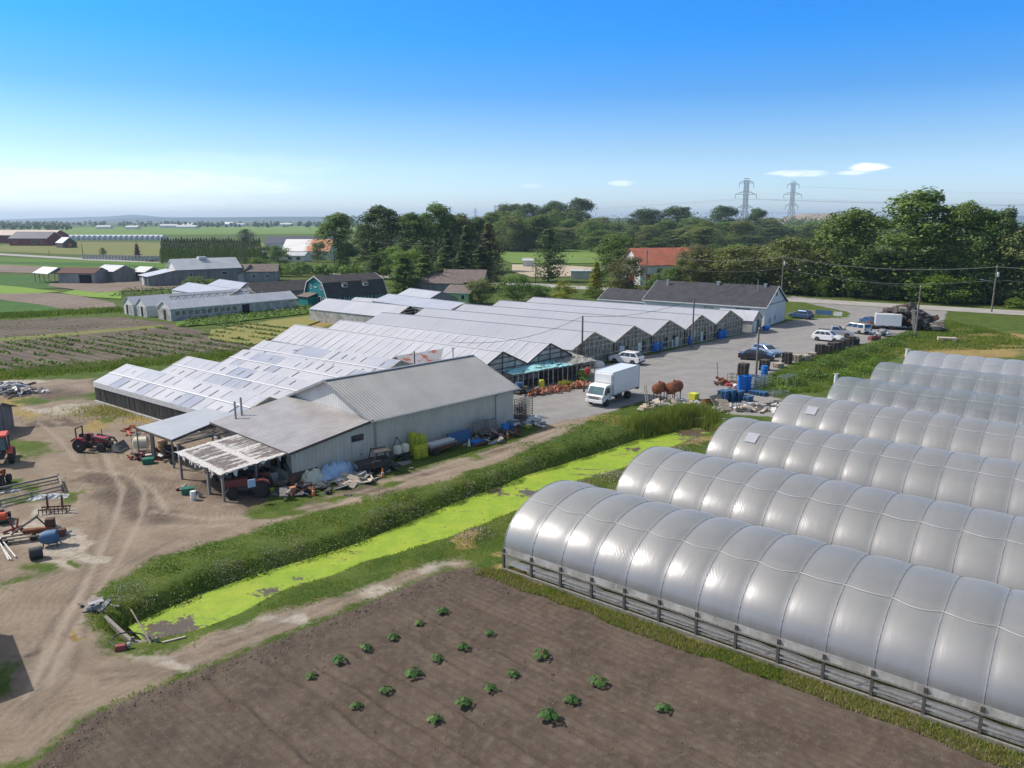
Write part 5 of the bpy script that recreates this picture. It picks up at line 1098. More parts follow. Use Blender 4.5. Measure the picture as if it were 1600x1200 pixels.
fieldmat('field_deep', (.055, .125, .03), (.075, .15, .035), 1.8, sc=.06)
fieldmat('field_lime', (.18, .29, .05), (.2, .3, .06), 1.4, sc=.08)
fieldmat('field_olive', (.15, .17, .05), (.19, .19, .07), 0, sc=.05)
fieldmat('field_brown', (.19, .15, .12), (.25, .205, .165), 2.2, sc=.06)
fieldmat('plot_soil', (.105, .086, .066), (.165, .14, .105), 1.5, sc=.12)
fieldmat('dry_meadow', (.25, .22, .08), (.19, .2, .06), 0, sc=.15)
fieldmat('bare_slope', (.45, .38, .28), (.36, .31, .22), 0, sc=.06)
PATCHES = [
 ('field', 'field_light', [(40, 368), (560, 365), (900, 366), (900, 357), (560, 353), (40, 356)]), ('field', 'field_olive', [(-40, 392), (250, 403), (420, 410), (420, 380), (90, 378), (-40, 386)]),
 ('field', 'field_green', [(-60, 412), (260, 424), (330, 420), (250, 411), (-60, 400)]), ('field', 'field_deep', [(-40, 411), (110, 416), (190, 417), (300, 421), (150, 411), (-40, 408.5)]),
 ('ploughed_field', 'field_brown', [(-60, 424), (40, 427), (100, 428), (90, 418), (-60, 411)]), ('field', 'field_deep', [(-60, 446), (60, 452), (150, 450), (40, 431), (-60, 426)]),
 ('field', 'field_lime', [(-60, 460), (45, 460), (95, 456.5), (30, 449), (-60, 441)]), ('ploughed_field', 'field_brown', [(-60, 468), (0, 469), (60, 479), (110, 488), (186, 485), (178, 474), (120, 462), (80, 458.5), (-60, 461)]),
 ('field', 'field_deep', [(-60, 486), (0, 489), (90, 487), (106, 485), (50, 475), (-60, 463.5)]), ('field', 'field_lime', [(95, 459), (140, 465), (190, 468), (190, 455), (120, 453)]),
 ('vegetable_plot', 'plot_soil', [(-80, 590), (120, 578), (250, 566), (405, 547), (385, 533), (320, 520), (262, 506), (190, 497), (60, 499), (-80, 508)]), ('field_path', 'field_olive', [(-60, 541), (120, 525), (255, 513), (255, 509), (120, 520), (-60, 535)]),
 ('field', 'field_green', [(275, 512), (330, 508), (480, 491), (490, 481), (450, 485), (330, 496), (275, 504)]), ('meadow', 'dry_meadow', [(325, 531), (395, 541), (470, 514), (500, 503), (490, 494), (440, 500), (330, 517)]),
 ('farmyard', 'field_brown', [(75, 448), (150, 458), (270, 452), (310, 447), (300, 440), (150, 440), (80, 442)]), ('meadow', 'field_light', [(770, 400), (800, 412), (940, 412), (980, 404), (930, 386), (800, 388)]), ('slope', 'bare_slope', [(800, 425), (830, 434), (935, 432), (945, 420), (880, 415), (800, 414)]),
 
]
for i, (nm, mt, pts) in enumerate(PATCHES): sheet(nm, pts, .1 + .008 * i, mt)
# crop plants in rows, as ground cover
def crop(name, lines, step, size, hgt, tone, tsd, mat='crop_leaf', gap=.25):
    cen, tn = [], []
    for (a, b) in lines:
        L = (b - a).length; s = 0
        while s < L:
            s += step * rnd.uniform(.6, 1.4); p = a.lerp(b, min(1, s / L))
            if vnoise(np.array([[p.x, p.y]]), 5, 71)[0] + .25 < gap - rnd.random() * .3: continue
            for _ in range(7): cen.append((p.x + rnd.gauss(0, size * .55), p.y + rnd.gauss(0, size * .55), .12 + hgt * rnd.random())); tn.append(rnd.gauss(tone, tsd))
    cen = np.array(cen); nr = nrs.randn(len(cen), 3) * .6 + np.array([0, 0, 1.]); nr /= np.linalg.norm(nr, axis=1)[:, None]
    me = quads_mesh(name, cen, nr, size * nrs.uniform(.7, 1.4, len(cen)), np.clip(tn, 0, 1), mat); o = bpy.data.objects.new(name, me); C.objects.link(o); return tag(o, kind='stuff')
ls = []
for i in range(19):
    a = G(-120 + i * 26, 538 - (-120 + i * 26) * .1); b = a - RD * 60; e = G(-60, 584) if False else None
    t_, p = 0, a
    for k in range(120):
        q = a - RD * (k * .7); px = 800 + F * q.x / (q.y * CP + H * SP); py = 600 - F * (q.y * SP - H * CP) / (q.y * CP + H * SP)
        if py > 583 - (px + 20) * .088: break
    if k > 3: ls.append((a, q))
crop('crop_rows', ls, .5, .42, .35, .5, .22)
ls = []
for i in range(12):
    y0 = 497 + i * 3.3; a = G(-60, y0 + 6); b = G(200 + i * 5, y0 - 2); ls.append((a, b))
crop('seedling_rows', ls, 1.1, .3, .15, .55, .25, gap=.45)
ls = []
for i in range(7): ls.append((G(280 + i * 3, 512 - i * 2.6), G(486, 489 - i * 1.6)))
crop('cabbage_rows', ls, .6, .5, .5, .62, .2, gap=.0)
crop('garden_rows', [(G(170 + i * 4, 464 - i * 2.2), G(285 - i * 2, 459 - i * 1.6)) for i in range(6)], .8, .5, .4, .4, .2, gap=.1)

def tilt(px, yb, z=0): return G(px, yb, z)
# white framed greenhouses beside the vegetable plot
o = G(268, 502); gable('long_greenhouse', 'long white framed greenhouse with pale roof behind the vegetable plot', 'greenhouse', (o.x, o.y), R(48), 27.5, 5.6, 2.3, 3.7, 'dirty_panel', 'roof_film_grey', .15, .05, gmat='frame_white', fascia='frame_white', opens=[('l', 2.6, .1, 1.0, 1.9, 'door', 'frame_white', 'dark_void'), ('f', 15.5, .1, 1.6, 1.9, 'door', 'frame_white', 'dark_void')] + [('f', 1.3 + i * 1.3, .95, 1.0, .9, 'window', 'frame_white', 'glass_wall') for i in range(10)])
o = G(222, 497); gable('short_greenhouse', 'short white framed greenhouse end left of the long one, with open door', 'greenhouse', (o.x + .5, o.y + 1), R(48), 5.5, 4.6, 2.2, 3.6, 'frame_white', 'roof_film_white', .15, .05, opens=[('l', 2.0, .1, 1.0, 1.9, 'door', 'frame_white', 'dark_void')] + [('l', x, .3, .5, 1.7, 'window', 'frame_white', 'dirty_panel') for x in (.7, 3.6)])
o = G(200, 495); gable('corner_greenhouse', 'white framed greenhouse end at the far left corner of the vegetable plot', 'greenhouse', (o.x + .2, o.y + 2), R(48), 26, 4.4, 2.2, 3.6, 'frame_white', 'roof_film_white', .15, .05, opens=[('l', 2.9, .1, .9, 1.9, 'door', 'frame_white', 'dark_void')] + [('l', x, .3, .5, 1.7, 'window', 'frame_white', 'dirty_panel') for x in (.8, 1.7)])
def frame_house():
    o = G(222, 497); r = thing('timber_skeleton', 'bare timber greenhouse frame with no roof between the white ends', 'frame', (o.x + 4.6, o.y + 5.2, 0), R(48))
    for i in range(13):
        m = MB(); x = i * 1.7; m.beam((x, 0, 0), (x, 0, 2.2), .1); m.beam((x, 4.6, 0), (x, 4.6, 2.2), .1); m.beam((x, 0, 2.2), (x, 2.3, 3.5), .09); m.beam((x, 4.6, 2.2), (x, 2.3, 3.5), .09); m.beam((x, 0, 2.2), (x, 4.6, 2.2), .08); m.build('truss', 'grey_wood', r)
    m = MB()
    for y, z in ((0, 2.2), (4.6, 2.2), (2.3, 3.55)): m.beam((0, y, z), (20.5, y, z), .1)
    m.build('rail', 'dark_wood', r)
frame_house()
multispan('far_greenhouse', 'white two span greenhouse behind the long white framed one', 'greenhouse', [(G(294, 441, 3.6).xy, G(374, 452, 3.6).xy, 3.6), (G(343, 436, 3.6).xy, G(415, 446, 3.6).xy, 3.6)], 2.2, 4.2, ['roof_film_white'], wall='frame_white', side='frame_white', lattice=.5)
multispan('single_greenhouse', 'single white roofed greenhouse in front of the teal barn', 'greenhouse', [((-36.2, 149.8), (-18.2, 136.2), 4.0)], 2.3, 4.2, ['roof_film_white'], side='dirty_panel', end_mat='dark_void', ends='frame_pale', lattice=.5)
multispan('flat_greenhouse', 'low white roofed greenhouse behind the smooth roofed range', 'greenhouse', [(G(607, 459, 3.6).xy, G(727, 473, 3.6).xy, 3.6)], 2.4, 4.2, ['roof_film_grey'], lattice=.5)
multispan('grey_greenhouse', 'white roofed shed with grey gable beside the light green house', 'shed', [(G(640, 450, 4.2).xy, G(690, 456, 4.2).xy, 4.2)], 2.6, 4.0, ['roof_film_white'], side='grey_wall', end_mat='grey_wall', ends='grey_wood', lattice=.4)
o = G(548, 484); gable('small_shed', 'tiny white roofed shed beside the teal barn wall', 'shed', (o.x, o.y), R(-30), 6, 3.5, 1.8, 2.5, 'grey_wall', 'roof_film_white', .2, .05)
# the teal gambrel barn
def teal():
    o = G(512, 479); rz = R(48); L, Wd = 16.5, 8.6; r = thing('gambrel_barn', 'teal timber barn with dark gambrel roof and white window frames', 'barn', o, rz)
    ol = [(0, 0), (0, 2.3), (1.35, 5.1), (Wd / 2, 6.4), (Wd - 1.35, 5.1), (Wd, 2.3), (Wd, 0)]
    MB().prism(ol, 0, L, 'YZ').build('wall', 'teal_board', r)
    ro = MB(); P = [(-.3, 1.85), (1.3, 5.2), (Wd / 2, 6.55), (Wd - 1.3, 5.2), (Wd + .3, 1.85)]
    for a, b in zip(P, P[1:]): ro.slab([(-.35, *a), (L + .35, *a), (L + .35, *b), (-.35, *b)], .1)
    ro.build('roof', 'barn_shingle', r)
    t = MB()
    for x in (-.38, L + .38):
        for a, b in zip(P, P[1:]): t.beam((x, a[0], a[1] - .06), (x, b[0], b[1] - .06), .06, .2)
    t.build('fascia', 'white_paint', r)
    for x in (5.2, 11.0):
        d = MB(); d.box((x, .95, 4.35), (1.3, 1.3, .8)); dm = d.build('dormer', 'white_paint', r); MB().box((x, .27, 4.35), (1.0, .06, .5)).build('pane', 'dark_glass', dm); MB().slab([(x - .8, .2, 4.8), (x + .8, .2, 4.8), (x + .8, 1.9, 5.3), (x - .8, 1.9, 5.3)], .08).build('dormer_roof', 'barn_shingle', dm)
    for x in (1.8, 4.0, 6.3, 8.6, 11.0, 13.0, 15.0): opening(r, 'f', x, .9, .55 if x not in (4.0, 13.0) else 1.0, .9, L, Wd)
    for y in (2.2, 6.2): opening(r, 'l', y, 3.7, .45, .9, L, Wd)
    opening(r, 'l', 1.4, .8, .6, 1.0, L, Wd); opening(r, 'l', 3.0, .1, .9, 1.9, L, Wd, 'window', 'white_paint', 'dark_void')
    p = MB(); p.box((-1.2, 5.9, 1.0), (2.4, 3.8, 2.0)); po = p.build('porch', 'teal_board', r); MB().slab([(-2.7, 3.7, 2.05), (0, 3.7, 2.75), (0, 8.1, 2.75), (-2.7, 8.1, 2.05)], .1).build('porch_roof', 'brown_shingle', po)
    b = MB(); b.box((-.05, 4.3, 4.1), (.06, 1.1, .16)); b.build('sign_board', 'white_paint', r)
    o2 = G(398, 476); gable('dark_shed', 'long low dark roofed shed left of the teal barn', 'shed', (o2.x, o2.y + 2), R(48), 18, 8, 2.4, 4.4, 'grey_wall', 'barn_shingle', .3, .1)
teal()
def cot(name, label, px, yb, rz, L, Wd, e, rg, wall, roof, cat='shed', opens=(), fascia=None, hip=0, over=.35, gmat=None):
    p = G(px, yb); return gable(name, label, cat, (p.x, p.y), R(rz), L, Wd, e, rg, wall, roof, over, .12, opens, gmat, fascia, hip=hip)
W_ = lambda *a: ('f', *a, 'window')
cot('brown_house', 'house with low brown hip roof behind the white roofed sheds', 648, 458, -8, 13, 9, 2.7, 4.9, 'weather_board', 'brown_shingle', 'house', hip=3.0)
cot('brown_wing', 'right wing of brown shingle roof beside the light green house', 690, 458, -8, 11, 10, 3.0, 5.8, 'weather_board', 'brown_shingle', 'house')
def greenhouse_home():
    p = G(697, 476); r = gable('green_house', 'light green house with white gable trim behind the smooth roofed range', 'house', (p.x, p.y), R(-20), 5.6, 7, 2.9, 4.2, 'green_board', 'brown_shingle', .4, .12, [('f', 1.5, 1.2, 1.3, .9, 'window', 'white_paint', 'dark_glass'), ('f', 4.2, 1.3, .8, 1.0, 'window')], fascia='white_paint')
greenhouse_home()
def open_barn():
    p = G(55, 441); r = thing('open_barn', 'open sided white roofed shelter on posts at the left end of the farm row', 'shelter', p, R(-35))
    for s in (0, 1): MB().slab([(-.4, -.4 + s * 6.8, 2.9), (9.4, -.4 + s * 6.8, 2.9), (9.4, 3, 4.7), (-.4, 3, 4.7)], .12).build('roof', 'white_sheet_roof', r)
    for x in (0, 3, 6, 9):
        for y in (.1, 5.9): MB().beam((x, y, 0), (x, y, 2.95), .2).build('post', 'grey_wood', r)
    for x in (0, 9): MB().prism([(0, 2.9), (6, 2.9), (3, 4.55)], x, x + .06, 'YZ').build('gable_wall', 'weather_board', r)
open_barn()
cot('cattle_shed', 'long low shed with brown roof and grey block wall in the farm row', 92, 443, -8, 12, 7, 3.2, 4.6, 'grey_wall', 'rust_dark', opens=[('f', 9.0, .1, 4.0, 2.6, 'door', 'grey_wood', 'dark_void')])
cot('grey_shed', 'grey shed with pale metal roof and dark doorway in the farm row', 150, 440, -28, 9, 7.5, 3.4, 5.0, 'weather_board', 'white_sheet_roof', opens=[('f', 3.2, .1, 1.6, 2.4, 'door', 'grey_wood', 'dark_void')])
cot('tool_shed', 'small pale roofed shed between the grey shed and the long farm barn', 208, 438, -28, 6, 6, 2.8, 4.2, 'weather_board', 'white_sheet_roof', opens=[('f', 2.5, .1, 2.2, 2.2, 'door', 'grey_wood', 'dark_void')])
def farmbarn():
    p = G(278, 446); r = gable('farm_barn', 'long grey farm barn with white roof and lean-to at its left end', 'barn', (p.x, p.y), R(40), 19, 9, 4.6, 7.4, 'weather_board', 'white_sheet_roof', .4, .12, [('f', 14, 2.6, 1.6, .9, 'window'), ('f', 4, 2.6, .8, .8, 'window'), ('f', 9, .2, .2, 3.6, 'door', 'grey_wood', 'dark_wood')], gmat='off_white_wall')
    MB().box((9, 4.5, 7.6), (2.4, 1.6, .7)).build('roof_vent', 'white_paint', r)
    ex = MB(); ex.add([(-8, 0, 0), (0, 0, 0), (0, 0, 4.5), (-8, 0, 3.0)], [(0, 1, 2, 3)]); ex.add([(-8, 9, 0), (0, 9, 0), (0, 9, 4.5), (-8, 9, 3.0)], [(0, 1, 2, 3)]); ex.add([(-8, 0, 0), (-8, 9, 0), (-8, 9, 3), (-8, 0, 3)], [(0, 1, 2, 3)]); ex.build('lean_to', 'weather_board', r)
    MB().slab([(-8.4, -.4, 2.95), (-.1, -.4, 4.55), (-.1, 9.4, 4.55), (-8.4, 9.4, 2.95)], .12).build('lean_to_roof', 'white_sheet_roof', r)
    for y, w, c in ((2.4, 1.8, 'dark_void'), (5.5, 1.6, 'off_white_wall'), (.8, 1.0, 'teal_board')): MB().box((-8.06, y, 1.3), (.08, w, 2.5)).build('door', c, r)
farmbarn()
cot('farm_cottage', 'pale pink cottage with brown roof right of the long farm barn', 341, 440, -20, 9, 8, 2.8, 5.2, 'pink_stucco', 'brown_shingle', 'house', [W_(2, 1, 1.1, 1), W_(5, 1, 1.1, 1), W_(7.4, .1, .9, 1.9)])
cot('grey_outhouse', 'grey walled building with brown roof right of the pale pink cottage', 371, 441, 12, 12, 9, 3.2, 5.2, 'grey_wall', 'brown_shingle', 'house', [W_(5, 1.4, .9, .9), W_(9, 1.4, .9, .7)])
cot('small_white_shed', 'small white shed between farm barn and pink cottage', 329, 432, -10, 4, 5, 2.4, 3.4, 'off_white_wall', 'white_sheet_roof')
# across the road
cot('red_barn', 'long dark roofed red building far left beyond the road', 15, 384, -6, 30, 18, 5.5, 10, 'barn_red', 'navy_roof', 'building', [W_(5, 2, 2, 1.5), W_(20, 2, 4, 1.5), W_(26, 2, 2, 1.5)], fascia='white_paint')
cot('pale_hall', 'pale roofed hall behind the red building far left', -20, 380, -6, 58, 20, 6.5, 10.5, 'barn_red', 'pink_stucco', 'building')
cot('log_cabin', 'small brown gabled cabin with white roof far left beyond the road', 88, 387, -40, 12, 9, 3.5, 7, 'dark_wood', 'white_sheet_roof', 'house', [('r', 4.5, 1, 2, 2, 'door', 'grey_wood', 'orange')])
for i in range(20):
    px = 86 + i * 8.1; p = G(px, 374.5); h = gable('plastic_house', 'white arched plastic house in the long row on the left skyline', 'poly tunnel', (p.x, p.y), R(-50), 22, 6.6, 2.6, 4.6, 'off_white_wall', 'roof_film_white', .1, .1, group='row of far white plastic houses')
cot('white_hall', 'white hall with rust orange patch on its big roof beyond the road', 441, 406, -4, 23, 16, 4.2, 9.5, 'off_white_wall', 'white_rust' if 'white_rust' in M else 'white_sheet_roof', 'hall', [W_(4, 1.6, 1.6, 1.2), W_(9, 1.6, 1.6, 1.2), W_(14, 1.4, 1.6, 1.2)])
cot('white_office', 'low white house in front of the big white hall', 446, 409, -6, 9, 8, 2.8, 4.2, 'off_white_wall', 'white_sheet_roof', 'house', [W_(2.2, 1.0, 1.8, 1.1), W_(6.2, 1.0, 1.8, 1.1)])
cot('navy_warehouse', 'long navy roofed warehouse behind the white hall', 414, 392, -3, 42, 14, 4.5, 8.5, 'off_white_wall', 'navy_roof', 'warehouse')
cot('grey_cottage', 'grey roofed cottage at the right end of the cedar hedge', 396, 411, -10, 9, 7, 2.8, 5.2, 'off_white_wall', 'navy_roof', 'house')
def orange_building():
    p = G(1000, 446); r = gable('orange_roofed_house', 'white building with big orange roof and red door among the trees', 'building', (p.x, p.y), R(20), 20, 12, 6.0, 10.5, 'off_white_wall', 'tile_orange', .5, .14, [('l', 5, .1, 2.6, 3.2, 'door', 'white_paint', 'red_paint'), ('f', 3, .1, 2.4, 3.0, 'door', 'white_paint', 'red_paint'), W_(6.5, 3.6, 2, 1.2), W_(10, 1.0, 2, 2)])
orange_building()
cot('white_trailer', 'white site trailer on the bare slope beside the dark pine', 892, 436, -4, 9, 3, 2.6, 3.0, 'off_white_wall', 'white_sheet_roof', 'trailer')
cot('white_cabin', 'little white cabin at the foot of the green slope', 817, 417, -4, 4, 4, 2.6, 3.4, 'off_white_wall', 'white_sheet_roof', 'cabin')
# stone fence with pale posts by the road, and the small pagoda
def stone_fence():
    a = G(130, 405); b = G(248, 408); r = thing('stone_fence', 'pale grey fence of white posts along the straight road', 'fence', a, ang(a, b)); L = (b - a).length
    n = 24
    for i in range(n):
        m = MB(); x = L * i / (n - 1); m.box((x, 0, 1.1), (1.1, .5, 2.2)); m.box((x, 0, 2.3), (1.5, .8, .25)); m.build('post', 'concrete', r)
    MB().box((L / 2, .1, .7), (L, .3, 1.0)).build('rail', 'grey_metal', r)
stone_fence()
def pagoda():
    p = G(215, 402); r = thing('pagoda', 'small dark tiered pagoda behind the pale post fence', 'pagoda', p)
    for k in range(4):
        s = 1 - k * .17; z = k * 1.7
        MB().box((0, 0, z + .7), (2.2 * s, 2.2 * s, 1.4)).build('storey', 'barn_red', r)
        MB().box((0, 0, z + 1.5), (4.2 * s, 4.2 * s, .35), taper=.55).build('tier_roof', 'rust_dark', r)
    MB().tube([(0, 0, 6.5), (0, 0, 8.2)], .12, 6).build('spire', 'dark_metal', r)
pagoda()
# hills on the skyline and the distant woods
def hill(name, pts, dist, depth, mat):
    V, Fc = [], []; n = len(pts)
    for px, py in pts:
        x = (px - 800) / F * dist; z = H + (HZ - py) / F * dist; V += [(x, dist, -5), (x * 1.02, dist + depth * .5, z), (x * 1.06, dist + depth * 1.3, -5)]
    for i in range(n - 1):
        for k in (0, 1): Fc.append((3 * i + k, 3 * i + 3 + k, 3 * i + 4 + k, 3 * i + 1 + k))
    me = bpy.data.meshes.new(name); me.from_pydata(V, [], Fc); me.materials.append(M[mat]); me.polygons.foreach_set('use_smooth', [True] * len(me.polygons)); o = bpy.data.objects.new(name, me); C.objects.link(o); tag(o, kind='structure')
fieldmat('hill_forest', (.045, .075, .05), (.06, .09, .06), 0, sc=.002)
fieldmat('hill_bare', (.33, .25, .17), (.27, .22, .15), 0, sc=.01)
hill('hills', [(-300, 343), (-100, 343), (0, 343), (60, 341), (120, 339.5), (170, 338), (205, 335.5), (225, 336.5), (250, 339), (400, 340), (560, 341), (700, 341)], 9500, 900, 'hill_forest')
hill('hills', [(150, 343), (185, 341), (215, 340), (260, 340.5), (330, 339.5), (380, 339), (420, 338.5), (520, 338.5), (620, 339), (800, 339), (1000, 341), (1180, 341)], 6500, 900, 'hill_forest')
hill('hills', [(1225, 346), (1240, 341), (1262, 336), (1285, 333.5), (1310, 333), (1340, 333), (1360, 335), (1380, 339), (1400, 345)], 2600, 500, 'hill_bare')
hill('hills', [(1500, 342), (1540, 337), (1580, 336.5), (1640, 338), (1800, 342)], 8000, 900, 'hill_forest')
def wood_mass(name, px0, px1, yb, ytop, n, size, mat, jit=.5, per=26):
    """a far wood: clumps of leaves heaped along a belt of ground"""
    cen, nr = [], []
    for i in range(n):
        px = rnd.uniform(px0, px1)
        if yb: y = rnd.uniform(yb[0], yb[1])
        else: y = 454.5 + (px - 1080) * .047 - rnd.uniform(0, 7)
        p = G(px, y); h = hat(px, y, ytop + rnd.uniform(-3, 5) if not callable(ytop) else ytop(px)); h *= rnd.uniform(.6, 1.05); r_ = h * .34
        d = nrs.randn(per, 3); d /= np.linalg.norm(d, axis=1)[:, None]; c = np.array([p.x, p.y, h * .55]); cen.append(c + d * np.array([r_, r_, h * .5]) * nrs.uniform(.6, 1.05, (per, 1))); nr.append(d + np.array([0, 0, .5]) + nrs.randn(per, 3) * .3)
    cen = np.concatenate(cen); nr = np.concatenate(nr); nr /= np.linalg.norm(nr, axis=1)[:, None]; k = cen[:, 2] > 0
    me = quads_mesh(name, cen[k], nr[k], size * nrs.uniform(.6, 1.4, int(k.sum())), np.clip(nrs.normal(.5, .22, int(k.sum())), 0, 1), mat, .7); o = bpy.data.objects.new(name, me); C.objects.link(o); tag(o, kind='stuff')
wood_mass('far_wood', 770, 1420, (366, 378), 346, 420, 2.2, 'leaf_green', per=60)
wood_mass('far_wood', 900, 1420, (356, 362), 336, 260, 3.6, 'leaf_dark', per=50)
wood_mass('far_wood', 560, 800, (372, 384), 345, 110, 1.8, 'leaf_dark', per=70)
wood_mass('distant_trees', -50, 560, (350.5, 353.5), 346.5, 260, 7, 'leaf_dark', per=22)
wood_mass('distant_trees', -10, 115, (356, 360), 347, 60, 4, 'leaf_dark', per=30)
wood_mass('distant_trees', 270, 520, (353, 355.5), 347, 60, 6, 'leaf_dark', per=24)
wood_mass('road_thicket', 400, 620, (424, 430), 413, 160, .8, 'leaf_bright', per=50)
wood_mass('slope_scrub', 1100, 1420, (395, 425), 384, 260, 1.1, 'leaf_olive', per=60)
wood_mass('wood_undergrowth', 1080, 1640, None, 444, 260, .7, 'leaf_dark', per=60)
for i, (px, yb, w, e) in enumerate(((150, 357.5, 30, 4), (196, 358, 26, 4), (250, 356, 40, 5), (285, 355, 26, 6), (345, 354, 34, 7), (275, 357, 50, 4), (365, 353.5, 30, 5), (437, 353, 40, 5))):
    p = G(px, yb); gable('far_house', 'pale building on the skyline beyond the left fields', 'building', (p.x, p.y), R(rnd.uniform(-20, 10)), w, 12, e, e * 1.7, 'off_white_wall', 'white_sheet_roof', .5, .3, group='pale far buildings on the skyline')

# the air itself
def make_haze():
    m = bpy.data.materials.new('haze'); m.use_nodes = True; t = NT(m.node_tree); t.n.remove(t.n['Principled BSDF']); v = t.new('ShaderNodeVolumePrincipled')
    v.inputs['Color'].default_value = (.64, .81, 1, 1); v.inputs['Density'].default_value = HAZE; v.inputs['Anisotropy'].default_value = .2
    t.l.new(v.outputs[0], t.n['Material Output'].inputs['Volume']); M['haze'] = m
    tag(MB().box((0, 0, 62), (27600, 27600, 138)).build('haze', 'haze'), kind='stuff')
HAZE = .00011
make_haze()
# ------------------------------------------------------------------ vehicles
def wheel(root, x, y, r, w, rim='rim_metal', rr=.6):
    s = 1 if y > 0 else -1
    t = MB(); t.lathe((x, y, r), [(r * .55, -w / 2), (r * .92, -w / 2), (r, -w * .32), (r, w * .32), (r * .92, w / 2), (r * .55, w / 2)], 20, 'Y'); o = t.build('wheel', 'rubber', root, True)
    m = MB(); m.lathe((x, y, r), [(r * rr, -w * .42), (r * rr, w * .3), (r * rr * .9, w * .46), (r * .16, w * .5)] if s > 0 else [(r * .16, -w * .5), (r * rr * .9, -w * .46), (r * rr, -w * .3), (r * rr, w * .42)], 16, 'Y'); m.build('rim', rim, o, True); return o
KINDS = {  # length, width, height, belt height, cabin base x0 x1 (rear, front), roof x0 x1, bonnet height, ground clearance
 'suv': (4.6, 1.88, 1.68, 1.04, -2.15, 1.2, -1.55, .25, 1.06, .24), 'sedan': (4.75, 1.82, 1.44, .94, -1.8, 1.4, -.95, .2, .92, .19),
 'van': (4.95, 1.95, 1.76, 1.0, -2.4, 1.75, -2.15, .75, .95, .22), 'wagon': (4.5, 1.8, 1.52, .98, -2.1, 1.35, -1.45, .2, .98, .2)}
def car(label, rear, front, kind, paint, flip=False, cat='car', group=None):
    a, b = G(*rear), G(*front); c = (a + b) / 2; rz = ang(a, b)
    L, Wd, Hh, bz, c0, c1, r0, r1, hz, gc = KINDS[kind]; r = thing('car' if kind != 'van' else 'minivan', label, cat, c, rz, group); hl = L / 2; w = Wd / 2
    prof = [(-hl + .08, gc + .1), (-hl, .55), (-hl + .06, bz - .02), (c0, bz), (c1, bz), (hl - .35, hz - .12), (hl - .05, hz - .26), (hl, .5), (hl - .1, gc)]
    cut = []
    for wx in (-L * .29, L * .3):
        for k in range(0, 9): t = math.pi * k / 8; cut.append((wx - .4 * math.cos(t) if False else wx + .4 * math.cos(math.pi - t) * -1, gc + .42 * math.sin(t)))
    under = [(x, z) for x, z in sorted(cut[9:], key=lambda p: -p[0])] + [(x, z) for x, z in sorted(cut[:9], key=lambda p: -p[0])]
    MB().prism(prof + under, -w, w).build('body', paint, r, bevel=.07)
    def fr(x0, x1, y0, X0, X1, y1, z0, z1): return [(x0, -y0, z0), (x1, -y0, z0), (x1, y0, z0), (x0, y0, z0), (X0, -y1, z1), (X1, -y1, z1), (X1, y1, z1), (X0, y1, z1)]
    v = fr(c0, c1, w * .96, r0, r1, w * .76, bz - .01, Hh - .02)
    MB().add(v, [(3, 2, 1, 0), (4, 5, 6, 7), (0, 1, 5, 4), (1, 2, 6, 5), (2, 3, 7, 6), (3, 0, 4, 7)]).build('cabin', paint, r, bevel=.08)
    V = [Vector(p) for p in v]
    def pane(name, q, i=(.08, .92), j=(.1, .84)):
        a_, b_, c_, d_ = q; n = (b_ - a_).cross(d_ - a_).normalized()
        if n.dot((a_ + c_) / 2 - Vector((0, 0, bz))) < 0: n = -n
        P = lambda s, t: a_.lerp(b_, s).lerp(d_.lerp(c_, s), t) + n * .02
        MB().slab([P(i[0], j[0]), P(i[1], j[0]), P(i[1], j[1]), P(i[0], j[1])], .01).build(name, 'dark_glass', r)
    pane('windscreen', (V[1], V[2], V[6], V[5])); pane('rear_window', (V[3], V[0], V[4], V[7]), j=(.2, .88))
    for q in ((V[0], V[1], V[5], V[4]), (V[2], V[3], V[7], V[6])):
        for s0, s1 in (((.06, .33), (.36, .62), (.65, .93)) if kind != 'sedan' else ((.1, .47), (.51, .92))): pane('side_window', q, (s0, s1))
    for x in (-L * .29, L * .3):
        for s in (-1, 1): wheel(r, x, s * (w - .1), .34, .22)
    for s in (-1, 1):
        MB().box((hl - .1, s * w * .72, hz - .28), (.24, .34, .15)).build('headlight', 'rim_metal', r); MB().box((-hl + .06, s * w * .84, bz - .2), (.16, .2, .3)).build('tail_light', 'red_paint', r)
        MB().box((c1 - .35, s * (w + .08), bz + .08), (.16, .2, .13)).build('mirror', paint, r)
    MB().box((hl - .02, 0, .42), (.1, Wd * .7, .18)).build('grille', 'black_plastic', r); MB().box((-hl + .0, 0, gc + .2), (.1, Wd * .86, .18)).build('bumper', 'black_plastic', r)
    return r
car('white crossover car parked beside the greenhouse gables behind the box truck', (993, 569), (965, 565.7), 'suv', 'vehicle_white')
car('black sedan parked by the pole at the car park edge', (1166.6, 561), (1197, 563), 'sedan', 'vehicle_black')
car('pale blue wagon parked behind the black sedan', (1181, 551), (1212, 558), 'wagon', 'vehicle_pale_blue')
car('white crossover car parked in front of the silver pickup', (1280, 531.5), (1305.6, 534), 'suv', 'vehicle_white')
car('beige minivan parked right of the silver pickup', (1349, 521.6), (1325, 518), 'van', 'vehicle_beige')
car('dark blue car behind the minivan near the junk heap', (1354, 506), (1368, 509), 'sedan', 'vehicle_blue')
car('dark blue car parked by the pale gable end of the dark roofed shop', (1260, 498.5), (1243, 496.5), 'suv', 'vehicle_blue')
car('small blue car on the straight road left of the leafy tree', (492, 424), (483, 422.5), 'sedan', 'vehicle_blue')
car('dark car by the pale post fence on the straight road', (230, 408), (238, 408.5), 'sedan', 'vehicle_black')
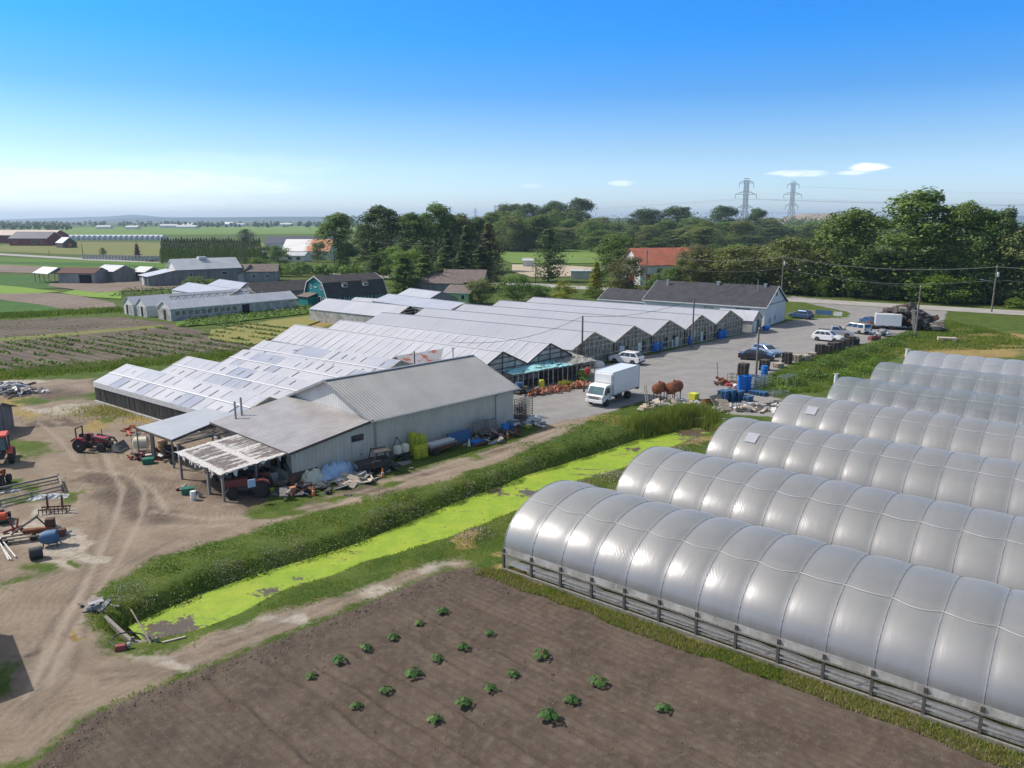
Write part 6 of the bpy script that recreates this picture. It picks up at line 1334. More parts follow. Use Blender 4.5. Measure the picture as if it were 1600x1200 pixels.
def pickup():
    a, b = G(1290, 524.5), G(1320.4, 526.5); r = thing('pickup_truck', 'silver pickup truck between the white crossover and the minivan', 'pickup', (a + b) / 2, ang(a, b)); L, w = 5.6, .98
    MB().prism([(-2.8, .45), (-2.8, 1.05), (1.0, 1.05), (2.6, .98), (2.8, .8), (2.8, .4), (2.3, .35), (2.15, .72), (1.5, .72), (1.35, .35), (-1.1, .35), (-1.25, .72), (-1.9, .72), (-2.05, .35)], -w, w).build('body', 'vehicle_silver', r, bevel=.06)
    v = [(-.75, -w * .95, 1.04), (1.15, -w * .95, 1.04), (1.15, w * .95, 1.04), (-.75, w * .95, 1.04), (-.55, -w * .78, 1.78), (.45, -w * .78, 1.78), (.45, w * .78, 1.78), (-.55, w * .78, 1.78)]
    MB().add(v, [(3, 2, 1, 0), (4, 5, 6, 7), (0, 1, 5, 4), (1, 2, 6, 5), (2, 3, 7, 6), (3, 0, 4, 7)]).build('cab', 'vehicle_silver', r, bevel=.06)
    MB().box((-1.78, 0, 1.04), (1.8, 1.66, .06)).build('bed_cover', 'black_plastic', r)
    for s in (-1, 1):
        MB().slab([(-.5, s * w * .93, 1.18), (.95, s * w * .93, 1.18), (.4, s * w * .82, 1.66), (-.42, s * w * .82, 1.66)], .02).build('side_window', 'dark_glass', r); MB().box((2.7, s * .72, .84), (.2, .36, .16)).build('headlight', 'rim_metal', r)
        for x in (-1.58, 1.82): wheel(r, x, s * (w - .1), .38, .26)
    MB().slab([(1.12, -.8, 1.14), (1.12, .8, 1.14), (.55, .68, 1.68), (.55, -.68, 1.68)], .02).build('windscreen', 'dark_glass', r)
pickup()
def box_truck():
    r = thing('box_truck', 'white box truck with tall cargo body parked on the asphalt beside the ditch', 'truck', (9.65, 78.95, 0), R(233))
    # x forward; cargo body behind, cab in front
    bx = MB(); bx.box((-2.85, 0, 2.2), (5.7, 2.3, 2.4)); b = bx.build('cargo_box', 'vehicle_white', r, bevel=.05)
    rf = MB()
    for y in (-1.12, 1.12): rf.beam((-5.7, y, 3.41), (0, y, 3.41), .1, .05); rf.beam((-5.7, y * 1.025, 1.03), (0, y * 1.025, 1.03), .06, .1)
    for y in (-1.14, 1.14):
        for x in (-.02, -5.68): rf.beam((x, y, 1.0), (x, y, 3.42), .08)
    rf.build('corner_trim', 'galvanised', b)
    MB().box((.06, 0, 2.75), (.16, 2.0, .95)).build('nose_fairing', 'vehicle_white', b, bevel=.05)
    cab = [(.05, .55), (1.85, .55), (1.9, 1.15), (1.72, 1.3), (1.28, 2.12), (.95, 2.22), (.05, 2.22)]
    MB().prism(cab, -1.02, 1.02).build('cab', 'vehicle_white', r, bevel=.08)
    MB().slab([(1.76, -.88, 1.3), (1.76, .88, 1.3), (1.37, .8, 2.05), (1.37, -.8, 2.05)], .02).build('windscreen', 'teal_glass', r)
    for s in (-1, 1):
        MB().slab([(.45, s * 1.035, 1.36), (1.5, s * 1.035, 1.36), (1.16, s * 1.035, 1.98), (.45, s * 1.035, 1.98)], .02).build('side_window', 'dark_glass', r)
        MB().box((1.88, s * .75, .92), (.14, .4, .2)).build('headlight', 'rim_metal', r)
        m = MB(); m.beam((1.5, s * 1.05, 1.9), (1.75, s * 1.3, 1.85), .04); m.box((1.78, s * 1.32, 1.6), (.08, .2, .5)); m.build('mirror', 'black_plastic', r)
        d = MB(); d.beam((.42, s * 1.035, .7), (.42, s * 1.035, 1.3), .02); d.box((.6, s * 1.04, 1.22), (.16, .03, .05)); d.build('door_handle', 'black_plastic', r)
        wheel(r, 1.0, s * .92, .4, .26)
        wheel(r, -3.7, s * .98, .4, .24); wheel(r, -3.7, s * .7, .4, .24)
    MB().box((1.93, 0, .62), (.2, 2.05, .34)).build('bumper', 'vehicle_white', r, bevel=.04)
    g = MB(); g.box((1.91, 0, 1.03), (.06, 1.5, .1)); g.box((1.925, 0, .82), (.06, 1.3, .07)); g.build('grille', 'black_plastic', r)
    MB().box((-2.3, 0, .78), (6.6, .85, .3)).build('chassis', 'black_plastic', r)
    l = MB(); l.box((-5.85, 0, .8), (.3, 2.0, .25)); l.box((-5.95, .8, .95), (.18, .4, .5)); l.box((-5.95, -.8, .95), (.18, .4, .5)); l.build('tail_lift', 'dark_metal', r)
    for s in (-1, 1): MB().box((-1.5, s * .95, .72), (1.0, .3, .45)).build('fuel_tank' if s > 0 else 'battery_box', 'black_plastic', r)
box_truck()
def tractor(label, a, b, sc, paint, cab=False, loader=False, rops=True, name='tractor'):
    """rear wheel and front wheel ground points, facing the second"""
    a, b = G(*a), G(*b); r = thing(name, label, 'tractor', (a + b) / 2, ang(a, b)); r.scale = (sc,) * 3
    wheel_r, wf = .62, .42
    for s in (-1, 1): wheel(r, -.95, s * .72, wheel_r, .38, 'rim_metal' if loader else 'faded_red', .5); wheel(r, 1.0, s * .62, wf, .26, 'rim_metal' if loader else 'faded_red', .5)
    MB().prism([(-.1, .78), (1.35, .72), (1.45, 1.12), (1.3, 1.26), (-.1, 1.36)], -.3, .3).build('bonnet', paint, r, bevel=.05)
    MB().box((.2, 0, .62), (2.3, .42, .36)).build('chassis', 'dark_metal', r)
    MB().box((1.42, 0, .95), (.06, .5, .4)).build('grille', 'black_plastic', r)
    for s in (-1, 1): MB().prism([(-1.65, .95), (-1.55, 1.2), (-1.2, 1.38), (-.6, 1.36), (-.35, 1.05), (-.5, 1.05), (-.75, 1.26), (-1.15, 1.26), (-1.45, 1.1)], s * .52, s * .92).build('fender', paint, r)
    st = MB(); st.box((-.95, 0, 1.1), (.45, .5, .14)); st.box((-1.16, 0, 1.35), (.1, .48, .4)); st.build('seat', 'black_plastic', r)
    sw = MB(); sw.tube([(-.15, 0, 1.3), (-.38, 0, 1.55)], .025, 6); sw.lathe((-.4, 0, 1.56), [(.2, 0), (.2, .03)], 14); sw.build('steering_wheel', 'black_plastic', r)
    if rops and not cab:
        m = MB(); m.beam((-1.3, -.5, .9), (-1.3, -.5, 2.15), .09); m.beam((-1.3, .5, .9), (-1.3, .5, 2.15), .09); m.beam((-1.3, -.54, 2.15), (-1.3, .54, 2.15), .09); m.build('roll_bar', 'black_plastic', r)
    if cab:
        m = MB()
        for x in (-1.5, -.1):
            for y in (-.6, .6): m.beam((x, y, 1.1), (x + .06, y * .92, 2.3), .08)
        m.build('cab_frame', 'black_plastic', r); MB().box((-.8, 0, 1.72), (1.3, 1.1, 1.0)).build('cab_glass', 'teal_glass', r); MB().box((-.8, 0, 2.38), (1.75, 1.4, .18), taper=.9).build('cab_roof', paint, r, bevel=.05)
    MB().tube([(.7, .18, 1.25), (.7, .18, 1.95)], .04, 8).build('exhaust', 'dark_metal', r)
    if loader:
        m = MB()
        for y in (-.45, .45): m.beam((.1, y, .7), (.15, y, 1.45), .12); m.beam((.15, y, 1.4), (1.6, y, 1.1), .12); m.beam((1.6, y, 1.1), (2.1, y, .4), .12); m.beam((.4, y, .85), (1.5, y, 1.05), .06)
        m.beam((1.75, -.45, .9), (1.75, .45, .9), .1); m.build('loader_arm', 'dark_metal', r)
        k = MB(); k.prism([(2.05, .1), (2.85, .06), (2.85, .1), (2.2, .16), (2.1, .5), (2.35, .8), (2.28, .84), (2.02, .55)], -.8, .8)
        for s in (-.8, .78): k.prism([(2.05, .1), (2.85, .06), (2.35, .82), (2.02, .55)], s, s + .03)
        k.build('bucket', 'grey_metal', r)
    return r
tractor('red compact tractor with dark front loader standing in the dirt yard', (131, 703), (166, 703.5), .92, 'red_paint', loader=True)
tractor('orange red tractor with glazed cab cut by the left edge of the photo', (1, 728), (9, 712), 1.0, 'orange_red', cab=True)
tractor('old rusty red tractor parked in the shade of the tattered shed', (403, 772), (370, 775), .98, 'faded_red', rops=False)
# ------------------------------------------------------------------ yard clutter
def prop(name, label, cat, px, py, rz=0, group=None, z=None): 
    p = GZ(px, py) if z is None else G(px, py, z); return thing(name, label, cat, p, R(rz), group)
def one(mb, name, mat, label, cat, px, py, rz=0, group=None, smooth=False, z=None, bevel=0):
    """a thing that is one mesh"""
    o = mb.build(name, mat, None, smooth, bevel); o.location = GZ(px, py) if z is None else G(px, py, z); o.rotation_euler = (0, 0, R(rz)); return tag(o, label, cat, group)
# pallets in stacks along the edge of the car park
def pallet_proto(name, deck, label, cat='pallet', group=None):
    r = thing(name, label, cat, (0, 0, 0), 0, group)
    d = MB()
    for i in range(6): d.box((-.5 + i * .2, 0, .135), (.13, 1.0, .022))
    d.build('deck', deck, r); b = MB()
    for y in (-.45, 0, .45): b.box((0, y, .065), (1.15, .09, .1))
    b.build('bearer', deck, r); return r
def stacks(proto, spots, label, group):
    first = [True]
    for px, py, n, rz in spots:
        p = G(px, py)
        for k in range(n):
            loc = (p.x + rnd.uniform(-.04, .04), p.y + rnd.uniform(-.04, .04), k * .15); a = R(rz + rnd.uniform(-4, 4))
            if first[0]: proto.location = loc; proto.rotation_euler = (0, 0, a); first[0] = False
            else: dup(proto, loc, a, label, group)
lb = 'dark weathered pallet in the row of stacks along the car park edge'
stacks(pallet_proto('pallet', 'dark_wood', lb, group='pallets along the car park edge'), [(1161, 586, 10, 46), (1194, 578, 9, 46), (1229, 568, 10, 46), (1280, 554, 10, 46), (1291, 552, 8, 50), (1299, 549.5, 9, 46), (1306, 547, 8, 40), (1314, 545, 9, 46), (1322, 541, 8, 46), (1329, 539, 9, 46), (1336, 538, 6, 46)], lb, 'pallets along the car park edge')
lb = 'pale wooden pallet stacked near the sedan at the car park edge'
stacks(pallet_proto('wooden_pallet', 'pale_wood', lb, group='pale pallets by the sedan'), [(1216, 574, 4, 20), (1244, 564, 6, 46), (1258, 563, 5, 30), (1268, 559, 5, 60)], lb, 'pale pallets by the sedan')
lb = 'blue painted pallet stacked on the asphalt near the tunnel ends'
stacks(pallet_proto('blue_pallet', 'blue_paint', lb, group='blue pallets by the tunnels'), [(1131, 627, 8, 44), (1141, 626, 8, 44), (1152, 625, 7, 44), (1166, 627, 4, 40), (1191, 618, 3, 44), (1180, 616, 3, 44)], lb, 'blue pallets by the tunnels')
lb = 'bright blue plastic bin in the tall stack on the blue pallets'
def bins():
    r = thing('plastic_bin', lb, 'bin', G(1158, 613), R(44), 'stacked blue bins')
    b = MB(); b.lathe((0, 0, 0), [(.5, 0), (.58, .42), (.62, .44), (.62, .5), (.55, .5), (.48, .06)], 4); b.build('tub', 'blue_plastic', r)
    MB().box((0, 0, .03), (.7, .7, .05)).build('base', 'blue_plastic', r)
    for i, (px, py) in enumerate(((1158, 613), (1166, 612))):
        for k in range(4):
            if i or k: p = G(px, py); dup(r, (p.x, p.y, k * .45), R(44 + rnd.uniform(-5, 5)), lb, 'stacked blue bins')
bins()
# wire racks behind the blue bins
def rack(label, px, py, rz, mat, L=2.2, Wd=1.1, Hh=1.5, n=5, cat='rack', name='wire_rack', group=None):
    r = prop(name, label, cat, px, py, rz, group)
    for x in (-L / 2, L / 2):
        for y in (-Wd / 2, Wd / 2): MB().beam((x, y, 0), (x, y, Hh), .05).build('upright', mat, r)
    for k in range(n):
        m = MB(); z = .12 + (Hh - .2) * k / max(1, n - 1)
        for y in np.linspace(-Wd / 2, Wd / 2, 5): m.beam((-L / 2, y, z), (L / 2, y, z), .03)
        for x in (-L / 2, 0, L / 2): m.beam((x, -Wd / 2, z), (x, Wd / 2, z), .03)
        m.build('shelf', mat, r)
    return r
rack('teal wire rack right of the blue bins near the tunnel ends', 1180, 608, 44, 'blue_paint'); rack('grey wire rack behind the teal one near the tunnel ends', 1192, 604, 44, 'galvanised', 2.0, 1.0, 1.3, 4)
rack('low grey rack frame lying by the corner of the fourth tunnel', 1212, 617, 30, 'galvanised', 2.6, 1.4, .5, 2); rack('upright grey stake rack beyond the blue racks', 1228, 606, 44, 'galvanised', 2.4, 1.0, 1.5, 2)
rack('dark slatted plant trolley standing at the right corner of the barn', 818, 652, 46, 'dark_metal', 1.5, 1.0, 1.9, 8, name='plant_trolley')
rack('second dark plant trolley close beside the barn corner', 810, 657, 46, 'dark_metal', 1.2, .9, 1.5, 6, name='plant_trolley')
rack('small slatted frame standing left of the blue bins', 1143, 596, 44, 'grey_wood', .9, .7, 1.0, 3, name='slatted_frame')
def drum(label, px, py, mat, r_=.3, h=.9, group=None, lid=True, name='barrel'):
    r = prop(name, label, 'barrel', px, py, 0, group)
    MB().lathe((0, 0, 0), [(r_ * .94, 0), (r_, .05), (r_, h * .32), (r_ * 1.04, h * .34), (r_, h * .37), (r_, h * .63), (r_ * 1.04, h * .66), (r_, h * .69), (r_, h * .95), (r_ * .94, h)], 16).build('body', mat, r, True)
    if lid: MB().lathe((0, 0, h), [(r_ * .97, -.02), (r_ * .97, .03), (r_ * .9, .03)], 16).build('rim', mat, r)
    return r
drum('blue barrel by the pole at the car park edge', 1194, 586, 'blue_plastic', .42, 1.15)
for px, py, lb in ((1022, 549, 'left blue barrel of the pair between second and third gable'), (1030, 547, 'right blue barrel of the pair between second and third gable'), (1078, 538, 'blue barrel between third and fourth gable of the range'), (1125, 529, 'blue barrel between fourth and fifth gable of the range'), (1131, 527.5, 'blue barrel right before the fifth gable of the range')): drum(lb, px, py, 'blue_plastic', .45, 1.25)
drum('blue drum standing against the right end of the barn wall', 789, 678, 'blue_plastic', .34, .95); drum('darker blue drum at the very corner of the barn wall', 797, 674, 'blue_paint', .34, .9)
drum('grey plastic water barrel between barn and nursery house', 811, 614, 'blue_paint', .45, 1.2)
drum('white drum at the foot of the shed post in the yard', 302.5, 781, 'white_plastic', .2, .62); drum('tan lidded barrel under the grey canopy', 255, 706, 'tan_plastic', .42, .95)
one(MB().lathe((0, 0, 0), [(.3, -.9), (.42, -.85), (.42, .85), (.3, .9)], 14, 'X'), 'barrel', 'blue_plastic', 'blue barrel lying by the corner of the dark roofed shop', 'barrel', 1197, 512, 46, smooth=True, z=.42)
# tanks on stands near the box truck
def tank(label, px, py, rz, mat, L, r_, zc, legs='rust_dark', end=None, name='fuel_tank'):
    r = prop(name, label, 'tank', px, py, rz)
    MB().lathe((0, 0, zc), [(.05, -L / 2 - .12), (r_ * .7, -L / 2 - .08), (r_, -L / 2), (r_, L / 2), (r_ * .7, L / 2 + .08), (.05, L / 2 + .12)], 20, 'X').build('tank_body', mat, r, True)
    for x in (-L * .35, L * .35):
        m = MB()
        for y in (-r_ * .7, r_ * .7): m.beam((x, y, 0), (x, y, zc - r_ * .55), .07)
        m.beam((x, -r_ * .8, zc - r_ * .85), (x, r_ * .8, zc - r_ * .85), .08); m.beam((x, -r_ * .7, .2), (x, r_ * .7, zc - r_), .04); m.build('stand', legs, r)
    MB().lathe((0, 0, zc + r_ - .03), [(.09, 0), (.09, .18), (.12, .18), (.12, .22)], 10).build('filler_cap', end or mat, r); return r
tank('rusty brown fuel tank on a stand nearer the white ladder', 1029, 631, 60, 'rust_metal', 1.5, .56, 1.75, end='red_paint')
tank('larger rusty fuel tank on a stand, with bright orange end, right of the first', 1052, 629, 52, 'rust_metal', 2.0, .62, 1.7)
def ladder():
    a = prop('ladder', 'pale wooden ladder leaning beside the rusty tanks', 'ladder', 1013, 640, 50)
    for s in (-.22, .22): MB().beam((s, 0, 0), (s * .8, .5, 2.5), .07).build('rail', 'pale_wood', a)
    for k in range(7): z = .25 + k * .33; MB().beam((-.22, z * .2, z), (.22, z * .2, z), .05).build('rung', 'pale_wood', a)
ladder()
def pile(label, name, px, py, n, spread, mats, smin, smax, cat='pile', flat=.4, hgt=.5, rz=0):
    """a heap of loose boards and scrap, each kind of stuff its own part"""
    r = prop(name, label, cat, px, py, rz); q = random.Random(int(px * 7 + py))
    for mt in mats:
        m = MB()
        for _ in range(max(2, n // len(mats))):
            x, y = q.gauss(0, spread * .5), q.gauss(0, spread * .28); k = math.exp(-(x * x + y * y) / (spread * spread)); l = q.uniform(smin, smax)
            m.box((x, y, hgt * k * q.uniform(.15, 1)), (l, l * q.uniform(.15, .7), l * q.uniform(.06, flat)), q.uniform(0, 6.3), q.uniform(-.5, .5), q.uniform(-.5, .5))
        tag(m.build('scrap', mt, r), kind='stuff')
    return r
pile('stack of whitish boards and posts behind the rusty tanks', 'board_pile', 1062, 634, 26, 2.4, ['white_paint', 'pale_wood', 'foil_sheet'], .5, 1.8, flat=.15)
pile('tangle of grey frames and canes below the first rusty tank', 'frame_pile', 1026, 640, 22, 1.2, ['grey_wood', 'galvanised', 'pale_wood'], .4, 1.3, flat=.12, hgt=.9)
one(MB().box((0, 0, .35), (.8, .8, .7), taper=1.1), 'crate', 'yellow_plastic', 'pale yellow crate behind the heap of whitish boards', 'crate', 1084, 624, 44, bevel=.03)
def trough(label, px, py, mat, rz=40, L=1.1): 
    m = MB(); m.box((0, 0, .06), (L, .7, .1)); 
    for y in (-.35, .35): m.box((0, y, .3), (L, .06, .5))
    for x in (-L / 2, L / 2): m.box((x, 0, .3), (.06, .7, .5))
    return one(m, 'trough', mat, label, 'trough', px, py, rz)
trough('white plastic trough in the reeds below the rusty tanks', 1043, 641, 'white_plastic'); trough('rusty orange steel box on the bank above the reeds', 1108, 632, 'rust_metal', 30, 1.6); trough('grey bucket shaped trough beside the white one in the reeds', 1058, 636, 'grey_metal', 20, .8)
one(MB().box((0, 0, .6), (1.7, .12, 1.2), rx=-.7), 'board', 'grey_wood', 'grey board leaning against the rusty steel box', 'board', 1120, 634, 40)
pl = pallet_proto('tilted_pallet', 'pale_wood', 'pale pallet tipped up on the bank beside the blue pallets'); pl.location = G(1131, 641) + Vector((0, 0, .45)); pl.rotation_euler = (R(38), R(12), R(35)); pl.scale = (1.5,) * 3
pile('heap of pale rubble and boards on the bank left of the third tunnel', 'rubble_heap', 1106, 644, 40, 2.0, ['white_paint', 'concrete', 'pale_wood'], .2, .7, hgt=.5)
pile('long heap of grey and white scrap below the blue pallets', 'scrap_heap', 1166, 640, 46, 3.2, ['grey_metal', 'foil_sheet', 'pale_wood', 'dark_metal'], .3, 1.1, hgt=.5, rz=-20)
pile('grey scrap heap by the left end of the fourth tunnel', 'scrap_heap', 1200, 637, 34, 2.6, ['grey_metal', 'foil_sheet', 'dark_wood'], .3, .9, hgt=.45)
one(MB().beam((-1.6, 0, .15), (1.6, 0, .3), .14), 'beam', 'pale_wood', 'pale beam lying across the head of the ditch', 'beam', 1108, 655, -20); pile('orange debris at the muddy head of the ditch', 'debris_pile', 1118, 663, 10, .7, ['orange', 'rust_metal'], .2, .6, hgt=.3)
pile('rusty red machine parts left of the slatted frame at the car park edge', 'machine_scrap', 1130, 600, 30, 1.6, ['rust_dark', 'rust_metal'], .3, 1.0, flat=.3, hgt=.7)
one(MB().tube([(0, 0, 0), (-.25, 0, 2.2)], .035, 6), 'iron_rod', 'dark_metal', 'thin iron rod standing up from the rusty machine parts', 'rod', 1122, 594); pile('red and white scrap beside the blue bins', 'scrap_heap', 1148, 606, 16, 1.0, ['red_paint', 'white_plastic', 'foil_sheet'], .25, .8, hgt=.6)
# junk and machines at the far side of the car park
def container():
    r = prop('cargo_container', 'white cargo box on a trailer beside the junk heap', 'trailer', 1386, 514, -20); MB().box((0, 0, 1.7), (4.2, 2.2, 2.0)).build('body', 'vehicle_white', r, bevel=.04); MB().box((.2, 0, .6), (5.6, 1.8, .18)).build('bed', 'grey_metal', r); MB().box((2.12, 0, 1.7), (.05, 1.9, 1.8)).build('door', 'rust_dark', r)
    for x in (-.8, .5):
        for s in (-1, 1): wheel(r, x, s * .95, .38, .24)
container()
pile('tall dark heap of nursery junk at the far edge of the car park', 'junk_heap', 1413, 513, 150, 5.0, ['dark_wood', 'dark_metal', 'grey_wood', 'rust_dark', 'black_plastic'], .5, 1.9, hgt=4.2, flat=.6, rz=-20)
pile('lower dark heap of frames behind the white cargo box', 'junk_heap', 1402, 500, 60, 4.0, ['dark_wood', 'grey_wood', 'rust_dark'], .5, 1.6, hgt=2.6, flat=.5)
car('blue flatbed lorry cab behind the white cargo box', (1376, 503), (1387, 500), 'van', 'vehicle_blue', cat='lorry')
one(MB().box((0, 0, 2.0), (.5, .1, 4.2), rx=0, ry=-.16), 'board', 'pale_wood', 'tall pale board leaning at the right of the junk heap', 'board', 1426, 521, -20)
trough('faded red skip in the grass by the junk heap', 1366, 531, 'faded_red', 30, 2.4); pile('pale scrap between the red skip and the cargo box', 'scrap_heap', 1378, 525, 26, 2.6, ['foil_sheet', 'grey_metal', 'blue_paint'], .4, 1.3, hgt=.9)
one(MB().lathe((0, 0, 0), [(1.7, 0), (1.6, .5), (1.1, .95), (.4, 1.15)], 12), 'gravel_mound', 'concrete', 'small grey mound in the grass right of the utility pole', 'mound', 1452, 508, smooth=True)
def culvert():
    r = prop('culvert', 'pale concrete culvert block in the grassy bank', 'culvert', 1479, 534, -20); MB().box((0, 0, .35), (2.6, 1.3, .7)).build('slab', 'pale_wood', r); MB().box((0, -.68, .25), (1.1, .08, .45)).build('opening', 'dark_void', r)
culvert()
def bench_signs():
    r = prop('sign_board', 'long low sign boards by the grass island at the car park entrance', 'sign', 1287, 496, -35)
    for x in (-3, -1, 1, 3): MB().beam((x, 0, 0), (x, 0, 1.4), .1).build('post', 'grey_wood', r)
    MB().box((0, -.08, 1.0), (3.0, .08, .9)).build('panel', 'blue_paint', r); MB().box((-2.4, -.08, .9), (1.4, .08, .8)).build('panel', 'pale_wood', r); MB().box((2.6, -.08, .9), (1.6, .08, .8)).build('panel', 'foil_sheet', r)
bench_signs()
# along the shaded wall of the barn
def cone(label, px, py, mat='orange'):
    r = prop('traffic_cone', label, 'cone', px, py); MB().box((0, 0, .02), (.36, .36, .04)).build('base', 'black_plastic', r); MB().lathe((0, 0, .04), [(.14, 0), (.035, .66)], 12).build('cone', mat, r, True); MB().lathe((0, 0, .32), [(.098, 0), (.072, .14)], 12).build('band', 'white_plastic', r, True)
cone('orange traffic cone right of the black machine by the barn door', 598, 745); cone('orange traffic cone in the grass near the tattered shed', 490, 774); cone('pale worn cone beside the blue tub at the barn wall', 733, 698, 'cream_plastic'); cone('orange cone leaning by the blue drum at the barn wall', 793, 684)
def heap_tarp(label, px, py, L, Wd, Hh, mat, rz=46, seed=1):
    q = np.random.RandomState(seed); n, k = 16, 10; vs = []
    for i in range(n + 1):
        for j in range(k + 1):
            u, v = i / n * 2 - 1, j / k * 2 - 1; h = Hh * max(0, 1 - abs(u) ** 2.6) * max(0, 1 - abs(v) ** 2.2); vs.append((u * L / 2 + q.uniform(-.05, .05), v * Wd / 2 + q.uniform(-.05, .05), max(0, h * q.uniform(.72, 1.08)) + .01))
    m = MB(); m.add(vs, [(i * (k + 1) + j, (i + 1) * (k + 1) + j, (i + 1) * (k + 1) + j + 1, i * (k + 1) + j + 1) for i in range(n) for j in range(k)]); return one(m, 'tarpaulin', mat, label, 'tarp', px, py, rz, smooth=False)
heap_tarp('light blue tarpaulin draped over a heap at the barn wall', 524, 744, 3.0, 1.6, 1.15, 'light_blue', seed=3); heap_tarp('smaller light blue tarpaulin end hanging right of the larger one', 540, 738, 1.5, 1.3, .9, 'light_blue', seed=4)
heap_tarp('yellowed plastic sheet over boards left of the blue tarpaulin', 488, 752, 2.3, 1.4, 1.0, 'cream_plastic', seed=5); one(MB().slab([(-1.2, -.5, .5), (1.2, -.5, .5), (1.2, .6, 1.5), (-1.2, .6, 1.5)], .06), 'door_panel', 'dark_wood', 'dark door panel leaning on the yellowed sheet by the barn', 'panel', 474, 752, 46)
pile('black plastic heap on top of the blue tarpaulin', 'plastic_heap', 533, 731, 12, .8, ['black_plastic'], .4, .9, hgt=1.2)
pile('heap of pale slats and canes in front of the blue tarpaulin', 'slat_heap', 556, 751, 44, 2.1, ['grey_wood', 'pale_wood', 'foil_sheet'], .4, 1.6, flat=.08, hgt=.3, rz=30)
pile('dark clutter of crates and buckets beside the tattered shed', 'clutter_heap', 452, 768, 60, 2.2, ['black_plastic', 'dark_metal', 'grey_wood', 'rust_dark', 'dark_wood'], .3, .9, hgt=.9)
pile('loose scrap in the shade below the yellowed sheet', 'scrap_heap', 492, 766, 34, 1.8, ['dark_metal', 'grey_metal', 'rust_dark', 'black_plastic'], .2, .7, hgt=.4)
one(MB().box((0, 0, .6), (.9, .1, 1.2), ry=.2), 'plywood_board', 'grey_wood', 'grey plywood board standing among the clutter by the shed', 'board', 422, 764, 30); one(MB().box((0, 0, .62), (.5, .1, 1.3), ry=-.25), 'plywood_board', 'weather_board', 'narrow brown board leaning right of the grey plywood board', 'board', 433, 764, 30)
one(MB().lathe((0, 0, 0), [(.15, 0), (.19, .32), (.16, .32), (.13, .04)], 12), 'bucket', 'white_plastic', 'white bucket on the ground beside the dark clutter', 'bucket', 447, 776, smooth=True); one(MB().box((0, 0, .2), (.32, .3, .4), taper=1.1), 'crate', 'yellow_plastic', 'yellow green crate by the wheel of the old tractor', 'crate', 426, 771, 30, bevel=.02); one(MB().box((0, 0, .3), (.4, .4, .6)), 'box', 'terracotta', 'brown box at the edge of the clutter heap', 'box', 458, 773, 40, bevel=.02)
def old_jeep():
    r = prop('field_vehicle', 'black derelict open vehicle parked by the barn door', 'vehicle', 583, 737, 210)
    MB().prism([(-1.3, .4), (-1.3, 1.0), (.1, 1.0), (.2, .95), (1.3, .88), (1.35, .4)], -.65, .65).build('body', 'black_plastic', r, bevel=.05)
    f = MB()
    for y in (-.6, .6): f.beam((-1.25, y, 1.0), (-1.2, y, 1.62), .07); f.beam((.1, y, .98), (-.1, y, 1.62), .07)
    f.beam((-1.2, -.62, 1.62), (-1.2, .62, 1.62), .07); f.beam((-.1, -.62, 1.62), (-.1, .62, 1.62), .07); f.build('frame', 'black_plastic', r); MB().box((-.65, 0, 1.66), (1.25, 1.3, .06)).build('canvas_top', 'dark_metal', r)
    for x in (-.8, .85):
        for s in (-1, 1): wheel(r, x, s * .6, .33, .22, 'grey_metal')
    MB().box((1.36, 0, .65), (.06, .8, .3)).build('grille', 'galvanised', r)
old_jeep()
pile('metal scrap right of the black derelict vehicle', 'scrap_heap', 594, 735, 20, 1.0, ['galvanised', 'rust_dark', 'dark_metal'], .2, .8, hgt=.5); pile('flat boards lying right of the drainpipe by the barn wall', 'board_pile', 608, 728, 14, 1.6, ['grey_wood', 'dark_wood'], .6, 1.5, flat=.06, hgt=.2)
def sprayer():
    r = prop('sprayer', 'white twin tank field sprayer with black frame at the barn wall', 'sprayer', 627, 719, 46)
    for k, x in enumerate((-.35, .4)): MB().lathe((x, 0, .95), [(.2, -.36), (.34, -.28), (.36, .1), (.3, .3), (.1, .38)], 14, 'Z').build('tank', 'cream_plastic', r, True)
    f = MB(); f.beam((-.9, .2, .45), (-.1, .4, 1.9), .06); f.beam((-.1, .4, 1.9), (.6, .2, .8), .06); f.beam((-1, 0, .45), (1, 0, .45), .1); f.beam((-.6, -.3, .2), (.7, -.3, .35), .08); f.build('frame', 'dark_metal', r)
    for s in (-1, 1): wheel(r, .1, s * .55, .28, .16, 'dark_metal')
sprayer()
lb = 'lime yellow plastic crate in the stacks leaning at the barn wall'
def crates():
    r = thing('plastic_crate', lb, 'crate', (0, 0, 0), 0, 'lime crates at the barn wall'); m = MB(); m.box((0, 0, .02), (.6, .4, .03))
    for y in (-.2, .2):
        for z in (.06, .15, .24): m.box((0, y, z), (.6, .02, .05))
    for x in (-.3, .3):
        for z in (.06, .15, .24): m.box((x, 0, z), (.02, .4, .05))
    m.build('basket', 'yellow_plastic', r); h = MB(); h.box((.31, 0, .27), (.03, .2, .04)); h.build('handle', 'yellow_plastic', r); n = 0
    for px, py, k in ((646, 710, 7), (653, 709, 6), (660, 708, 6), (654, 716, 4), (662, 714, 4)):
        p = G(px, py)
        for i in range(k):
            loc = (p.x + rnd.uniform(-.03, .03), p.y + rnd.uniform(-.03, .03), i * .27); a = R(46 + rnd.uniform(-8, 8))
            if n == 0: r.location = loc; r.rotation_euler = (0, 0, a)
            else: dup(r, loc, a, lb, 'lime crates at the barn wall')
            n += 1
crates()
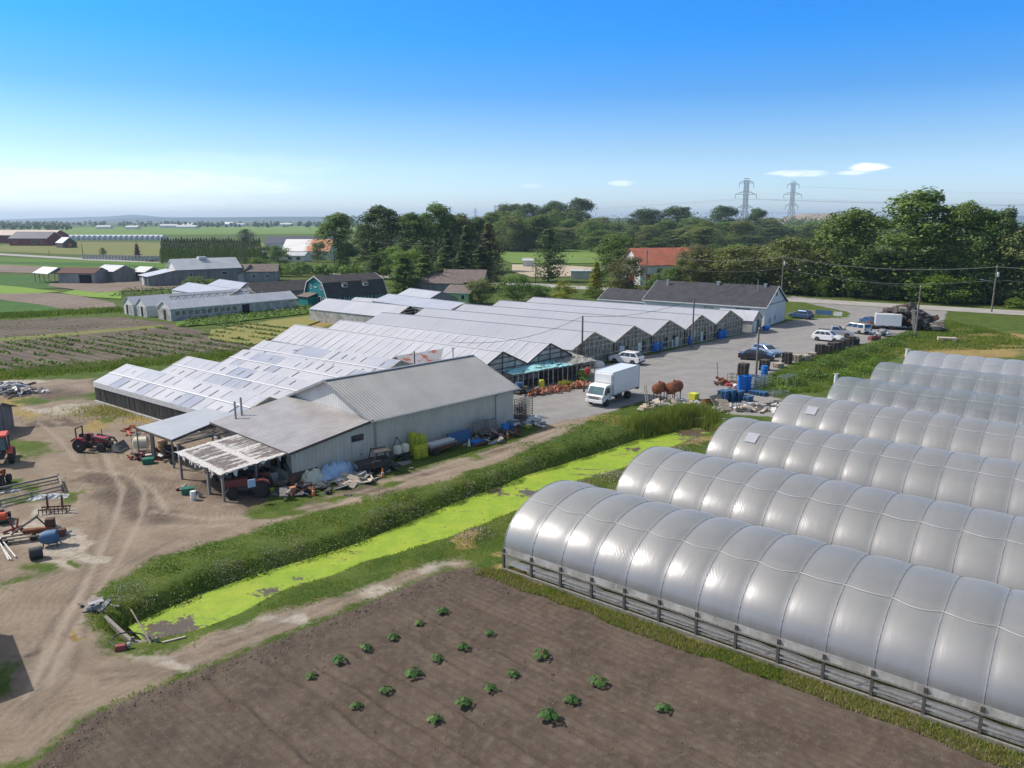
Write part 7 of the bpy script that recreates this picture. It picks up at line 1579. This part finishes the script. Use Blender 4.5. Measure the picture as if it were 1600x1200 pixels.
def flat_trailer():
    r = prop('flat_trailer', 'low farm trailer with red frame and pale boards on top at the barn wall', 'trailer', 688, 706, 46)
    MB().box((0, 0, .72), (2.9, 1.1, .1)).build('bed', 'grey_wood', r); f = MB(); f.beam((-1.5, -.4, .55), (1.5, -.4, .55), .1); f.beam((-1.5, .4, .55), (1.5, .4, .55), .1); f.beam((1.4, 0, .5), (2.2, 0, .35), .1); f.beam((-1.2, -.5, .3), (.8, -.55, .5), .07); f.build('frame', 'faded_red', r)
    for x in (-.9,):
        for s in (-1, 1): wheel(r, x, s * .6, .3, .18, 'dark_metal')
    MB().box((.1, .1, .84), (2.6, .7, .14)).build('plank', 'foil_sheet', r)
flat_trailer()
one(MB().box((0, 0, .55), (2.6, .14, 1.1), rx=-.2), 'leaning_board', 'blue_paint', 'dull blue panel leaning on the barn wall right of the red trailer', 'panel', 718, 693, 46)
pl = None
for i, (px, py) in enumerate(((748, 684), (756, 682), (768, 680))):
    q = pallet_proto('leaning_pallet', 'grey_wood', ('grey pallet leaning left in the row at the barn wall', 'grey pallet leaning in the middle of the row at the barn wall', 'grey pallet leaning right in the row at the barn wall')[i]); q.location = G(px, py) + Vector((0, 0, .75)); q.rotation_euler = (R(72), 0, R(46)); q.scale = (1.1, 1.5, 1.3)
pile('heap of planting frames and boards by the leaning pallets', 'frame_heap', 768, 686, 44, 2.4, ['grey_wood', 'dark_metal', 'rust_dark', 'grey_metal'], .4, 1.3, hgt=.7, rz=46); one(MB().box((0, 0, .16), (1.1, .7, .32), taper=1.1), 'tub', 'blue_plastic', 'bright blue low tub in front of the leaning pallets', 'tub', 745, 694, 46, bevel=.03)
pile('grey clutter below the plant trolleys at the barn corner', 'clutter_heap', 814, 665, 34, 1.8, ['grey_metal', 'galvanised', 'dark_metal', 'foil_sheet'], .3, .9, hgt=.6); heap_tarp('white sheet covered heap on the asphalt right of the barn corner', 835, 656, 1.8, .9, .5, 'foil_sheet', 20, 7); one(MB().box((0, 0, .15), (.5, .4, .3), taper=1.1), 'crate', 'yellow_plastic', 'pale yellow crate on the verge right of the barn corner', 'crate', 826, 668, 40, bevel=.02)
# pots, tubs and plants in front of the nursery house
def pots():
    r = thing('terracotta_pots', '', 'pots'); bpy.data.objects.remove(r)
    for i, (px, py, n, sp, lb) in enumerate(((845, 615, 34, 2.2, 'long heap of stacked terracotta pots nearest the nursery house wall'), (872, 611, 46, 2.2, 'middle heap of terracotta pots beside the nursery house'), (902, 606, 40, 2.0, 'heap of terracotta pots just left of the box truck'))):
        q = prop('pot_heap', lb, 'pots', px, py, 30); m = MB()
        for _ in range(n):
            x, y = rnd.gauss(0, sp * .45), rnd.gauss(0, .45); k = math.exp(-(x * x) / sp ** 2 - y * y); s = rnd.uniform(.13, .22); mm = Matrix.Rotation(rnd.uniform(-1.2, 1.2), 3, 'X') @ Matrix.Rotation(rnd.uniform(-1.2, 1.2), 3, 'Y'); o = len(m.v); m.lathe((0, 0, 0), [(s * .7, 0), (s, s * 1.7), (s * .85, s * 1.7), (s * .55, s * .2)], 8)
            for j in range(o, len(m.v)): m.v[j] = tuple(mm @ Vector(m.v[j]) + Vector((x, y, .05 + .5 * k * rnd.random())))
        m.build('pots', 'terracotta', q, True); q.children[0]['kind'] = 'stuff'
pots()
pile('dark heap of black nursery pots by the barn end of the nursery house', 'pot_heap', 826, 616, 44, 1.8, ['black_plastic', 'dark_metal'], .25, .7, hgt=1.0, cat='pots'); one(MB().box((0, 0, .55), (.7, .5, 1.1), taper=.8), 'bag', 'yellow_plastic', 'yellow sack standing in front of the nursery house', 'bag', 846, 608, 30, bevel=.08)
one(MB().box((0, 0, .35), (.5, .4, .7), taper=.8), 'bag', 'yellow_plastic', 'small yellow sack near the barn end of the nursery house', 'bag', 821, 612, 30, bevel=.08); one(MB().lathe((0, 0, 0), [(.2, 0), (.34, .4), (.3, .75), (.1, .9)], 10), 'bag', 'red_paint', 'pink red bundle hanging at the right post of the nursery house', 'bag', 918, 585, z=1.0, smooth=True)
ptree('shrub', 'leaf_bright', 912, 596, 577, 26, 'bright green bush between nursery house and box truck'); ptree('shrub', 'leaf_yellow', 884, 606, 594, 22, 'yellow green bush rising from the terracotta pots'); ptree('shrub', 'leaf_green', 893, 606, 596, 14, 'small dark green bush among the terracotta pots')
one(MB().lathe((0, 0, 0), [(.8, 0), (.75, .4), (.45, .7), (.1, .8)], 12), 'sheeted_mound', 'foil_sheet', 'white sheeted mound between nursery house and first tall gable', 'mound', 936, 573, smooth=True)
# ------ left side of the yard
def left_shed():
    p = G(-112, 690); gable('yard_shed', 'grey shed with white sheeted roof cut by the left edge of the photo', 'shed', (p.x, p.y), R(8), 4.9, 4.6, 1.9, 2.7, 'weather_board', 'tattered_sheet', .35, .08)
    c = G(50, 1079) + Vector((-4.15, 1.2, 0)); gable('implement_shed', 'tall dark shed just outside the lower left corner casting its shadow into the yard', 'shed', (c.x, c.y), R(130), 5.5, 5.0, 4.4, 4.7, 'weather_board', 'canopy_roof', .06, .06)
left_shed()
pile('heap of grey and white broken plastic at the left edge of the yard', 'plastic_heap', 8, 614, 120, 3.6, ['foil_sheet', 'grey_metal', 'dark_metal', 'white_plastic'], .3, 1.1, hgt=1.2, flat=.25)
def pen():
    r = prop('wooden_pen', 'low weathered timber frame pen with grass inside at the left edge', 'pen', 50, 775, 0); a, b, c, d = [G(*q) - G(50, 775) for q in ((98, 768), (0, 792), (-40, 780), (92, 752))]
    for p, q in ((a, b), (c, d), (d, a)): m = MB(); m.beam(p + Vector((0, 0, .42)), q + Vector((0, 0, .42)), .09, .12); m.beam(p + Vector((0, 0, .15)), q + Vector((0, 0, .15)), .05, .1); m.build('rail', 'grey_wood', r)
    for p in (a, d, (a + b) / 2, b): MB().beam(p, p + Vector((0, 0, .55)), .1).build('post', 'grey_wood', r)
pen()
heap_tarp('dirty white sheet crumpled beside the timber frame pen', 76, 778, 2.5, .7, .3, 'foil_sheet', 18, 9); heap_tarp('thin pale sheet lying inside the timber frame pen', 14, 768, 1.6, .4, .12, 'foil_sheet', 12, 10)
def harrow():
    r = prop('harrow', 'rusty spiked harrow with two uprights on pale ground', 'harrow', 86, 801, 10)
    f = MB(); f.beam((-.9, -.25, .3), (.9, -.25, .3), .08); f.beam((-.9, .3, .3), (.9, .3, .3), .08); f.beam((-.5, -.3, .3), (-.5, .4, .3), .08); f.beam((.5, -.3, .3), (.5, .4, .3), .08); f.build('frame', 'rust_dark', r)
    for x in (-.4, .5): MB().beam((x, 0, .2), (x, .05, 1.15), .1).build('upright', 'rust_dark', r)
    t = MB()
    for i in range(8): t.beam((-.85 + i * .24, -.27, .3), (-.85 + i * .24, -.4, 0), .04); t.beam((-.85 + i * .24, .3, .3), (-.85 + i * .24, .2, 0), .04)
    t.build('tines', 'dark_metal', r)
harrow()
def elevator():
    r = prop('field_elevator', 'long rusty farm machine with two slanted arms and pale boards', 'implement', 52, 842, 20)
    b = MB(); b.beam((-1.6, 0, .35), (1.5, .2, .5), .3, .12); b.beam((-1.5, -.35, .3), (1.3, -.3, .35), .18, .1); b.build('bed', 'pale_wood', r)
    a = MB()
    for y in (-.05, .25): a.beam((-1.1, y, .45), (.3, y + .05, 1.35), .07)
    a.beam((.3, 0, 1.38), (.3, .35, 1.35), .1); a.beam((.3, .1, 1.35), (.9, .1, .5), .07); a.build('arm', 'dark_metal', r)
    MB().box((.95, .25, .75), (.5, .4, .7)).build('engine', 'rust_dark', r); MB().box((.3, .1, .5), (1.6, .35, .25)).build('side_panel', 'rust_metal', r)
    for x in (-1.45, .1):
        for s in (-.3, .4): wheel(r, x, s, .22, .12, 'dark_metal')
elevator()
def plough():
    r = prop('plough', 'faded pink red plough standing left of the rusty farm machine', 'plough', 20, 836, 60); m = MB(); m.beam((-.5, 0, .35), (.6, 0, .4), .12); m.beam((.1, 0, .35), (-.1, .1, 1.15), .1); m.beam((.3, 0, .4), (.35, -.15, 1.0), .08); m.build('frame', 'faded_red', r)
    for x in (-.4, .1, .5): MB().slab([(x, 0, .4), (x + .3, .1, .05), (x + .1, .3, 0), (x - .1, .15, .3)], .03).build('share', 'faded_red', r)
plough()
def mixer():
    r = prop('cement_mixer', 'blue metal drum mixer on legs with dark round mouth', 'mixer', 80, 852, 200)
    MB().lathe((0, 0, .55), [(.28, -.5), (.42, -.35), (.42, .2), (.3, .5), (.27, .5), (.2, .3)], 16, 'X').build('drum', 'blue_paint', r, True); MB().lathe((.5, 0, .55), [(.26, -.02), (.26, .012)], 14, 'X').build('mouth', 'dark_void', r)
    for x, y in ((-.35, .4), (-.35, -.4), (.3, .4), (.3, -.4)): MB().beam((x, y * .6, .4), (x * 1.2, y, 0), .06).build('leg', 'dark_metal', r)
    MB().box((-.65, 0, .75), (.35, .4, .45)).build('motor', 'rust_dark', r)
mixer()
one(MB().lathe((0, 0, 0), [(.3, -.34), (.35, -.3), (.35, .3), (.3, .34), (.24, .34), (.22, .1)], 16, 'X'), 'barrel', 'black_plastic', 'black barrel lying open in front of the blue mixer', 'barrel', 56, 864, 215, smooth=True, z=.34)
pile('rusty engine parts right of the long farm machine', 'machine_scrap', 88, 836, 22, .9, ['rust_dark', 'grey_metal', 'dark_metal'], .2, .6, hgt=.7, flat=.5)
for i, (x0, y0, x1, y1, lb) in enumerate(((0, 845, 25, 872, 'longest pale pole of the bundle at the left edge'), (-4, 848, 18, 876, 'middle pale pole of the bundle at the left edge'), (2, 856, 14, 876, 'shortest pale pole of the bundle at the left edge'))):
    a, b = G(x0, y0), G(x1, y1); one(MB().tube([(0, 0, .25), (b.x - a.x, b.y - a.y, .08)], .04, 6), 'pole', 'frame_white', lb, 'pole', x0, y0)
def mower():
    r = prop('ride_mower', 'small orange red ride on mower cut by the left edge', 'mower', 4, 815, -60); MB().prism([(-.5, .3), (.6, .3), (.65, .6), (.5, .75), (.1, .7), (-.1, .45), (-.5, .5)], -.28, .28).build('body', 'orange_red', r, bevel=.04); MB().box((-.3, 0, .6), (.3, .4, .3)).build('seat', 'black_plastic', r); MB().box((.1, 0, .2), (.7, .9, .14)).build('deck', 'green_plastic', r)
    for x, rr_ in ((-.4, .26), (.5, .18)):
        for s in (-1, 1): wheel(r, x, s * .38, rr_, .16, 'dark_metal')
    MB().tube([(-.1, .2, .5), (-.15, .2, 1.3)], .02, 6).build('flag_stick', 'white_plastic', r)
mower()
tractor('rusty tractor wreck half cut by the left edge above the pen', (-12, 765), (2, 755), .8, 'rust_metal', rops=False)
# under and beside the sheds
def tote():
    r = prop('water_tank', 'white plastic tank in a pipe cage under the grey canopy', 'tank', 222, 705, 10); MB().lathe((0, 0, .75), [(.3, -.6), (.5, -.5), (.5, .5), (.3, .6)], 16, 'X').build('tank_body', 'cream_plastic', r, True); m = MB()
    for x in (-.6, .6):
        for y in (-.5, .5): m.beam((x, y, 0), (x, y, 1.45), .05)
    for z in (.2, 1.45):
        for y in (-.5, .5): m.beam((-.6, y, z), (.6, y, z), .05)
    m.build('cage', 'frame_white', r)
tote()
def tray(label, px, py): r = prop('crate', label, 'crate', px, py, 20); MB().box((0, 0, .2), (.8, .55, .4), taper=1.08).build('box', 'green_plastic', r, bevel=.03); MB().box((0, 0, .42), (.84, .6, .05)).build('lid', 'green_plastic', r)
tray('green plastic crate on the ground before the canopy post', 232, 724); tray('green plastic crate at the foot of the tattered shed posts', 294, 771)
pile('red cultivator frame in front of the white tank', 'cultivator', 220, 718, 20, 1.1, ['faded_red', 'red_paint', 'dark_metal'], .3, 1.0, flat=.1, hgt=.5, cat='implement'); pile('orange red frame behind the canopy at the straw', 'cultivator', 206, 678, 14, .9, ['orange_red', 'rust_metal'], .3, .9, flat=.12, hgt=.8, cat='implement'); pile('tangle of tools and tubs under the lath roof', 'clutter_heap', 262, 714, 40, 2.2, ['dark_metal', 'grey_wood', 'rust_dark', 'grey_metal'], .3, 1.0, hgt=.8); pile('boards and sacks stored deep under the tattered shed', 'clutter_heap', 385, 745, 50, 2.2, ['dark_wood', 'grey_wood', 'dark_metal'], .4, 1.2, hgt=1.2); pile('red hoses at the foot of the corner post', 'hose_heap', 283, 765, 12, .8, ['faded_red', 'grey_wood'], .2, .6, hgt=.25, flat=.1)
one(MB().lathe((0, 0, 0), [(.14, 0), (.17, .3), (.15, .3), (.12, .03)], 12), 'bucket', 'grey_metal', 'grey bucket behind the white drum at the shed post', 'bucket', 313, 777, smooth=True); one(MB().box((0, 0, .5), (.5, .06, .55), ry=.0), 'warning_sign', 'light_blue', 'pale blue diamond sign on the back of the old tractor', 'sign', 394, 766, 215, z=.9)
# at the near end of the ditch
def sluice():
    r = prop('sluice', 'weathered timber sluice boards across the near end of the ditch', 'sluice', 180, 985, 0); a, b, c = G(160, 958) - G(180, 985), G(208, 1002) - G(180, 985), G(245, 1003) - G(180, 985)
    for k in range(3): z = .12 - k * .22; m = MB(); m.beam(a + Vector((0, 0, z)), b + Vector((0, 0, z)), .16, .2); m.build('plank', 'grey_wood', r)
    m = MB(); m.beam(b + Vector((0, 0, .1)), c + Vector((0, 0, .05)), .3, .25); m.build('plank', 'grey_wood', r)
    for p in (a, b, c): MB().beam(p + Vector((0, 0, -.8)), p + Vector((0, 0, .45)), .12).build('post', 'grey_wood', r)
sluice()
a, b = G(236, 1006), G(206, 964, .8); one(MB().tube([(0, 0, 0), (b.x - a.x, b.y - a.y, 1.2)], .035, 6), 'stake', 'pale_wood', 'pale stake leaning over the near end of the ditch', 'stake', 236, 1006)
m = MB(); m.tube([tuple(G(px, py) - G(190, 1012) + Vector((0, 0, .06 + .3 * math.sin(i * .4)))) for i, (px, py) in enumerate(((240, 1002), (222, 996), (205, 996), (190, 1000), (178, 1007), (174, 1014), (180, 1018)))], .035, 8); one(m, 'hose', 'black_plastic', 'black hose looping round the near end of the ditch', 'hose', 190, 1012, z=0)
def pump(): r = prop('pump', 'faded red pump box lying by the black hose', 'pump', 189, 1017, 20); MB().box((0, 0, .13), (.5, .32, .26), taper=.85).build('housing', 'faded_red', r, bevel=.03); MB().lathe((.32, .05, .16), [(.12, -.06), (.12, .08)], 12, 'X').build('inlet', 'grey_metal', r)
pump(); pile('grey sticks and pipe at the upper end of the sluice boards', 'stick_heap', 153, 950, 12, .7, ['grey_wood', 'galvanised'], .4, 1.1, flat=.06, hgt=.25)
one(MB().box((0, 0, .04), (1.0, .1, .06)), 'stick', 'pale_wood', 'short pale stick lying in the grass right of the pump', 'stick', 272, 1000, 30)
# squash plants on the tilled soil
def squash():
    protos = []
    for s in range(4):
        q = np.random.RandomState(80 + s); cen, nr = [], []; n = 15
        me_v, me_f, tn = [], [], []
        for i in range(n):
            a = i * 2.4 + q.rand(); rr_ = .06 + .26 * math.sqrt((i + .5) / n); z = .34 - .55 * rr_ + q.uniform(-.03, .05); S = q.uniform(.075, .125); c = Vector((math.cos(a) * rr_, math.sin(a) * rr_, z)); up = Vector((math.cos(a) * .5 + q.uniform(-.2, .2), math.sin(a) * .5 + q.uniform(-.2, .2), .8)).normalized(); u = up.cross(Vector((0, 0, 1))).normalized(); v = up.cross(u); o = len(me_v); t_ = np.clip(q.normal(.5, .25), 0, 1)
            ring = [(0, 0, .0)] + [(math.cos(k * math.pi / 4), math.sin(k * math.pi / 4) * (1.0 if k != 2 else .8), -.12 if k % 2 else .05) for k in range(8)]
            for x, y, w in ring: me_v.append(tuple(c + u * x * S + v * y * S * 1.15 + up * w * S)); tn.append(t_)
            for k in range(8): me_f.append((o, o + 1 + k, o + 1 + (k + 1) % 8))
        me = bpy.data.meshes.new('leaves'); me.from_pydata(me_v, [], me_f); t = me.attributes.new('tone', 'FLOAT', 'POINT'); t.data.foreach_set('value', tn); me.materials.append(M['squash_leaf'])
        st = MB()
        for i in range(0, n): p = Vector(me_v[i * 9]); st.tube([(0, 0, -.02), (p.x * .6, p.y * .6, p.z * .75), tuple(p)], .008, 4, False)
        protos.append((me, st))
    made = {}
    spots = [(486, 1058), (530, 1035), (571, 1016), (614, 998), (655, 976), (692, 958), (603, 1081), (646, 1056), (684, 1032), (723, 1014), (765, 992), (557, 1106), (680, 1127), (725, 1102), (767, 1081), (801, 1056), (846, 1028), (856, 1126), (892, 1097), (935, 1070), (1037, 1110)]
    LB = ['leftmost squash plant, at the end of the back row', 'squash plant second from the left in the back row', 'squash plant third from the left in the back row', 'squash plant fourth from the left in the back row', 'squash plant second from the right in the back row', 'squash plant at the far right end of the back row, nearest the ditch', 'squash plant second from the left in the second row', 'squash plant in the middle of the second row', 'squash plant fourth from the left in the second row', 'squash plant second from the right in the second row', 'squash plant at the right end of the second row', 'leftmost squash plant of the second row, by the lower edge', 'leftmost squash plant of the third row, at the lower edge', 'squash plant second from the left in the third row', 'squash plant third from the left in the third row', 'squash plant second from the right in the third row', 'squash plant at the right end of the third row', 'leftmost squash plant of the front row, at the lower edge', 'squash plant second from the left in the front row', 'large squash plant at the right end of the front row', 'lone squash plant set apart at the lower right of the soil']
    for i, (px, py) in enumerate(spots):
        k = rnd.randrange(4); p = GZ(px, py); s = rnd.uniform(.74, 1.05) * (1.12 if i in (7, 16, 19, 12, 17) else .95)
        if k not in made:
            r = thing('squash_plant', LB[i], 'plant', p, rnd.uniform(0, 6), 'squash plants on the tilled soil'); o = bpy.data.objects.new('leaves', protos[k][0]); C.objects.link(o); o.parent = r; protos[k][1].build('stems', 'leaf_green' if False else 'squash_stem', r); made[k] = r; r.scale = (s,) * 3
        else: dup(made[k], p, rnd.uniform(0, 6), LB[i], 'squash plants on the tilled soil', s)
pm('squash_stem', (.1, .17, .05), (.14, .2, .07), 3, .7)
squash()

# clods and straw bits lying on the tilled soil
def clods():
    P = scatter(60000, -20, 16, 19, 42); ds = sdf(P, SOIL); n = vnoise(P, 1.1, 91); e = FUR[1]; e = (e[1] - e[0]) / np.linalg.norm(e[1] - e[0]); q_ = P[:, 0] * e[1] - P[:, 1] * e[0]
    k = (ds > 0) & ((nrs.rand(len(P)) < np.clip(.1 + .5 * n, .03, .4)) | ((ds < 1.5) & (P[:, 0] < 0) & (nrs.rand(len(P)) < .6))); P = P[k]; d2 = ds[k]; m = len(P); z = height(P); s = nrs.uniform(.015, .05, m) * np.where((d2 < 1.5) & (P[:, 0] < 0), 1.35, 1)
    base = np.column_stack([P, z]); a = nrs.rand(m) * 6.28; V = np.zeros((m, 5, 3))
    for j in range(4): r_ = s * nrs.uniform(.7, 1.3, m); V[:, j] = base + np.column_stack([np.cos(a + j * 1.57) * r_, np.sin(a + j * 1.57) * r_, -.01 * np.ones(m)])
    V[:, 4] = base + np.column_stack([nrs.uniform(-.4, .4, m) * s, nrs.uniform(-.4, .4, m) * s, s * nrs.uniform(.6, 1.2, m)])
    o = np.arange(m)[:, None, None] * 5; Fc = (o + np.array([[0, 1, 4], [1, 2, 4], [2, 3, 4], [3, 0, 4]])[None]).reshape(-1, 3)
    me = bpy.data.meshes.new('soil_clods'); me.vertices.add(5 * m); me.vertices.foreach_set('co', V.astype(np.float32).ravel()); me.loops.add(len(Fc) * 3); me.loops.foreach_set('vertex_index', Fc.astype(np.int32).ravel()); me.polygons.add(len(Fc)); me.polygons.foreach_set('loop_start', np.arange(0, len(Fc) * 3, 3, dtype=np.int32)); me.polygons.foreach_set('loop_total', np.full(len(Fc), 3, np.int32)); me.update(calc_edges=True); me.materials.append(M['clod']); ob = bpy.data.objects.new('soil_clods', me); C.objects.link(ob); tag(ob, kind='stuff')
pm('clod', (.14, .112, .09), (.085, .066, .053), 1.5, .95)
clods()
pm('far_wire', (.2, .2, .2), None, 1, .7)
# ------------------------------------------------------------------ poles, wires and pylons
POLE = {}
def pole(px, yb, yt, label, r_=.13, arm=0, tf=False, lamp=False, guy=None, key=None, armz=.6):
    p = G(px, yb); h = hat(px, yb, yt); r = thing('utility_pole', label, 'pole', p, R(-35)); MB().tube([(0, 0, -.3), (0, 0, h)], r_, 9, r1=r_ * .7).build('post', 'pole_wood', r, True)
    if arm: MB().beam((0, -arm, h - armz), (0, arm, h - armz), .1, .12).build('crossarm', 'pole_wood', r)
    for k in range(3 if arm else 1): MB().lathe((0, (k - 1) * arm * .9 if arm else 0, h - (armz - .06 if arm else 0)), [(.05, 0), (.07, .1), (.03, .18)], 8).build('insulator', 'white_plastic', r)
    if tf: MB().lathe((.32, 0, h - 2.6), [(.2, 0), (.25, .05), (.25, .85), (.18, .95)], 12).build('transformer', 'galvanised', r, True)
    if lamp: m = MB(); m.beam((0, 0, h * .62), (-2.2, -.6, h * .68), .07); m.box((-2.4, -.66, h * .68), (.6, .22, .12)); m.build('lamp_arm', 'galvanised', r)
    if guy: MB().tube([(0, 0, h * .85), guy], .03, 5).build('guy_wire', 'wire', r)
    if key: POLE[key] = (p, h)
    return r
pole(909, 573, 494, 'grey pole standing before the second gable of the smooth greenhouse range', .16, key='a')
pole(1081, 543, 467, 'pole with dark fitting before the fourth gable of the smooth range', .15, key='b', arm=.01)
pole(1181, 590, 514, 'bare timber pole beside the black sedan', .15, key='c')
pole(1220, 467, 398, 'utility pole behind the pale gable end of the dark roofed shop', .18, arm=1.0, tf=True, key='d')
pole(1430, 528, 448, 'leaning timber pole at the bank right of the junk heap', .15, key='e')
pole(1549, 488, 413, 'utility pole with transformer and street lamp at the right road edge', .18, arm=1.0, tf=True, lamp=True, key='f')
pole(523, 426, 362, 'tall thin pole in front of the lone leafy tree', .2, key='g'); pole(429, 414, 385, 'pole left of the white hall', .2, arm=1.0, key='h')
pole(332, 414, 375, 'pole in front of the middle of the cedar hedge', .22, key='i'); pole(380, 414, 377, 'pole at the right part of the cedar hedge, with stay wire', .22, guy=(6, -4, 0), key='j')
pole(254, 412, 377, 'pole at the left end of the cedar hedge, with stay wire', .22, guy=(6, -4, 0), key='k'); pole(130, 403, 380, 'thin pole left of the pale post fence', .2, key='l')
pole(837, 442, 402, 'pole left of the lone dark pine', .18, key='m'); pole(1009, 458, 391, 'pole before the red door of the orange roofed building', .18, arm=1.0, key='n'); pole(678, 440, 383, 'pale pole among the dark spruces', .18, key='o'); pole(77, 399, 391, 'short post by the road at the far left', .15)
def wire(label, a, b, sag, off=0, top=0.0):
    (p, h), (q, k) = POLE[a], POLE[b]; m = MB(); n = 14; d = (q - p).normalized(); s = Vector((-d.y, d.x, 0)) * off
    m.tube([(p.lerp(q, i / n) + s + Vector((0, 0, h + (k - h) * i / n - top - sag * 4 * (i / n) * (1 - i / n)))) - p for i in range(n + 1)], .02 + .00003 * (p.y + q.y) / 2, 4, False); o = m.build('overhead_wire', 'wire' if p.y < 140 else 'far_wire'); o.location = p; return tag(o, label, 'wire')
POLE['z'] = (Vector((150, 128, 0)), 11.5); POLE['mast'] = (G(708, 556, 3.6).xy.to_3d(), 5.2)
wire('wire from the mast behind the barn to the pole before the second gable', 'mast', 'a', 1.2); wire('wire between the two poles before the greenhouse gables', 'a', 'b', .9); wire('wire from the gable pole to the pole behind the shop', 'b', 'd', 1.5, 0, .3)
for k, (o_, t_) in enumerate(((-.9, .5), (.9, .5), (0, 3.2))):
    n = ('near side', 'far side', 'lower')[k]
    wire(f'{n} wire of the road line between the shop pole and the lamp pole', 'd', 'f', 1.6 + .5 * (k == 2), o_, t_); wire(f'{n} wire of the road line leaving the photo at the right edge', 'f', 'z', 1.2, o_, t_); wire(f'{n} wire of the road line between orange roofed building and shop pole', 'n', 'd', 1.6, o_, t_)
wire('low service wire from the leaning pole to the road pole', 'e', 'd', 1.4, 0, .2); wire('service wire from the leaning pole to the lamp pole', 'e', 'f', .8, 0, 1.2)
for a, b, lb in (('l', 'k', 'wire of the road line along the pale post fence'), ('k', 'i', 'wire along the left half of the cedar hedge'), ('i', 'j', 'wire along the right half of the cedar hedge'), ('j', 'h', 'wire from the hedge to the pole by the white hall'), ('h', 'g', 'wire from the white hall to the tall thin pole'), ('g', 'o', 'wire from the tall thin pole into the spruces'), ('o', 'm', 'wire in front of the dark spruces'), ('m', 'n', 'wire in front of the lone dark pine')): wire(lb, a, b, 1.2, 0, .3)
def pylon(label, px, yb, yt, rz, fine=True):
    p = G(px, yb); h = hat(px, yb, yt); r = thing('pylon', label, 'pylon', p, R(rz)); w0, w1 = h * .095, h * .028; k = .004 * h + .08
    half = lambda z: w0 + (w1 - w0) * min(1, z / (h * .55)) if z < h * .55 else w1
    leg = MB(); br = MB(); zs = list(np.linspace(0, h * .55, 6)) + list(np.linspace(h * .62, h * .97, 7))
    for sx in (-1, 1):
        for sy in (-1, 1):
            lg = MB()
            for a, b in zip(zs, zs[1:]): lg.beam((sx * half(a), sy * half(a), a), (sx * half(b), sy * half(b), b), k)
            lg.build('leg', 'grey_metal', r)
    for a, b in zip(zs, zs[1:]):
        for f in (0, 1):
            for s in (-1, 1):
                u, v = half(a), half(b)
                for e in (-1, 1):
                    q0, q1 = ((e * u, s * u, a), (-e * v, s * v, b)) if f == 0 else ((s * u, e * u, a), (s * v, -e * v, b)); br.beam(q0, q1, k * .6)
                q0, q1 = ((-v, s * v, b), (v, s * v, b)) if f == 0 else ((s * v, -v, b), (s * v, v, b)); br.beam(q0, q1, k * .6)
    br.build('bracing', 'grey_metal', r)
    for z, L in ((.93, .125), (.75, .185), (.54, .13)):
        m = MB(); zz = h * z; L = L * h
        for s in (-1, 1):
            for y in (-w1, w1): m.beam((s * w1, y, zz), (s * L, 0, zz), k * .8); m.beam((s * w1, y, zz + h * .05), (s * L, 0, zz), k * .7)
            m.beam((s * L * .55, -w1 * .5, zz), (s * L * .55, 0, zz + h * .025), k * .6)
        m.build('crossarm', 'grey_metal', r)
        for s in (-1, 1): MB().tube([(s * L, 0, zz), (s * L, 0, zz - h * .07)], k * .6, 5).build('insulator', 'dark_metal', r)
    MB().beam((-w1 * 1.6, 0, h), (w1 * 1.6, 0, h), k * 1.5).build('peak', 'dark_metal', r); return p, h
p1_, h1_ = pylon('nearer lattice pylon rising from the wood, left of the other tall one', 1161, 377, 279, 10)
p2_, h2_ = pylon('farther lattice pylon rising from the wood, right of the other tall one', 1234, 366, 283, 10)
FAR = []
for px, yt, lb in ((704, 322, 'tiny far pylon leftmost above the tree group'), (743, 325, 'tiny far pylon in the middle above the tree group'), (774, 320, 'tiny far pylon rightmost above the tree group')): FAR.append(pylon(lb, px, 352, yt, 20))
def hv(label, p, h, s, z, q, k, drop=.08):
    a = p + Vector((s * h * .16, 0, h * z)); b = q + Vector((s * k * .16, 0, k * z)); d = b - a; n = 16; m = MB(); m.tube([tuple(d * i / n + Vector((0, 0, -h * drop * 4 * (i / n) * (1 - i / n)))) for i in range(n + 1)], .07, 4, False); o = m.build('power_line', 'grey_metal'); o.location = a; tag(o, label, 'power line')
AWAY = Vector((900, 900, 0))
for i, (s, z) in enumerate(((-1, .68), (1, .68), (1, .47))):
    nm = ('upper left arm', 'upper right arm', 'lower right arm')[i]
    hv('power line running right from the nearer pylon, ' + nm, p1_, h1_, s, z, AWAY, h1_); hv('power line running left from the nearer pylon, ' + nm, p1_, h1_, s, z, *FAR[2])
for i, (s, z) in enumerate(((-1, .68), (1, .9))): hv('power line running right from the farther pylon, ' + ('left arm', 'top right arm')[i], p2_, h2_, s, z, AWAY + Vector((200, 350, 0)), h2_)
